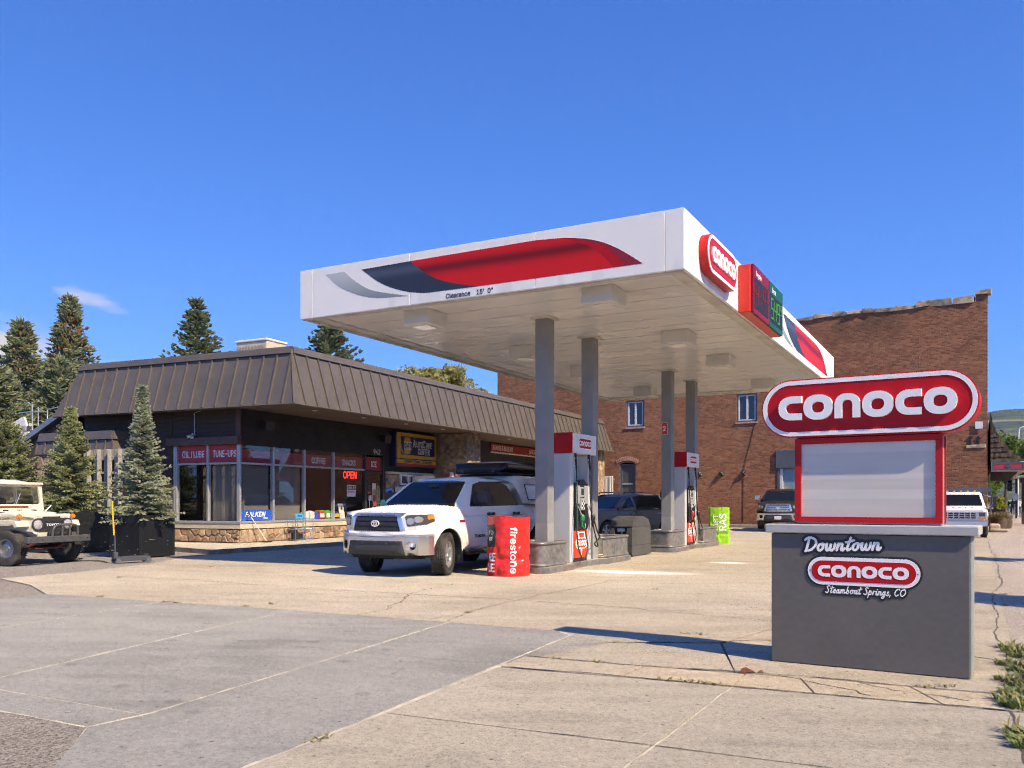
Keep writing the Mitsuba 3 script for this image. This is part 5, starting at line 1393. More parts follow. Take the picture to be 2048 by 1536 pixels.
# ---------------------------------------------------------------- vehicles (x forward, y left, z up, origin under the front axle)
pbr('car_white', (.78, .775, .75), .25, clear=.8)
pbr('car_dark', (.022, .020, .020), .2, clear=1.0)
pbr('car_brown', (.20, .165, .135), .4, metal=.2, clear=.2)
pbr('car_cream', grain((.62, .585, .47), .10, 4), .4, clear=.3)
pbr('truck_white', (.72, .72, .71), .3, clear=.6)
pbr('chrome', grain((.80, .79, .77), .08, 5), .24, metal=.92)
pbr('trim_black', (.025, .025, .027), .5)
pbr('trim_grey', (.05, .05, .053), .55)
pbr('tyre', proc(lambda p, n, uv: mi.Color3f(.035, .033, .031) * (.7 + .7 * noise(p.x * 25, p.y * 25, p.z * 25)) + mi.Color3f(.05, .042, .034) * smoothstep(.5, .8, noise(p.x * 5, p.y * 5, p.z * 5))), .9)
pbr('rim', (.55, .55, .56), .3, metal=.7)
pbr('rim_steel', (.25, .26, .28), .35, metal=.7)
pbr('car_glass', (.010, .011, .012), .05, spec=.35)
pbr('badge_silver', (.80, .80, .80), .25)
pbr('lamp_glass', (.13, .13, .125), .08, metal=.5, clear=1.0)
pbr('lamp_clear', (.62, .62, .60), .15, metal=.4, clear=1.0)
pbr('bezel_dark', (.035, .036, .04), .5)
pbr('amber_lamp', (.75, .22, .01), .2, clear=1.0)
pbr('plate_white', (.6, .62, .66), .5)
pbr('bumper_steel', grain((.075, .078, .082), .35, 10), .45)
pbr('rust_wood', grain((.17, .055, .035), .4, 14), .8)


def cs(poly):
    poly = sg.Polygon(poly) if not hasattr(poly, 'exterior') else poly
    return m3.CrossSection([np.array(poly.exterior.coords)[:-1]], m3.FillRule.NonZero)


def exs(poly, y0, y1):      # (x, z) extruded along y
    return m3.Manifold.extrude(cs(poly), y1 - y0).transform(np.array([[1, 0, 0, 0], [0, 0, -1, y1], [0, 1, 0, 0]], float))


def exp_(poly, z0, z1):     # (x, y) along z
    return m3.Manifold.extrude(cs(poly), z1 - z0).translate([0, 0, z0])


def exf(poly, x0, x1):      # (y, z) along x
    return m3.Manifold.extrude(cs(poly), x1 - x0).transform(np.array([[0, 0, 1, x0], [1, 0, 0, 0], [0, 1, 0, 0]], float))


def sym(pts):               # mirror an (x, y>=0) outline about y = 0
    return pts + [(a, -b) for a, b in pts[::-1] if b > 1e-9]


def symf(pts):
    return [(a, b) for a, b in pts] + [(-a, b) for a, b in pts[::-1] if a > 1e-9]


def tri(side, plan, front, d=0.0, zr=(0, 3), xr=(-7, 2)):
    b = lambda p: sg.Polygon(p).buffer(0).buffer(d, join_style=2 if d < 0 else 1, quad_segs=3)
    return exs(b(side), -2, 2) ^ exp_(b(plan), *zr) ^ exf(b(front), *xr)


def rnd(pts, r):
    """round the corners of an outline"""
    return list(sg.Polygon(pts).buffer(-r, join_style=1, quad_segs=4).buffer(2 * r, join_style=1, quad_segs=4).buffer(-r, join_style=1, quad_segs=4).exterior.coords)[:-1]


def wheel(t, x, y, r, w, rim, side, steer=0, rr=.60, spokes=6, name='wheel', block=True):
    """side = +1: outer face towards +y"""
    T = mat((x, y, r), (math.cos(steer), math.sin(steer), 0), (-math.sin(steer), math.cos(steer), 0))
    h = w / 2; q = r * rr
    prof = [(q, -h * .80), (q + .02, -h * .92), (r * .82, -h), (r * .95, -h * .95), (r * .995, -h * .78)]
    for g in (-.45, -.12, .2, .52):
        prof += [(r, h * (g - .12)), (r, h * (g - .05)), (r - .014, h * (g - .045)), (r - .014, h * (g + .045)), (r, h * (g + .05))]
    prof += [(r * .995, h * .78), (r * .95, h * .95), (r * .82, h), (q + .02, h * .92), (q, h * .80)]
    ty = lathe(prof, 48, 'y')
    k = t.p(name, mv(ty, T), 'tyre', smooth=35)
    if block:
        bl = []
        for i in range(44):
            a = 2 * math.pi * i / 44
            for s in (-1, 1):
                m = box(-.011, .011, s * h * .80 - h * .15, s * h * .80 + h * .15, r * .985, r + .006)
                m.apply_transform(ry(math.degrees(a))); bl.append(m)
        t.p('tread', mv(cat(bl), T), 'tyre', of=k, kind='stuff')
    o = side
    disc = lathe([(0, o * h * .45), (q * .25, o * h * .50), (q * .3, o * h * .42), (q * .86, o * h * .30), (q * .90, o * h * .78), (q + .012, o * h * .86), (q + .012, -o * h * .8), (q * .85, -o * h * .7), (0, o * h * .1)], 32, 'y')
    t.p('rim', mv(disc, T), rim, of=k, smooth=35)
    if spokes:
        sp = []
        for i in range(spokes):
            m = box(-.035, .035, min(o * h * .42, o * h * .66), max(o * h * .42, o * h * .66), q * .18, q * .92, .01); m.apply_transform(ry(360 * i / spokes)); sp.append(m)
        t.p('spoke', mv(cat(sp), T), rim, of=k, kind='stuff')
        hs = []
        for i in range(spokes):
            m = box(-.05, .05, min(o * h * .30, o * h * .40), max(o * h * .30, o * h * .40), q * .5, q * .84, .01); m.apply_transform(ry(360 * (i + .5) / spokes)); hs.append(m)
        t.p('rim_gap', mv(cat(hs), T), 'trim_black', of=k, kind='stuff')
    return k


def emblem(M, s):
    """three crossing ellipses"""
    E = lambda a, b, w, x=0, y=0: sa.translate(sa.scale(sg.Point(0, 0).buffer(1, quad_segs=12), a, b), x, y).difference(sa.translate(sa.scale(sg.Point(0, 0).buffer(1, quad_segs=12), a - w, b - w), x, y))
    g = so.unary_union([E(1, .68, .13), E(.36, .66, .11), E(.66, .27, .11, 0, .33)])
    return mv(ext(sa.scale(g, s, s, origin=(0, 0)), .02), M)


def pickup(t, paint, steer=0., detail=True, camper=False, plate=False):
    side = rnd([(.90, .60), (.945, .80), (.945, 1.0), (.90, 1.13), (.74, 1.20), (.3, 1.255), (-.42, 1.335), (-.7, 1.345), (-4.80, 1.36), (-4.84, 1.2), (-4.84, .62), (-4.5, .52), (-3.0, .46), (-.6, .46), (.7, .52)], .025)
    plan = rnd(sym([(.955, 0), (.945, .35), (.90, .62), (.80, .82), (.62, .94), (.35, .995), (-4.6, 1.0), (-4.84, .95)]), .03)
    front = rnd(symf([(.94, .40), (.985, .62), (1.0, .80), (.985, 1.0), (.945, 1.16), (.90, 1.255), (.80, 1.315), (.55, 1.35), (0, 1.375)][::1] + []) if False else [(-a, b) for a, b in [(.94, .40), (.985, .62), (1.0, .80), (.985, 1.0), (.945, 1.16), (.90, 1.255), (.80, 1.315), (.55, 1.35)]] + [(0, 1.375)] + [(a, b) for a, b in [(.94, .40), (.985, .62), (1.0, .80), (.985, 1.0), (.945, 1.16), (.90, 1.255), (.80, 1.315), (.55, 1.35)]][::-1], .02)
    B = lambda d=0.: tri(side, plan, front, d)
    body = B()
    for wx in (0, -3.70):
        for s in (-1, 1):
            body = body - m3.Manifold.cylinder(.5, .495, .495, 40).rotate([90, 0, 0]).translate([wx, .58 + .5 if s > 0 else -.58, .41])
    seams = [sg.LineString([(-.60, .50), (-.60, 1.02), (-.72, 1.34)]), sg.LineString([(-1.77, .5), (-1.77, 1.36)]), sg.LineString([(-2.86, 1.36), (-2.80, 1.0), (-2.78, .8), (-2.95, .6)]), sg.LineString([(-3.15, .5), (-3.15, 1.37)]), sg.LineString([(-.6, .575), (-2.9, .575)])]
    inner = B(-.014)
    for s in seams:
        body = body - (exs(s.buffer(.007, cap_style=2), -1.2, 1.2) - inner)
    for s in (-1, 1):       # hood shut line
        hl = sg.LineString([(.86, s * .66), (.4, s * .80), (-.45, s * .855)]).buffer(.007, cap_style=2)
        body = body - (exp_(hl, 1.05, 1.5) - inner)
    k = t.p('body', body, paint, smooth=32)
    # raised hood centre
    hp = rnd([(.70, -.40), (.70, .40), (-.36, .58), (-.36, -.58)], .08)
    t.p('hood_bulge', exp_(sg.Polygon(hp), 1.0, 1.5) ^ (B(.016) - B(-.01)), paint, smooth=32)
    for wx in (0, -3.70):
        for s in (-1, 1):
            arc = sg.Point(0, 0).buffer(.49, quad_segs=12).difference(sg.Point(0, 0).buffer(.482, quad_segs=12)).intersection(sg.box(-1, -.05, 1, 1))
            t.p('wheel_liner', mv(ext(arc, .4), mat((wx, s * .58, .41), (1, 0, 0), (0, 0, 1), (0, s, 0))), 'trim_black', smooth=40)
            fl = sg.Point(0, 0).buffer(.55, quad_segs=14).difference(sg.Point(0, 0).buffer(.492, quad_segs=14)).intersection(sg.box(-1, -.08, 1, 1))
            t.p('wheel_arch', exs(sa.translate(fl, wx, .41), -1.2, 1.2) ^ (B(.014) - B(-.01)) ^ exp_(sg.box(-6, .5, 2, 1.3) if s > 0 else sg.box(-6, -1.3, 2, -.5), 0, 2), paint, smooth=40)
    # cab
    gs = rnd([(-.26, 1.12), (-.42, 1.345), (-1.10, 1.80), (-1.32, 1.885), (-1.9, 1.935), (-2.6, 1.925), (-2.92, 1.87), (-3.06, 1.70), (-3.14, 1.12)], .03)
    gp = rnd(sym([(-.18, 0), (-.24, .45), (-.38, .75), (-.62, .98), (-3.1, .985), (-3.14, .8)]), .03)
    gf = rnd([(-.985, 1.12), (-.965, 1.30), (-.73, 1.80), (-.62, 1.885), (-.4, 1.93), (0, 1.945), (.4, 1.93), (.62, 1.885), (.73, 1.80), (.965, 1.30), (.985, 1.12)], .03)
    G = lambda d=0.: tri(gs, gp, gf, d)
    t.p('cab', G(), paint, smooth=32)
    side_win = sg.Polygon([(-.80, 1.31), (-1.26, 1.765), (-1.62, 1.83), (-2.45, 1.83), (-2.68, 1.74), (-2.88, 1.33)]).buffer(-.02).buffer(.02)
    fw_ = sg.Polygon([(-.88, 1.33), (-1.30, 1.75), (-1.66, 1.81), (-1.70, 1.33)]); rw_ = sg.Polygon([(-1.86, 1.33), (-1.84, 1.81), (-2.44, 1.81), (-2.64, 1.72), (-2.82, 1.35)])
    for s in (-1, 1):
        half = exp_(sg.box(-6, .4, 2, 1.3) if s > 0 else sg.box(-6, -1.3, 2, -.4), 0, 2.5)
        w = t.p('window_surround', exs(side_win, -1.2, 1.2) ^ (G(.004) - G(-.02)) ^ half, 'trim_black', smooth=32)
        t.p('side_window', exs(fw_.buffer(-.01).buffer(.01), -1.2, 1.2) ^ (G(.008) - G(-.01)) ^ half, 'car_glass', of=w, smooth=32)
        t.p('side_window', exs(rw_.buffer(-.01).buffer(.01), -1.2, 1.2) ^ (G(.008) - G(-.01)) ^ half, 'car_glass', of=w, smooth=32)
    ws = sg.Polygon([(-.83, 1.30), (.83, 1.30), (.83, 1.37), (.66, 1.815), (.3, 1.845), (-.3, 1.845), (-.66, 1.815), (-.83, 1.37)]).buffer(-.03).buffer(.03)
    t.p('windshield', exf(ws, -1.25, 1) ^ (G(.005) - G(-.02)), 'car_glass', smooth=32)
    t.p('rear_view_mirror', box(-.98, -.93, -.12, .12, 1.70, 1.76, .02), 'trim_black')
    for s in (-1, 1):
        t.p('wiper', tube([(-.36, s * .1 + .25, 1.325), (-.5, s * .1 - .25, 1.40)], .008, 5), 'trim_black')
    # front end
    F = lambda poly, a, b: exf(poly, .45, 1.2) ^ (B(b) - B(a))
    rp = lambda pts, r=.02: sg.Polygon(pts).buffer(-r).buffer(r)
    gr = rp([(-.54, 1.20), (.54, 1.20), (.64, .86), (.61, .82), (-.61, .82), (-.64, .86)])
    gi = rp([(-.47, 1.135), (.47, 1.135), (.545, .86), (-.545, .86)], .015)
    k = t.p('grille_surround', F(gr, -.02, .03) - exf(gi, .3, 1.3), 'chrome', smooth=32)
    t.p('grille_back', F(gi, -.02, .004), 'trim_black', of=k)
    t.p('upper_slot', F(rp([(-.40, 1.165), (.40, 1.165), (.42, 1.15), (-.42, 1.15)], .003), .02, .033), 'trim_black', of=k)
    for i, z in enumerate((.90, .99, 1.08)):
        t.p('grille_bar', F(rp([(-.50 + (z - .9) * .18, z + .030), (.50 - (z - .9) * .18, z + .030), (.52 - (z - .9) * .18, z - .030), (-.52 + (z - .9) * .18, z - .030)], .008), -.01, .022), 'trim_black' if paint == 'car_white' else 'chrome', of=k)
    t.p('emblem', emblem(mat((.975, 0, 1.0), (0, 1, 0), (0, 0, 1)), .092), 'badge_silver', of=k, smooth=40)
    for s in (-1, 1):
        hl = rp([(s * .63, 1.155), (s * .98, 1.175), (s * 1.02, 1.10), (s * .94, .985), (s * .67, .945)], .02)
        h = t.p('headlight', F(hl, -.02, .012), 'lamp_glass', smooth=32)
        for (yy, zz, rr_) in ((.72, 1.045, .062), (.84, 1.075, .058)):
            t.p('reflector', exf(sg.Point(s * yy, zz).buffer(rr_, quad_segs=8), .45, 1.2) ^ (B(.020) - B(.0)), 'rim', of=h, smooth=32)
        t.p('turn_lamp', F(rp([(s * .945, 1.15), (s * .99, 1.16), (s * .985, 1.09), (s * .95, 1.07)], .01), -.02, .018), 'amber_lamp', of=h, smooth=32)
    # bumper
    bp = rnd(sym([(1.02, 0), (1.0, .42), (.95, .68), (.84, .88), (.66, .985), (.50, 1.01), (.46, .9)]), .02)
    bs = rnd([(.3, .755), (.96, .755), (1.03, .735), (1.035, .66), (1.0, .50), (.93, .42), (.3, .42)], .02)
    BF = lambda d=0: tri(bs, bp, [(-1.1, .4), (1.1, .4), (1.1, .9), (-1.1, .9)], d)
    bum = BF() - exp_(sg.box(-1, -1.2, .50, 1.2), 0, 2)
    for s in (-1, 1): bum = bum - m3.Manifold.cylinder(.4, .085, .085, 24).rotate([0, 90, 0]).translate([.78, s * .76, .60])
    k = t.p('bumper', bum, 'chrome', smooth=32)
    for s in (-1, 1): t.p('fog_lamp', mv(lathe([(0, .0), (.08, .0), (.084, .02), (.07, .012), (0, .008)], 20), mat((.80, s * .76, .60), (0, 1, 0), (0, 0, 1))), 'interior_dark', of=k)
    t.p('bumper_cover', tri(rnd([(.4, .855), (.93, .855), (.985, .835), (1.0, .76), (.4, .76)], .01), [(a - .02, b * .985) for a, b in bp], [(-1.1, .4), (1.1, .4), (1.1, .9), (-1.1, .9)]), paint, smooth=32)
    t.p('air_dam', exf(rp([(-.60, .68), (.60, .68), (.66, .41), (-.66, .41)], .03), .5, 1.3) ^ (BF(.012) - BF(-.02)), 'trim_grey', of=k, smooth=32)
    t.p('air_slot', exf(rp([(-.56, .665), (.56, .665), (.57, .615), (-.57, .615)], .008), .5, 1.3) ^ (BF(.018) - BF(-.0)), 'trim_black', of=k, smooth=32)
    for s in (-.28, .28): t.p('slot_rib', exf(sg.box(s - .018, .61, s + .018, .67), .5, 1.3) ^ (BF(.024) - BF(-.0)), 'trim_grey', of=k)
    t.p('skid', hull([(x, y, z) for x, y, z in ((.93, .62, .43), (.93, -.62, .43), (.75, .7, .34), (.75, -.7, .34), (.2, .6, .32), (.2, -.6, .34), (.2, .6, .5), (.2, -.6, .5))]), 'trim_black')
    for s in (-1, 1): t.p('tow_hook', tube(curve([(.7, s * .42, .46), (.95, s * .42, .45), (.98, s * .42, .49), (.93, s * .42, .5)], 10), .014, 6), 'trim_black')
    if plate: t.p('number_plate', mv(box(-.155, .155, -.08, .08, 0, .012, .005), mat((1.05, 0, .55), (0, 1, 0), (0, 0, 1))), 'plate_white'); t.p('plate_text', mv(text('CO 48', .06, .002, True), mat((1.063, 0, .6), (0, 1, 0), (0, 0, 1))), 'navy') if False else None
    # chassis, sills, mirrors, handles
    t.p('chassis', cat([box(-4.7, .6, -.60, .60, .34, .62, .04), box(-3.2, -.55, -.93, .93, .40, .50, .03)]), 'trim_black')
    for s in (-1, 1):
        t.p('step_bar', box(-3.05, -.62, s * .99 - .07, s * .99 + .07, .36, .46, .03), 'trim_black')
        m = t.p('door_mirror', hull([(-.98, s * 1.02, 1.40), (-.98, s * 1.27, 1.41), (-.98, s * 1.02, 1.60), (-.98, s * 1.26, 1.58), (-1.08, s * 1.02, 1.39), (-1.10, s * 1.28, 1.40), (-1.10, s * 1.02, 1.61), (-1.10, s * 1.27, 1.60)]), 'trim_black' if paint == 'car_white' else 'chrome', smooth=30)
        t.p('mirror_arm', box(-1.02, -.93, min(s * .93, s * 1.05), max(s * .93, s * 1.05), 1.40, 1.45, .01), 'trim_black', of=m)
        for hx in (-1.58, -2.66): t.p('door_handle', cat([box(hx - .12, hx + .12, s * 1.005 - .02, s * 1.005 + .025, 1.135, 1.175, .012), cyl((hx - .09, s * .98, 1.155), (hx - .09, s * 1.03, 1.155), .035), cyl((hx + .09, s * .98, 1.155), (hx + .09, s * 1.03, 1.155), .035)]), 'trim_black', smooth=40)
        t.p('mud_flap', box(-.56, -.53, s * .84 - .13, s * .84 + .13, .22, .55, .01), 'trim_grey')
    if detail:
        t.p('door_lettering', mv(text('TUNDRA', .06, .006, True, 1.25), mat((-1.15, .994, .72), (-1, 0, 0), (0, 0, 1), (0, 1, 0))), 'trim_black')
        t.p('fender_badge', mv(box(-.09, .09, -.025, .025, 0, .008), mat((-.50, .985, 1.03), (-1, 0, 0), (0, 0, 1), (0, 1, 0))), 'maroon')
        t.p('door_badge', mv(box(-.05, .05, -.018, .018, 0, .006), mat((-2.76, .985, 1.28), (-1, 0, 0), (0, 0, 1), (0, 1, 0))), 'chrome')
    for wx, st in ((0, steer), (-3.70, 0)):
        for s in (-1, 1): wheel(t, wx, s * .86, .405, .275, 'rim', s, st)
    t.p('axle', cat([cyl((0, -.75, .4), (0, .75, .4), .06), cyl((-3.7, -.75, .4), (-3.7, .75, .4), .08)]), 'trim_black')
    if camper:
        cp_ = [(-3.22, 1.365), (-3.17, 1.55), (-3.03, 1.93), (-2.96, 1.985), (-4.72, 1.985), (-4.83, 1.365)]
        c = tri(rnd(cp_, .03), [(-5, -.95), (-2.5, -.95), (-2.5, .95), (-5, .95)], rnd([(-.93, 1.36), (-.86, 1.93), (-.78, 1.99), (.78, 1.99), (.86, 1.93), (.93, 1.36)], .03))
        k = t.p('camper_shell', c, paint, smooth=32)
        C_ = lambda d: tri(rnd(cp_, .03), [(-5, -.95), (-2.5, -.95), (-2.5, .95), (-5, .95)], rnd([(-.93, 1.36), (-.86, 1.93), (-.78, 1.99), (.78, 1.99), (.86, 1.93), (.93, 1.36)], .03), d)
        pw = sg.Polygon([(-3.36, 1.44), (-3.24, 1.80), (-4.6, 1.80), (-4.6, 1.44)])
        t.p('hatch_seal', exs(pw, -1.2, 1.2) ^ (C_(.006) - C_(-.01)), 'trim_black', of=k); t.p('hatch_panel', exs(pw.buffer(-.025), -1.2, 1.2) ^ (C_(.014) - C_(-.01)), paint, of=k)
        t.p('shell_seal', exs(sg.Polygon([(-3.20, 1.38), (-3.0, 1.93), (-2.95, 1.93), (-3.14, 1.38)]), -1.2, 1.2) ^ (C_(.01) - C_(-.02)), 'trim_black', of=k)
        t.p('rack_bar', cat([box(-3.3, -3.22, -.8, .8, 1.99, 2.03), box(-4.4, -4.32, -.8, .8, 1.99, 2.03)]), 'trim_black')
    return t


tr = Thing('white_pickup', 'white crew cab pickup with chrome bumper parked at the nearer pump', 'pickup truck', T=xf(-9.86, 13.86, 0, -90 - .6))
pickup(tr, 'car_white', steer=math.radians(17), camper=True)
rt = Thing('roof_tent', 'glossy black hard shell roof tent on the white pickup', 'roof tent', T=tr.T)
pbr('gloss_black', (.012, .013, .015), .15, spec=.5)
rt.p('shell', tri(rnd([(-2.72, 2.05), (-2.68, 2.16), (-2.80, 2.27), (-3.4, 2.33), (-4.9, 2.31), (-5.0, 2.12), (-4.98, 2.05)], .03), rnd(sym([(-2.68, 0), (-2.70, .55), (-2.85, .68), (-5, .68)]), .05), rnd([(-.7, 2.04), (-.70, 2.24), (-.6, 2.31), (0, 2.35), (.6, 2.31), (.70, 2.24), (.7, 2.04)], .04)), 'gloss_black', smooth=32)
rt.p('base_tray', box(-4.98, -2.72, -.67, .67, 2.035, 2.048, .004), 'trim_black')
rt.p('label_plate', mv(box(-.07, .07, -.025, .025, 0, .006), mat((-2.86, .55, 2.12), (.25, .97, 0), (0, 0, 1))), 'plate_white'); rt.p('latch', cat([box(-2.73, -2.67, s - .04, s + .04, 2.055, 2.12, .01) for s in (-.4, .4)]), 'trim_grey', kind='stuff')

dp_ = Thing('dark_pickup', 'black lifted pickup with chrome grille parked before the brick wall', 'pickup truck', T=xf(-8.25, 41.95, .12, -84))
pickup(dp_, 'car_dark', detail=False, plate=True)

# ---- dark suv with an open rear door
sv = Thing('dark_suv', 'dark grey brown wagon with its rear door open at the farther pump', 'car', T=xf(-12.28, 28.4, 0, -109))


def suv(t, paint):
    side = rnd([(.84, .42), (.90, .70), (.86, .95), (.72, 1.05), (-.40, 1.16), (-.6, 1.20), (-3.7, 1.22), (-3.85, 1.0), (-3.86, .5), (-3.6, .36), (-.5, .30), (.5, .32)], .03)
    plan = rnd(sym([(.90, 0), (.86, .45), (.72, .78), (.45, .92), (-.2, .955), (-3.4, .955), (-3.75, .86), (-3.86, .6)]), .05)
    fr = rnd([(-.90, .25), (-.955, .6), (-.95, .85), (-.90, 1.08), (-.82, 1.19), (-.5, 1.235), (.5, 1.235), (.82, 1.19), (.90, 1.08), (.95, .85), (.955, .6), (.90, .25)], .03)
    B = lambda d=0.: tri(side, plan, fr, d)
    body = B()
    for wx in (0, -2.82):
        for s in (-1, 1): body = body - m3.Manifold.cylinder(.5, .42, .42, 36).rotate([90, 0, 0]).translate([wx, .58 + .5 if s > 0 else -.58, .37])
    inner = B(-.014)
    for l in (sg.LineString([(-.48, .34), (-.50, .9), (-.62, 1.2)]), sg.LineString([(-1.52, .34), (-1.52, 1.22)])):
        body = body - (exs(l.buffer(.007, cap_style=2), -1.2, 1.2) - inner)
    # opening of the rear left door
    do = sg.Polygon([(-1.56, .42), (-1.56, 1.25), (-2.62, 1.25), (-2.58, .95), (-2.40, .62), (-2.34, .42)])
    body = body - exs(do, .60, 1.3)
    t.p('body', body, paint, smooth=32)
    gs = rnd([(-.30, 1.1), (-.46, 1.19), (-1.15, 1.58), (-1.4, 1.67), (-2.2, 1.715), (-3.2, 1.66), (-3.55, 1.55), (-3.80, 1.1)], .04)
    gp = rnd(sym([(-.3, 0), (-.42, .5), (-.65, .92), (-3.5, .92), (-3.8, .7)]), .04)
    gf = rnd([(-.92, 1.08), (-.90, 1.22), (-.70, 1.60), (-.58, 1.68), (-.3, 1.71), (.3, 1.71), (.58, 1.68), (.70, 1.60), (.90, 1.22), (.92, 1.08)], .03)
    G = lambda d=0.: tri(gs, gp, gf, d)
    go = sg.Polygon([(-1.60, 1.0), (-1.60, 1.60), (-2.30, 1.60), (-2.60, 1.26), (-2.6, 1.0)])
    t.p('cabin', G() - exs(go, .5, 1.3), paint, smooth=32)
    sw_ = [sg.Polygon([(-.84, 1.215), (-1.24, 1.52), (-1.48, 1.585), (-1.52, 1.215)]), sg.Polygon([(-1.60, 1.215), (-1.60, 1.60), (-2.3, 1.60), (-2.56, 1.23)]), sg.Polygon([(-2.66, 1.24), (-2.44, 1.585), (-3.1, 1.54), (-3.35, 1.27)])]
    for s in (-1, 1):
        half = exp_(sg.box(-6, .4, 2, 1.3) if s > 0 else sg.box(-6, -1.3, 2, -.4), 0, 2.5)
        for i, w in enumerate(sw_):
            if s > 0 and i == 1: continue
            t.p('side_window', exs(w, -1.2, 1.2) ^ (G(.006) - G(-.02)) ^ half, 'car_glass', smooth=32)
        m = t.p('door_mirror', hull([(-.80, s * .96, 1.18), (-.78, s * 1.17, 1.19), (-.80, s * .96, 1.32), (-.80, s * 1.16, 1.33), (-.92, s * .96, 1.18), (-.92, s * 1.17, 1.19), (-.92, s * .96, 1.33), (-.92, s * 1.15, 1.34)]), 'trim_grey', smooth=30)
        t.p('roof_rail', tube(curve([(-1.3, s * .60, 1.69), (-1.4, s * .60, 1.755), (-2.9, s * .60, 1.745), (-3.1, s * .60, 1.66)], 12), .02, 6), 'trim_black', smooth=50)
        t.p('door_handle', box(-1.44, -1.24, s * .955 - .01, s * .955 + .03, .98, 1.01, .008), 'chrome')
    t.p('windshield', exf(sg.Polygon([(-.80, 1.17), (.80, 1.17), (.62, 1.60), (-.62, 1.60)]), -1.3, 1) ^ (G(.005) - G(-.02)), 'car_glass', smooth=32)
    F = lambda poly, a, b: exf(poly, .3, 1.2) ^ (B(b) - B(a))
    k = t.p('grille', F(sg.Polygon([(-.42, .95), (.42, .95), (.36, .70), (-.36, .70)]), -.02, .012), 'trim_black', smooth=32)
    t.p('grille_rim', F(sg.Polygon([(-.45, .975), (.45, .975), (.45, .95), (-.45, .95)]), -.01, .018), 'chrome', of=k)
    for s in (-1, 1):
        t.p('headlight', F(sg.Polygon([(s * .48, .96), (s * .86, 1.0), (s * .90, .88), (s * .50, .82)]), -.02, .01), 'lamp_glass', smooth=32)
    t.p('lower_grille', F(sg.Polygon([(-.6, .62), (.6, .62), (.5, .45), (-.5, .45)]), -.02, .012), 'trim_black', smooth=32)
    t.p('underside', box(-3.6, .6, -.6, .6, .26, .5, .04), 'trim_black')
    # open rear door, swung about the B pillar
    Dm = mat((-1.56, .95, 0), (math.cos(math.radians(-52)), math.sin(math.radians(-52)), 0), (-math.sin(math.radians(-52)), math.cos(math.radians(-52)), 0)) @ mat((1.56, -.95, 0), (1, 0, 0), (0, 1, 0))
    d = t.p('open_door', mv(tm(exs(do, .84, 1.3) ^ B(.0)), Dm), paint, smooth=32)
    fr_ = sw_[1].buffer(.05)
    t.p('window_frame', mv(tm(exs(fr_.difference(sw_[1].buffer(-.01)) if False else fr_, .3, 1.3) ^ (G(.004) - G(-.03))), Dm), 'trim_black', of=d, smooth=32)
    t.p('door_window', mv(tm(exs(sw_[1], .3, 1.3) ^ (G(.01) - G(-.036))), Dm), 'car_glass', of=d, smooth=32)
    t.p('handle', mv(box(-2.52, -2.32, .945, .985, .98, 1.01, .008), Dm), 'chrome', of=d)
    t.p('rear_seat', cat([box(-2.5, -1.9, -.6, .58, .55, .78, .06), box(-2.6, -2.4, -.6, .58, .78, 1.3, .06)]), 'trim_black')
    for wx in (0, -2.82):
        for s in (-1, 1): wheel(t, wx, s * .82, .365, .23, 'rim', s, 0, .66, 5)


suv(sv, 'car_brown')

# ---- cream off-roader
oj = Thing('cream_offroader', 'old cream boxy off-roader with dark steel bumper and orange lamps', 'car', T=xf(-18.72, 12.02, 0, 8))


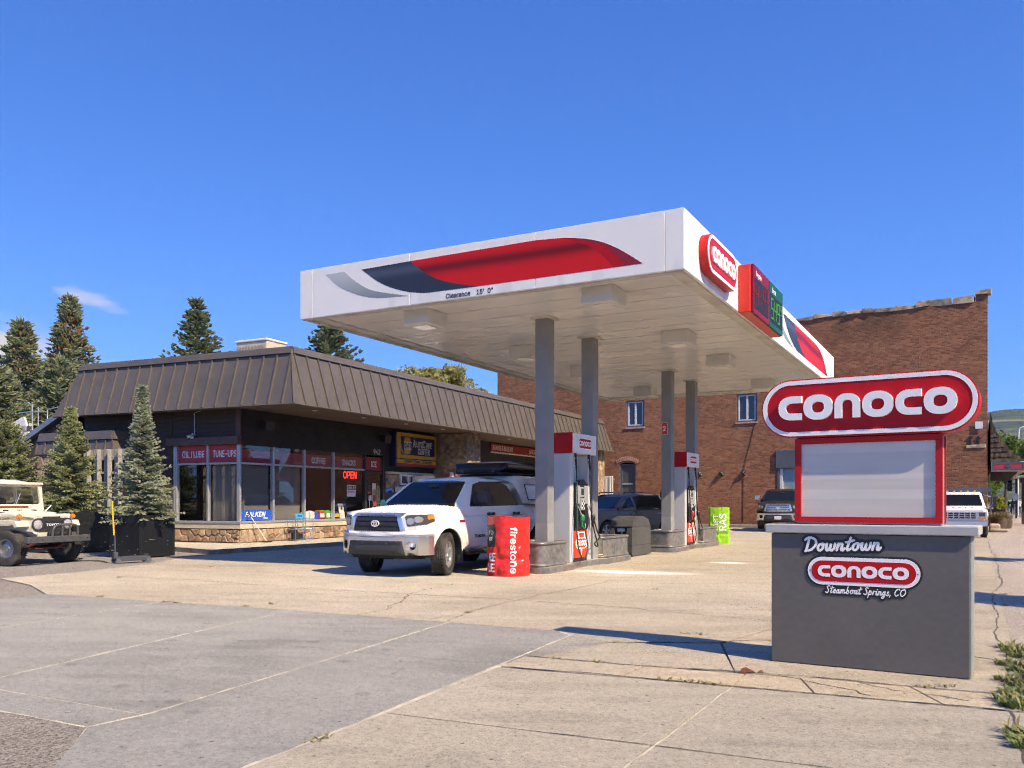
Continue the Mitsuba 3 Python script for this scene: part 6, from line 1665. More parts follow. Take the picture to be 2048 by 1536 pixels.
def offroader(t):
    tub = tri(rnd([(-.60, .52), (-.60, 1.16), (-2.95, 1.16), (-2.95, .55), (-2.7, .52)], .03), rnd([(-.58, -.80), (-.58, .80), (-2.95, .80), (-2.95, -.80)], .05), rnd([(-.80, .5), (-.81, 1.0), (-.76, 1.17), (.76, 1.17), (.81, 1.0), (.80, .5)], .04))
    for s in (-1, 1): tub = tub - m3.Manifold.cylinder(.4, .44, .44, 32).rotate([90, 0, 0]).translate([-2.285, .55 + .4 if s > 0 else -.55, .42])
    t.p('tub', tub, 'car_cream', smooth=32)
    hood = tri(rnd([(.44, 1.0), (.45, 1.10), (.38, 1.135), (-.2, 1.175), (-.66, 1.20), (-.66, 1.0)], .02), rnd(sym([(.46, 0), (.45, .46), (.40, .51), (-.66, .66)]), .03), rnd([(-.70, .9), (-.69, 1.08), (-.60, 1.15), (-.4, 1.19), (.4, 1.19), (.60, 1.15), (.69, 1.08), (.70, .9)], .03))
    t.p('hood', hood, 'car_cream', smooth=32)
    t.p('hood_ridge', hull([(.36, -.20, 1.13), (.36, .20, 1.13), (-.5, -.3, 1.185), (-.5, .3, 1.185), (.30, -.17, 1.155), (.30, .17, 1.155), (-.5, -.26, 1.205), (-.5, .26, 1.205)]), 'car_cream', smooth=30)
    t.p('hood_vent', box(.440, .456, -.26, .20, 1.05, 1.075), 'trim_black')
    t.p('nose', tri([(.42, .62), (.435, 1.01), (-.6, 1.01), (-.6, .62)], sym([(.44, .50), (-.62, .64)]), [(-.52, 1.01), (.52, 1.01), (.52, .80), (.34, .60), (-.34, .60), (-.52, .80)] if False else [(-.64, 1.01), (.64, 1.01), (.60, .82), (.36, .62), (-.36, .62), (-.60, .82)]), 'car_cream', smooth=30)
    G = mat((.436, 0, .90), (0, 1, 0), (0, 0, 1))
    k = t.p('grille_bezel', mv(ext(stadium(1.06, .285), .022), G), 'bezel_dark', smooth=40)
    t.p('mesh_panel', mv(box(-.24, .28, -.085, .08, .0225, .028), G), 'trim_black', of=k)
    t.p('grille_lettering', mv(text('TOYOTA', .052, .008, True, 1.35), G @ mat((.02, -.01, .028), (1, 0, 0), (0, 1, 0))), 'white_paint', of=k)
    for s in (-1, 1):
        h = t.p('headlight', mv(lathe([(0, .05), (.05, .047), (.085, .035), (.098, .03), (.104, .022)], 24), G @ mat((s * .395, 0, .0), (1, 0, 0), (0, 1, 0))), 'lamp_clear', smooth=60)
        t.p('lamp_ring', mv(lathe([(.098, .022), (.104, .036), (.112, .034), (.114, .022)], 24), G @ mat((s * .395, 0, .0), (1, 0, 0), (0, 1, 0))), 'chrome', of=h, smooth=60)
        # fenders: flat tops that drop at the front
        P = rnd([(.36, .86), (.30, .985), (-.58, 1.0), (-.58, .93), (.24, .91), (.30, .83)], .015)
        t.p('fender', exs(P, .50 if s > 0 else -.84, .84 if s > 0 else -.50), 'car_cream', smooth=30)
        P2_ = [(.24, .91), (-.58, .93), (-.56, .60), (-.50, .60), (-.42, .80), (-.2, .885), (.1, .88)]
        t.p('fender_skirt', exs(P2_, .80 if s > 0 else -.835, .835 if s > 0 else -.80), 'car_cream', smooth=30)
        f = t.p('turn_lamp', mv(lathe([(0, .055), (.04, .05), (.052, .03), (.052, 0), (.06, -.01), (.05, -.05), (0, -.06)], 20), mat((.27, s * .70, 1.075), (0, 1, 0), (0, 0, 1))), 'amber_lamp', smooth=50)
        t.p('lamp_base', cat([cyl((.24, s * .70, .99), (.24, s * .70, 1.03), .03), lathe([(.053, -.002), (.06, 0), (.06, .012), (.053, .014)], 20).apply_transform(mat((.27, s * .70, 1.075), (0, 1, 0), (0, 0, 1)))]), 'chrome', of=f, smooth=50)
    t.p('script_badge', mv(text('cruiser', .06, .005, False, 1.2, slant=.3), mat((-.20, -.675, 1.04), (1, 0, 0), (0, 0, 1), (0, -1, 0))), 'trim_black')
    # windshield frame, roof, cabin
    Mw = mat((-.66, 0, 1.18), (0, 1, 0), (-.15, 0, .989))
    fr = rrect(-.72, .72, 0, .66, .05, 4).difference(rrect(-.64, .64, .17, .585, .06, 4))
    k = t.p('windshield_frame', mv(ext(fr, .05, -.025), Mw), 'car_cream', smooth=30)
    t.p('windshield', mv(ext(rrect(-.645, .645, .165, .59, .06, 4), .008), Mw), 'pane_glass', of=k)
    t.p('wood_strip', mv(box(-.5, .30, .085, .125, .026, .045, .004), Mw), 'rust_wood', of=k)
    t.p('wiper', mv(tube([(-.02, .16, .03), (.12, .40, .03), (.14, .42, .03)], .007, 5), Mw), 'aluminium', of=k); t.p('wiper', mv(tube([(.42, .17, .03), (.55, .19, .03)], .007, 5), Mw), 'trim_black', of=k)
    for y in (-.35, .0, .38): t.p('hinge', box(-.62, -.50, y - .03, y + .03, 1.195, 1.225, .008), 'trim_black' if y else 'rust_wood')
    roof = tri(rnd([(-.66, 1.80), (-.70, 1.86), (-1.2, 1.925), (-2.9, 1.92), (-3.0, 1.82), (-3.0, 1.80)], .015), rnd([(-.64, -.74), (-.64, .74), (-3.0, .76), (-3.0, -.76)], .08), rnd([(-.77, 1.79), (-.77, 1.84), (-.6, 1.915), (0, 1.94), (.6, 1.915), (.77, 1.84), (.77, 1.79)], .02))
    t.p('roof', roof, 'car_cream', smooth=32)
    for s in (-1, 1):
        for x0, x1 in ((-.80, -.74), (-1.62, -1.54), (-2.95, -2.80)):
            t.p('roof_pillar', hull([(x, y, z) for x in (x0, x1) for (y, z) in ((s * .79, 1.15), (s * .74, 1.15), (s * .745, 1.81), (s * .70, 1.81))]), 'car_cream')
        t.p('side_glass', hull([(x, y, z) for x in (-.81, -1.535) for (y, z) in ((s * .77, 1.17), (s * .765, 1.17), (s * .727, 1.80), (s * .722, 1.80))]), 'pane_glass')
        t.p('side_glass', hull([(x, y, z) for x in (-1.63, -2.79) for (y, z) in ((s * .77, 1.17), (s * .765, 1.17), (s * .727, 1.80), (s * .722, 1.80))]), 'pane_glass')
        t.p('seat', cat([box(-1.7, -1.25, s * .38 - .23, s * .38 + .23, .75, .95, .06), box(-1.82, -1.66, s * .38 - .22, s * .38 + .22, .95, 1.5, .06)]), 'trim_black')
    t.p('steering_wheel', mv(tube([(.19 * math.cos(a), .19 * math.sin(a), 0) for a in np.linspace(0, 6.283, 24)], .015, 6), mat((-1.1, .36, 1.2), (0, 1, 0), (-.5, 0, .86))), 'trim_black')
    # bumper, bull bar, running gear
    k = t.p('bumper', box(.60, .72, -.86, .80, .50, .645, .012), 'bumper_steel')
    for y in (-.5, .70): t.p('bumper_bolt', cyl((.72, y, .58), (.73, y, .58), .014, n=8), 'trim_black', of=k)
    b = t.p('bull_bar', tube(curve([(.62, -.16, .64), (.63, -.14, .80), (.63, -.02, .88), (.63, .36, .89), (.63, .50, .83), (.62, .52, .64)], 26), .028, 8), 'bumper_steel', smooth=50)
    t.p('bar_upright', cyl((.62, .10, .64), (.63, .10, .885), .024), 'bumper_steel', of=b, smooth=50); t.p('bar_upright', cyl((.62, .30, .64), (.63, .30, .888), .024), 'bumper_steel', of=b, smooth=50)
    t.p('winch', cat([cyl((.52, -.05, .68), (.52, .30, .68), .06), box(.46, .58, -.16, -.05, .62, .76, .02), box(.46, .58, .30, .42, .62, .76, .02)]), 'trim_black', smooth=40)
    for s in (-1, 1):
        t.p('frame_rail', box(-2.9, .62, s * .36 - .04, s * .36 + .04, .46, .58, .01), 'trim_black')
        t.p('leaf_spring', tube(curve([(.48, s * .42, .52), (0, s * .42, .36), (-.55, s * .42, .50)], 12), .03, 6), 'rust_wood')
    t.p('axle', cat([cyl((0, -.62, .37), (0, .62, .37), .05), cyl((-2.285, -.62, .37), (-2.285, .62, .37), .05)]), 'trim_black'); t.p('tie_rod', cyl((.16, -.55, .36), (.16, .55, .36), .022), 'rust_wood')
    t.p('engine_block', box(-.5, .36, -.28, .28, .50, .96, .04), 'trim_black')
    t.p('parking_lamp', mv(lathe([(0, .03), (.03, .024), (.035, 0)], 14), mat((.44, -.42, .705), (0, 1, 0), (0, 0, 1))), 'plate_white', smooth=50)
    m = t.p('door_mirror', mv(lathe([(0, .02), (.06, .015), (.07, 0), (0, -.03)], 16), mat((-.62, .98, 1.36), (0, 1, 0), (0, 0, 1))), 'trim_black'); t.p('mirror_arm', tube([(-.70, .80, 1.18), (-.64, .98, 1.36)], .012, 6), 'aluminium', of=m)
    for x in (0, -2.285):
        for s in (-1, 1): wheel(t, x, s * .72, .385, .24, 'rim_steel', s, .10 if x == 0 else 0, .52, 0)


offroader(oj)

# ---- white flatbed with stake rack
fbk = Thing('white_flatbed', 'old white flatbed truck with orange roof lamps and tall stake rack', 'truck', T=xf(-.62, 38.75, 0, -91))


def flatbed(t):
    body = tri(rnd([(.82, .62), (.84, 1.08), (.70, 1.14), (-.55, 1.20), (-1.9, 1.22), (-1.9, .55), (.5, .50)], .03), rnd(sym([(.84, 0), (.82, .85), (.70, .96), (-1.9, .98)]), .05), rnd([(-.97, .45), (-.99, .8), (-.96, 1.08), (-.80, 1.17), (-.4, 1.21), (.4, 1.21), (.80, 1.17), (.96, 1.08), (.99, .8), (.97, .45)], .04))
    for s in (-1, 1): body = body - m3.Manifold.cylinder(.5, .44, .44, 32).rotate([90, 0, 0]).translate([0, .55 + .5 if s > 0 else -.55, .42])
    t.p('body', body, 'truck_white', smooth=32)
    gs = rnd([(-.50, 1.15), (-.95, 1.72), (-1.1, 1.80), (-1.82, 1.82), (-1.9, 1.72), (-1.92, 1.15)], .03)
    gp = rnd([(-.4, -.9), (-.4, .9), (-2, .95), (-2, -.95)], .05); gf = rnd([(-.93, 1.1), (-.74, 1.74), (-.66, 1.82), (.66, 1.82), (.74, 1.74), (.93, 1.1)], .04)
    G = lambda d=0.: tri(gs, gp, gf, d)
    t.p('cab', G(), 'truck_white', smooth=32)
    t.p('windshield', exf(sg.Polygon([(-.80, 1.25), (.80, 1.25), (.66, 1.70), (-.66, 1.70)]).buffer(-.03).buffer(.03), -1.1, 1) ^ (G(.006) - G(-.02)), 'car_glass', smooth=32)
    for s in (-1, 1):
        half = exp_(sg.box(-6, .4, 2, 1.3) if s > 0 else sg.box(-6, -1.3, 2, -.4), 0, 2.5)
        t.p('side_window', exs(sg.Polygon([(-.75, 1.25), (-1.05, 1.70), (-1.75, 1.70), (-1.78, 1.25)]), -1.2, 1.2) ^ (G(.006) - G(-.02)) ^ half, 'car_glass', smooth=32)
    for y in (-.5, -.25, 0, .25, .5): t.p('roof_lamp', hull([(-1.1, y - .05, 1.80), (-1.1, y + .05, 1.80), (-1.22, y - .04, 1.80), (-1.22, y + .04, 1.80), (-1.16, y - .03, 1.87), (-1.16, y + .03, 1.87)]), 'amber_lamp')
    F = lambda a, b, c, d, e: box(e[0], e[1], a, b, c, d, .008)
    k = t.p('grille', box(.83, .85, -.60, .60, .74, 1.0), 'trim_black')
    for i in range(7): t.p('grille_bar', box(.851, .875, -.60 + i * .197 - .008, -.60 + i * .197 + .024, .74, 1.0), 'chrome', of=k)
    for z in (.74, .82, .91, .99): t.p('grille_bar', box(.851, .872, -.6, .6, z - .006, z + .012), 'chrome', of=k)
    for s in (-1, 1):
        b = t.p('lamp_bezel', box(.83, .862, min(s * .62, s * .95), max(s * .62, s * .95), .74, 1.02, .01), 'chrome')
        t.p('headlight', box(.863, .875, min(s * .68, s * .90), max(s * .68, s * .90), .84, .99, .01), 'lamp_glass', of=b); t.p('turn_lamp', box(.863, .872, min(s * .66, s * .93), max(s * .66, s * .93), .75, .815, .006), 'amber_lamp', of=b)
        m = t.p('door_mirror', box(-.9, -.84, s * 1.18 - .10, s * 1.18 + .10, 1.20, 1.62, .01), 'trim_black'); t.p('mirror_arm', tube([(-.85, s * .92, 1.18), (-.85, s * 1.12, 1.25), (-.85, s * 1.14, 1.60), (-.9, s * .80, 1.70)], .012, 6), 'chrome', of=m)
    for y in (-.22, 0, .22, .44): t.p('hood_vent', box(.30, .38, y - .03, y + .03, 1.165, 1.188), 'trim_black')
    t.p('bumper', box(.86, 1.0, -.98, .98, .46, .66, .02), 'chrome')
    t.p('deck', box(-5.4, -2.0, -1.1, 1.1, .85, .95, .01), 'old_wood'); t.p('chassis', box(-5.2, .7, -.45, .45, .45, .7, .02), 'trim_black')
    rk = t.p('headboard', box(-2.06, -2.0, -1.1, 1.1, 1.80, 2.0), 'frame_blue')
    for y in (-1.07, -.7, -.3, .0, .35, .75, 1.07): t.p('rack_post', box(-2.1, -2.03, y - .03, y + .03, .96, 2.05), 'frame_blue', of=rk)
    for s in (-1, 1):
        for z in (1.2, 1.5, 1.8, 2.0): t.p('rack_rail', box(-5.3, -2.1, s * 1.08 - .02, s * 1.08 + .02, z - .07, z), 'frame_blue', of=rk)
        for x in (-3, -4, -5): t.p('rack_post', box(x, x + .06, s * 1.05 - .03, s * 1.05 + .0, .96, 2.05), 'frame_blue', of=rk)
        for x in (0, -3.4): wheel(t, x, s * .84, .40, .24, 'rim_steel', s, 0, .5, 0)


flatbed(fbk)

# ---------------------------------------------------------------- drums, bins, small things
pbr('vinyl_red', (.70, .025, .018), .28, clear=.35)
pbr('vinyl_green', (.30, .62, .012), .35, clear=.3)
pbr('bin_grey', grain((.075, .075, .073), .2, 20), .5)
pbr('jack_yellow', (.78, .50, .01), .4)
pbr('jack_grey', (.10, .105, .12), .4, metal=.4)


def drum(x, y, z, R_, H, face, mat_, label, texts, seed, square=0.0):
    """wrinkled vinyl sleeve over a drum; texts: (string, cap height, angle offset, z, turned)"""
    t = Thing('drum_cover', label, 'drum cover', T=xf(x, y, z, math.degrees(face)))
    na, nz = 96, 60
    def rad(a, zz):
        q = np.stack([np.cos(a) * 2.2, np.sin(a) * 2.2, zz * 3.1], -1)
        f = meshkit.fbm(q, 4, seed) - .5
        f2 = meshkit.fbm(np.stack([np.cos(a) * 5 + zz * 4, np.sin(a) * 5 - zz * 3, zz * 6], -1), 3, seed + 5) - .5
        r = R_ * (1 + .05 * f) + .055 * np.abs(f2) ** .8 * np.sign(f2) * (.5 + .8 * np.exp(-((zz - .25) / .3) ** 2)) - .022 * np.exp(-((zz - .32) / .06) ** 2) + .008 * np.sin(a * 26 + 6 * f) * np.exp(-((zz - H) / .06) ** 2)
        if square: r = r * (1 - square + square / np.maximum(np.abs(np.cos(a)), np.abs(np.sin(a))) * .92)
        return r
    A, Zz = np.meshgrid(np.linspace(0, 2 * np.pi, na, endpoint=False), np.linspace(.0, H, nz), indexing='ij')
    r = rad(A, Zz)
    V = np.stack([r * np.cos(A), r * np.sin(A), Zz + .012 * np.sin(A * 3 + seed) * (Zz / H)], -1).reshape(-1, 3)
    i, j = np.meshgrid(np.arange(na), np.arange(nz - 1), indexing='ij'); i2 = (i + 1) % na
    q = np.stack([i * nz + j, i2 * nz + j, i2 * nz + j + 1, i * nz + j + 1], -1).reshape(-1, 4)
    t.p('sleeve', trimesh.Trimesh(V, np.vstack([q[:, [0, 1, 2]], q[:, [0, 2, 3]]]), process=False), mat_, smooth=True)
    t.p('lid', lathe([(0, H - .03), (R_ * .93, H - .03), (R_ * .97, H - .05), (0, H - .06)], 32), mat_, smooth=40)
    for s, h, a0, z0, turned, wide, m in texts:
        g = text(s, h, .006, True, wide) if s else ext(rrect(-.15, .15, -h / 2, h / 2, .03), .004)
        g = g.subdivide_to_size(.05) if True else g
        v = np.array(g.vertices)
        u_, w_ = (v[:, 1], -v[:, 0]) if turned == 1 else (-v[:, 1], v[:, 0]) if turned == -1 else (v[:, 0], v[:, 1])
        aa = a0 + u_ / R_; zz = z0 + w_
        rr_ = rad(aa, zz) + .004 + v[:, 2]
        g.vertices = np.stack([rr_ * np.cos(aa), rr_ * np.sin(aa), zz + .012 * np.sin(aa * 3 + seed) * (zz / H)], -1)
        t.p('lettering' if s else 'black_patch', g, m)
    return t


drum(-7.90, 14.46, .0, .40, 1.12, math.radians(-61.4), 'vinyl_red', 'red wrinkled drum cover lettered Firestone beside the nearer island',
     [('firestone', .125, .24, .50, True, 1.22, 'white_paint'), ('RE', .15, -.92, .36, False, .85, 'white_paint'), ('LE', .15, -.92, .16, False, .85, 'white_paint'), ('', .42, -1.05, .76, False, 1, 'black_paint'), ('TO', .07, -.98, .82, False, 1, 'white_paint'), ('ER', .07, -.98, .70, False, 1, 'white_paint')], 3)
drum(-7.70, 28.95, .0, .36, 1.22, math.radians(-75), 'vinyl_green', 'lime green wrinkled drum cover behind the farther island', [('KIST', .15, -.30, .72, -1, 1.1, 'white_paint'), ('RAS', .22, .32, .72, -1, 1, 'white_paint')], 7, square=.6)

bn = Thing('waste_bin', 'grey moulded waste bin with towel slot between the islands', 'bin')
prof = rnd([(20.70, .02), (20.66, .12), (20.68, .72), (20.80, .93), (20.98, 1.03), (21.55, 1.03), (21.92, .94), (22.08, .75), (22.12, .12), (22.08, .02)], .03)
shell = (exf(prof, -8.34, -7.72) ^ exp_(sg.Polygon(rnd([(-8.34, 20.6), (-7.72, 20.6), (-7.72, 22.2), (-8.34, 22.2)], .06)).buffer(0), 0, 2)) - exs([(-8.20, .50), (-7.88, .50), (-7.86, .74), (-8.22, .74)], 20.5, 20.84)
bn.p('body', shell, 'bin_grey', smooth=32)
bn.p('groove', cat([box(-8.345, -7.714, 20.655, 22.125, .285, .30, .004), box(-8.345, -7.714, 20.672, 22.105, .765, .78, .004)]), 'trim_grey', kind='stuff')
bn.p('slot', box(-8.20, -7.88, 20.835, 20.845, .50, .74), 'trim_black'); bn.p('paper_towel', box(-8.14, -7.94, 20.72, 20.80, .64, .73, .005), 'blue_tint')
pbr('blue_tint', (.35, .45, .55), .6)
bn.p('squeegee_handle', cyl((-8.05, 20.82, .52), (-8.04, 20.80, .66), .012), 'valance_white')

jk = Thing('floor_jack', 'low trolley jack with upright yellow handle beside the planter', 'jack', T=xf(-17.27, 12.95, 0, 72))
jk.p('side_plate', cat([box(-.05, .72, s * .13 - .012, s * .13 + .012, .05, .15, .005) for s in (-1, 1)]), 'jack_grey', kind='stuff')
jk.p('lift_arm', hull([(.1, -.06, .08), (.1, .06, .08), (.68, -.05, .12), (.68, .05, .12), (.1, -.06, .16), (.1, .06, .16), (.68, -.05, .16), (.68, .05, .16)]), 'jack_grey')
jk.p('saddle', lathe([(0, .16), (.05, .16), (.06, .19), (.05, .19), (0, .175)], 16), 'jack_grey', T=xf(.66, 0, 0))
for x, s in ((.68, -1), (.68, 1), (0, -1), (0, 1)): jk.p('wheel', cyl((x, s * .15 - .02, .055), (x, s * .15 + .02, .055), .055, n=16), 'rim_steel', smooth=40)
k = jk.p('handle_socket', box(-.07, .03, -.05, .05, .10, .26, .01), 'jack_grey')
jk.p('handle', tube([(-.02, 0, .2), (-.035, 0, .62), (-.05, 0, .66)], [.022, .022, .018], 8), 'jack_grey', smooth=50); jk.p('handle_sleeve', tube([(-.05, 0, .64), (-.09, 0, 1.42)], .019, 10), 'jack_yellow', smooth=50)
ho = Thing('air_hose', 'thin dark hose on the asphalt beside the jack', 'hose')
ho.p('hose', tube(curve([(-17.5, 12.9, .012), (-18.2, 13.2, .012), (-18.9, 13.0, .012), (-19.4, 13.6, .012), (-19.8, 13.5, .012)], 40), .011, 5), 'hose_black', smooth=60)


def rack(u, lab, full):
    t = Thing('wire_rack', lab, 'rack', T=MR)
    w, d, h = .38, .34, .74
    z0 = .135
    for a in (0, w):
        for b in (.2, .2 + d): t.p('upright', cyl((u + a, z0, b), (u + a, z0 + h, b), .008, n=6), 'wire_blue')
    for z in (.16, .5, .86):
        t.p('shelf', cat([cyl((u + i * w / 6, z, .2), (u + i * w / 6, z, .2 + d), .005, n=5) for i in range(7)] + [cyl((u, z, b), (u + w, z, b), .007, n=6) for b in (.2, .2 + d)]), 'wire_blue', kind='stuff')
    if full:
        t.p('header', box(u, u + w, z0 + h - .02, z0 + h + .14, .2 + d, .2 + d + .008, .002), 'wire_sky'); t.p('header_mark', box(u + .10, u + w - .08, z0 + h + .05, z0 + h + .085, .2 + d + .009, .2 + d + .012), 'navy')
        t.p('bottle', lathe([(0, 0), (.13, 0), (.13, .22), (.05, .30), (.04, .34), (0, .34)], 16), 'trim_black', T=mat((u + w / 2, .165, .37), (1, 0, 0), (0, 0, -1)), smooth=40)
    else:
        t.p('tray', box(u + .02, u + w - .02, .505, .53, .22, .2 + d - .02), 'house_white')


pbr('wire_sky', (.06, .38, .75), .4)
rack(1.92, 'bright blue wire rack with header card against the stone base', True); rack(2.42, 'emptier blue wire rack right of the header card rack', False)
sq = Thing('long_scraper', 'pale long handled scraper leaning at the shop corner', 'tool')
sq.p('handle', mv(tube([(.72, .15, .42), (.35, .98, .08)], .014, 6), MR), 'house_white'); sq.p('head', mv(box(.58, .90, .135, .17, .34, .48, .008), MR), 'trim_black'); sq.p('grip', mv(tube([(.38, .92, .10), (.30, 1.10, .05)], .018, 6), MR), 'trim_black')
ib = Thing('ice_box', 'white ice storage box against the stone wall beyond the shop door', 'ice box')
ib.p('cabinet', R(8.25, 10.25, .14, 2.02, .10, .85, .03), 'house_white')
for a, b in ((8.30, 9.22), (9.28, 10.20)):
    d = ib.p('door', R(a, b, .45, 1.95, .852, .90, .015), 'house_white'); ib.p('handle', R(b - .12, b - .08, 1.0, 1.4, .902, .94, .008), 'aluminium', of=d)
ib.p('vent', R(8.3, 10.2, .20, .40, .852, .87, .01), 'trim_grey')
ww = Thing('window_unit', 'white framed window with boxy cooler above the ice box', 'window')
ww.p('frame', mv(ext(sg.box(8.7, 2.08, 10.5, 2.50).difference(sg.box(8.78, 2.14, 10.42, 2.44)), .06, .03), MR), 'white_paint'); ww.p('pane', R(8.78, 10.42, 2.14, 2.44, .035, .045), 'window_dark'); ww.p('mullion', R(9.25, 9.31, 2.14, 2.44, .046, .09), 'white_paint'); ww.p('cooler', R(9.5, 10.4, 2.10, 2.48, .1, .65, .02), 'cream_letter')
al = Thing('alarm_horn', 'small red and white alarm fixture low on the first stone pier', 'alarm')
al.p('box', mv(box(.9, 1.05, 2.45, 2.65, .0, .12, .01), MR @ mat((11.25, 0, 0), (0, 0, 1), (0, 1, 0), (-1, 0, 0))), 'white_paint'); al.p('horn', mv(lathe([(0, 0), (.05, 0), (.07, .1), (0, .06)], 14), MR @ mat((11.2, 2.55, .82), (-1, 0, 0), (0, 1, 0), (0, 0, -1))), 'band_red')
rv = Thing('rusty_stub', 'rusty pipe stub broken off in the concrete in front of the sign', 'pipe stub', T=xf(-1.67, 7.14, 0, 20))
pbr('rust', grain((.16, .055, .03), .7, 30), .9)
rv.p('stub', hull([(-.06, -.025, 0), (.07, -.02, 0), (.06, .03, 0), (-.05, .03, 0), (-.04, -.015, .035), (.0, -.015, .04), (-.01, .015, .04), (.06, 0, .012)]), 'rust'); rv.p('chip', hull([(.08, -.02, 0), (.14, -.01, 0), (.13, .02, 0), (.1, -.01, .02), (.12, .01, .022)]), 'rust')

# ---------------------------------------------------------------- far end of the path
g1 = Thing('barrel_planter', 'round wooden tub of straggly grass at the brick corner', 'planter', T=xf(.98, 50.6, 0))
g1.p('tub', lathe([(0, 0), (.30, 0), (.36, .3), (.34, .62), (.29, .62), (.29, .55), (0, .55)], 18), 'old_wood', smooth=30); g1.p('grass', tufts([(0, 0), (.12, .05), (-.12, .08), (.05, -.15)], 90, .30, .22, 6), 'weed_dry', T=xf(0, 0, .55), kind='stuff')
g2 = Thing('barrel_planter', 'second wooden tub just right of the stone block', 'planter', T=xf(1.30, 52.6, 0))
g2.p('tub', lathe([(0, 0), (.28, 0), (.34, .3), (.32, .60), (.27, .60), (.27, .53), (0, .53)], 18), 'old_wood', smooth=30); g2.p('grass', tufts([(0, 0), (.12, .05), (-.12, .08)], 90, .26, .22, 8), 'weed_dry', T=xf(0, 0, .53), kind='stuff')
sb = Thing('stone_block', 'pale stone step block at the foot of the brick corner', 'stone block'); sb.p('block', box(.50, .95, 46.6, 48.2, 0, .34, .05), 'coping_stone'); sb.p('lower_step', box(.48, 1.25, 45.9, 46.58, 0, .14, .04), 'coping_stone')
pt = Thing('black_pot', 'black square pot holding the lime shrub', 'pot'); pt.p('pot', hull([(x, y, z) for x, y, z in ((.45, 56.4, 0), (1.3, 56.4, 0), (.45, 57.2, 0), (1.3, 57.2, 0), (.38, 56.3, .95), (1.38, 56.3, .95), (.38, 57.3, .95), (1.38, 57.3, .95))]), 'dark_frame'); pt.p('rim', box(.35, 1.41, 56.27, 57.33, .952, 1.0, .01), 'trim_grey')
sh = Thing('shelter', 'rough timber shelter with grey metal roof at the right edge', 'shelter')
for x, y in ((2.62, 60.4), (2.62, 63.4), (4.6, 60.4), (4.6, 63.4)): sh.p('post', box(x - .16, x + .16, y - .16, y + .16, 0, 2.62, .03), 'old_wood')
sh.p('beam', box(2.4, 4.8, 60.3, 60.5, 2.63, 2.85, .02), 'old_wood'); sh.p('beam', box(2.4, 4.8, 63.3, 63.5, 2.63, 2.85, .02), 'old_wood'); sh.p('roof', hull([(2.0, 59.8, 2.88), (5.2, 59.8, 3.3), (2.0, 64.0, 2.88), (5.2, 64.0, 3.3), (2.0, 59.8, 2.95), (5.2, 59.8, 3.37), (2.0, 64, 2.95), (5.2, 64, 3.37)]), 'aluminium'); sh.p('brace', cat([cyl((2.62, 60.4, 1.9), (3.2, 60.4, 2.65), .06)]), 'old_wood')
lp = Thing('street_lamp', 'pale curved street lamp pole against the wooded ridge', 'street lamp')
lp.p('pole', tube(curve([(3.72, 104, 0), (3.72, 104, 5), (3.75, 104, 8.4), (3.95, 104, 9.1), (4.8, 104, 9.25), (6.2, 104, 9.3)], 26), .09, 8), 'house_white', smooth=50); lp.p('lamp_head', box(6.1, 6.9, 103.8, 104.2, 9.2, 9.4, .04), 'aluminium')
up = Thing('utility_post', 'dark slim signal post beside the pale street lamp', 'post'); up.p('post', cyl((4.35, 103, 0), (4.35, 103, 7.1), .08), 'dark_frame'); up.p('arm', cyl((4.35, 103, 6.4), (6.5, 103, 6.5), .05), 'dark_frame')
tl = Thing('traffic_light', 'black traffic light showing red above the crowd', 'traffic light'); tl.p('housing', box(2.28, 2.66, 86.4, 86.7, 2.35, 3.35, .03), 'trim_black')
for i, m in enumerate(('led_off', 'led_off', 'signal_red')): tl.p('lamp', mv(lathe([(0, .02), (.10, .0), (0, -.02)], 14), mat((2.47, 86.38, 2.55 + i * .3), (1, 0, 0), (0, 0, 1))), m)
scene['signal_red'] = {'type': 'diffuse', 'reflectance': C(.6, .05, .03)}
for k in list(scene):
    if k == 'traffic_light__lamp_002': scene[k]['emitter'] = {'type': 'area', 'radiance': C(3.0, .15, .08)}
tl.p('pole', cyl((2.95, 86.6, 0), (2.95, 86.6, 3.6), .07), 'trim_black'); tl.p('bracket', box(2.66, 2.95, 86.5, 86.6, 2.9, 3.0), 'trim_black')
ws_ = Thing('white_street_sign', 'small white sign on the signal pole above the crowd', 'sign'); ws_.p('plate', box(2.72, 3.15, 86.42, 86.44, 1.55, 2.15), 'white_paint'); ws_.p('clamp', box(2.86, 3.02, 86.44, 86.53, 1.8, 1.9), 'trim_black')
# power lines over the lean-to, on two poles
pl = Thing('power_line', 'thin power lines crossing the spruces at the left', 'power line')
for i, (dz, dy) in enumerate(((0, 0), (-.7, .2), (-.9, .5))):
    a = np.array([-64, 35 + dy, 13.4 + dz]); b = np.array([-30, 60 + dy, 7.5 + dz]); s = np.linspace(0, 1, 24)[:, None]
    p = a + (b - a) * s; p[:, 2] -= 1.2 * (4 * s * (1 - s))[:, 0]
    pl.p('wire', tube(p, .014, 4), 'aluminium')
for (x, y, h) in ((-64.1, 35.2, 14.2), (-29.9, 60.2, 8.2)):
    q = pl.p('pole', cyl((x, y, -.1), (x, y, h), .16, .11), 'old_wood'); pl.p('crossarm', box(x - .9, x + .9, y - .06, y + .06, h - .9, h - .78), 'old_wood', of=q)

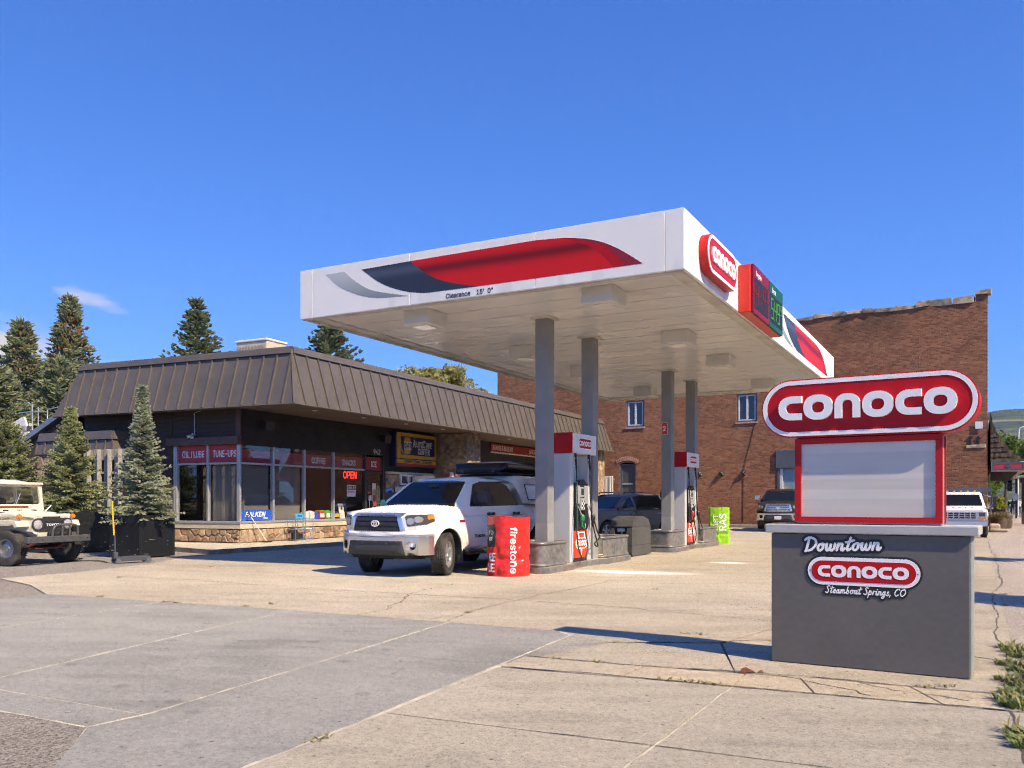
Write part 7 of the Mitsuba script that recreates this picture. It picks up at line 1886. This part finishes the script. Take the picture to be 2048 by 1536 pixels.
# ---------------------------------------------------------------- people
for nm, c in dict(skin=(.48, .29, .20), skin_tan=(.40, .23, .15), hair_brown=(.06, .035, .02), hair_dark=(.02, .016, .014), cap_blue=(.22, .38, .62), shirt_green=(.10, .48, .20), shirt_mint=(.22, .68, .36), shirt_grey=(.16, .18, .21), shirt_white=(.75, .75, .75), shirt_black=(.025, .025, .028), shirt_yellow=(.65, .45, .03), jeans=(.05, .07, .13), trousers_dark=(.03, .03, .035), shorts_khaki=(.30, .25, .17), shoe=(.05, .045, .04)).items():
    pbr(nm, grain(c, .25, 14), .75)


def person(x, y, z, face_deg, label, H=1.75, shirt='shirt_grey', legs='jeans', hair='hair_brown', cap=None, skin='skin', pose=None, group=None, short=False, edge=.035, extra=None, fine=True):
    """one continuous body from a jointed skeleton, clothing over it; faces +x in its own frame"""
    s = H / 1.75; t = Thing('person', label, 'person', T=xf(x, y, z, face_deg, s), group=group)
    P = dict(stride=.10, armL=(.04, .30), armR=(.04, .30), head=0., elbowL=.12, elbowR=.12); P.update(pose or {})
    J = {}
    hip = np.array([0, 0, .93])
    for n, sg_, st in (('L', 1, P['stride']), ('R', -1, -P['stride'])):
        J['hip' + n] = hip + (0, sg_ * .09, -.03); J['knee' + n] = np.array([st * .55 + .03, sg_ * .10, .49]); J['ank' + n] = np.array([st - .03, sg_ * .105, .09]); J['toe' + n] = np.array([st + .15, sg_ * .12, .035])
        fwd, drop = P['arm' + n]; el = P['elbow' + n]
        J['sho' + n] = np.array([-.01, sg_ * .185, 1.42]); J['elb' + n] = J['sho' + n] + np.array([fwd * .4 - .02, sg_ * .07, -.29]); J['wri' + n] = J['elb' + n] + np.array([fwd * .6 + el, sg_ * .0, -drop * .8])
    b = []
    for n in 'LR':
        b += [(J['hip' + n], .092, J['knee' + n], .058), (J['knee' + n], .056, J['ank' + n], .040), (J['ank' + n], .042, J['toe' + n], .032), (J['sho' + n], .055, J['elb' + n], .042), (J['elb' + n], .041, J['wri' + n], .028)]
        h0 = J['wri' + n]; sgn = 1 if n == 'L' else -1; dn = (J['wri' + n] - J['elb' + n]); dn /= np.linalg.norm(dn)
        b.append((h0, .027, h0 + dn * .085, .030))
        if fine:
            for i, (o, ln) in enumerate(((-.027, .075), (-.009, .085), (.009, .08), (.026, .062))):
                b.append((h0 + dn * .085 + np.array([o, 0, 0]), .0095, h0 + dn * (.085 + ln) + np.array([o * 1.15, -sgn * .012, 0]), .0075))
            b.append((h0 + dn * .03 + np.array([.024, 0, 0]), .011, h0 + dn * .085 + np.array([.058, -sgn * .01, 0]), .009))
    b += [(hip + (0, .06, 0), .115, hip + (0, -.06, 0), .115), (hip + (0, .05, .0), .11, np.array([0, .06, 1.18]), .115), (hip + (0, -.05, 0), .11, np.array([0, -.06, 1.18]), .115), (np.array([0, .07, 1.18]), .112, np.array([-.01, .13, 1.38]), .09), (np.array([0, -.07, 1.18]), .112, np.array([-.01, -.13, 1.38]), .09), (np.array([-.01, .12, 1.40]), .075, np.array([-.01, -.12, 1.40]), .075), (np.array([-.01, 0, 1.42]), .062, np.array([.005, 0, 1.54]), .054)]
    hc = np.array([.02, 0, 1.645])
    ca, sa_ = math.cos(P['head']), math.sin(P['head']); hr = lambda v: hc + np.array([v[0] * ca - v[1] * sa_, v[0] * sa_ + v[1] * ca, v[2]])
    b += [(hr((-.015, 0, .02)), .092, hr((.02, 0, -.02)), .080), (hr((.035, 0, -.05)), .060, hr((.045, 0, -.075)), .045), (hr((.085, 0, .0)), .016, hr((.098, 0, -.025)), .016)]
    for s_ in (-1, 1): b.append((hr((-.005, s_ * .082, -.005)), .022, hr((-.012, s_ * .088, .022)), .02))
    t.p('body', blob(b, edge, 5), skin, smooth=True)
    top = [(np.array([0, .05, .90]), .125, np.array([0, .06, 1.18]), .128), (np.array([0, -.05, .90]), .125, np.array([0, -.06, 1.18]), .128), (np.array([0, .05, .90]), .125, np.array([0, -.05, .90]), .125), (np.array([0, .07, 1.18]), .125, np.array([-.01, .135, 1.38]), .102), (np.array([0, -.07, 1.18]), .125, np.array([-.01, -.135, 1.38]), .102), (np.array([-.01, .13, 1.40]), .087, np.array([-.01, -.13, 1.40]), .087), (np.array([-.01, 0, 1.42]), .075, np.array([-.01, 0, 1.47]), .066)]
    for n in 'LR': top.append((J['sho' + n], .070, J['sho' + n] + (J['elb' + n] - J['sho' + n]) * .78, .064))
    t.p('shirt', blob(top, edge, 4), shirt, smooth=True)
    lg_ = [(hip + (0, .06, .0), .125, hip + (0, -.06, .0), .125)]
    for n in 'LR':
        lg_ += [(J['hip' + n], .104, J['knee' + n], .072)] + ([] if short else [(J['knee' + n], .072, J['ank' + n] + (0, 0, .02), .058)])
    t.p('trousers', blob(lg_, edge, 4), legs, smooth=True)
    for n in 'LR': t.p('shoe', blob([(J['ank' + n] + (-.02, 0, -.03), .05, J['toe' + n] + (.0, 0, .01), .042)], edge, 3), 'shoe', smooth=True)
    if cap:
        c = t.p('cap', blob([(hr((-.015, 0, .045)), .103, hr((.01, 0, .05)), .098)], .03, 2), cap, smooth=True); t.p('cap_bill', hull([hr((.09, -.07, .045)), hr((.09, .07, .045)), hr((.18, .04, .03)), hr((.18, -.04, .03)), hr((.09, -.07, .055)), hr((.09, .07, .055)), hr((.18, .04, .038)), hr((.18, -.04, .038))]), cap, of=c)
    hs = [(hr((-.045, 0, .03)), .085, hr((-.05, 0, -.05)), .070)] + ([] if cap else [(hr((-.02, 0, .05)), .092, hr((.015, 0, .065)), .072)])
    t.p('hair', blob(hs, .035, 2), hair, smooth=True)
    for s_ in (-1, 1): t.p('eye', trimesh.creation.icosphere(1, .011).apply_translation(hr((.078, s_ * .032, .012))), 'hair_dark')
    t.p('mouth', box(-.004, .004, -.022, .022, -.004, .004).apply_translation(hr((.088, 0, -.062))), 'band_maroon')
    return t


person(-13.50, 18.25, 0, 118, 'person in bright green shirt and light blue cap beyond the white pickup', H=1.72, shirt='shirt_mint', cap='cap_blue', pose=dict(armL=(.25, .2), elbowL=.2), legs='trousers_dark')
person(-10.15, 30.35, 0, 160, 'person in dark clothes standing behind the open wagon door', H=1.76, shirt='shirt_black', legs='trousers_dark', hair='hair_dark', skin='skin_tan')
person(-22.05, 22.6, .13, 20, 'person in grey shirt standing inside the shop window', H=1.80, shirt='shirt_grey', hair='hair_dark')
for i, (x, y, f, h, sh_, lg_, hr_, cp_, lb) in enumerate(((2.2, 120.3, 80, 1.80, 'shirt_white', 'shorts_khaki', 'hair_brown', 'shirt_grey', 'person in white shirt and grey cap leading the far crowd'), (2.75, 122, -95, 1.70, 'shirt_yellow', 'jeans', 'hair_brown', None, 'person in yellow shirt in the far crowd'), (3.15, 119.2, 85, 1.75, 'shirt_black', 'jeans', 'hair_dark', None, 'person in black shirt and jeans in the far crowd'),
                        (3.5, 124, -80, 1.68, 'shirt_green', 'trousers_dark', 'hair_brown', None, 'person in dark green shirt in the far crowd'), (3.7, 118.5, 95, 1.78, 'shirt_black', 'trousers_dark', 'hair_brown', 'cap_blue', 'person in black with a blue cap in the far crowd'), (4.2, 114.5, -90, 1.72, 'shirt_white', 'jeans', 'hair_dark', None, 'person in white shirt at the right end of the far crowd'))):
    person(x, y, 0, f, lb, h, sh_, lg_, hr_, cp_, pose=dict(stride=.16), edge=.07, fine=False, group='people walking far up the path')

# ---------------------------------------------------------------- valley air
hz = float(hh.max()) + 3
scene['air_medium'] = {'type': 'homogeneous', 'albedo': {'type': 'rgb', 'value': [.95, .95, .96]}, 'sigma_t': {'type': 'rgb', 'value': [.32e-4, .46e-4, .75e-4]}}
scene['haze'] = {'type': 'cube', 'to_world': T4().translate([0, 2500, hz / 2 - 1]).scale([4300, 3700, hz / 2 + 1]), 'bsdf': {'type': 'null'}, 'interior': {'type': 'ref', 'id': 'air_medium'}}
labels['haze'] = {'label': 'thin blue valley air', 'kind': 'stuff'}
scene['camera']['medium'] = {'type': 'ref', 'id': 'air_medium'}
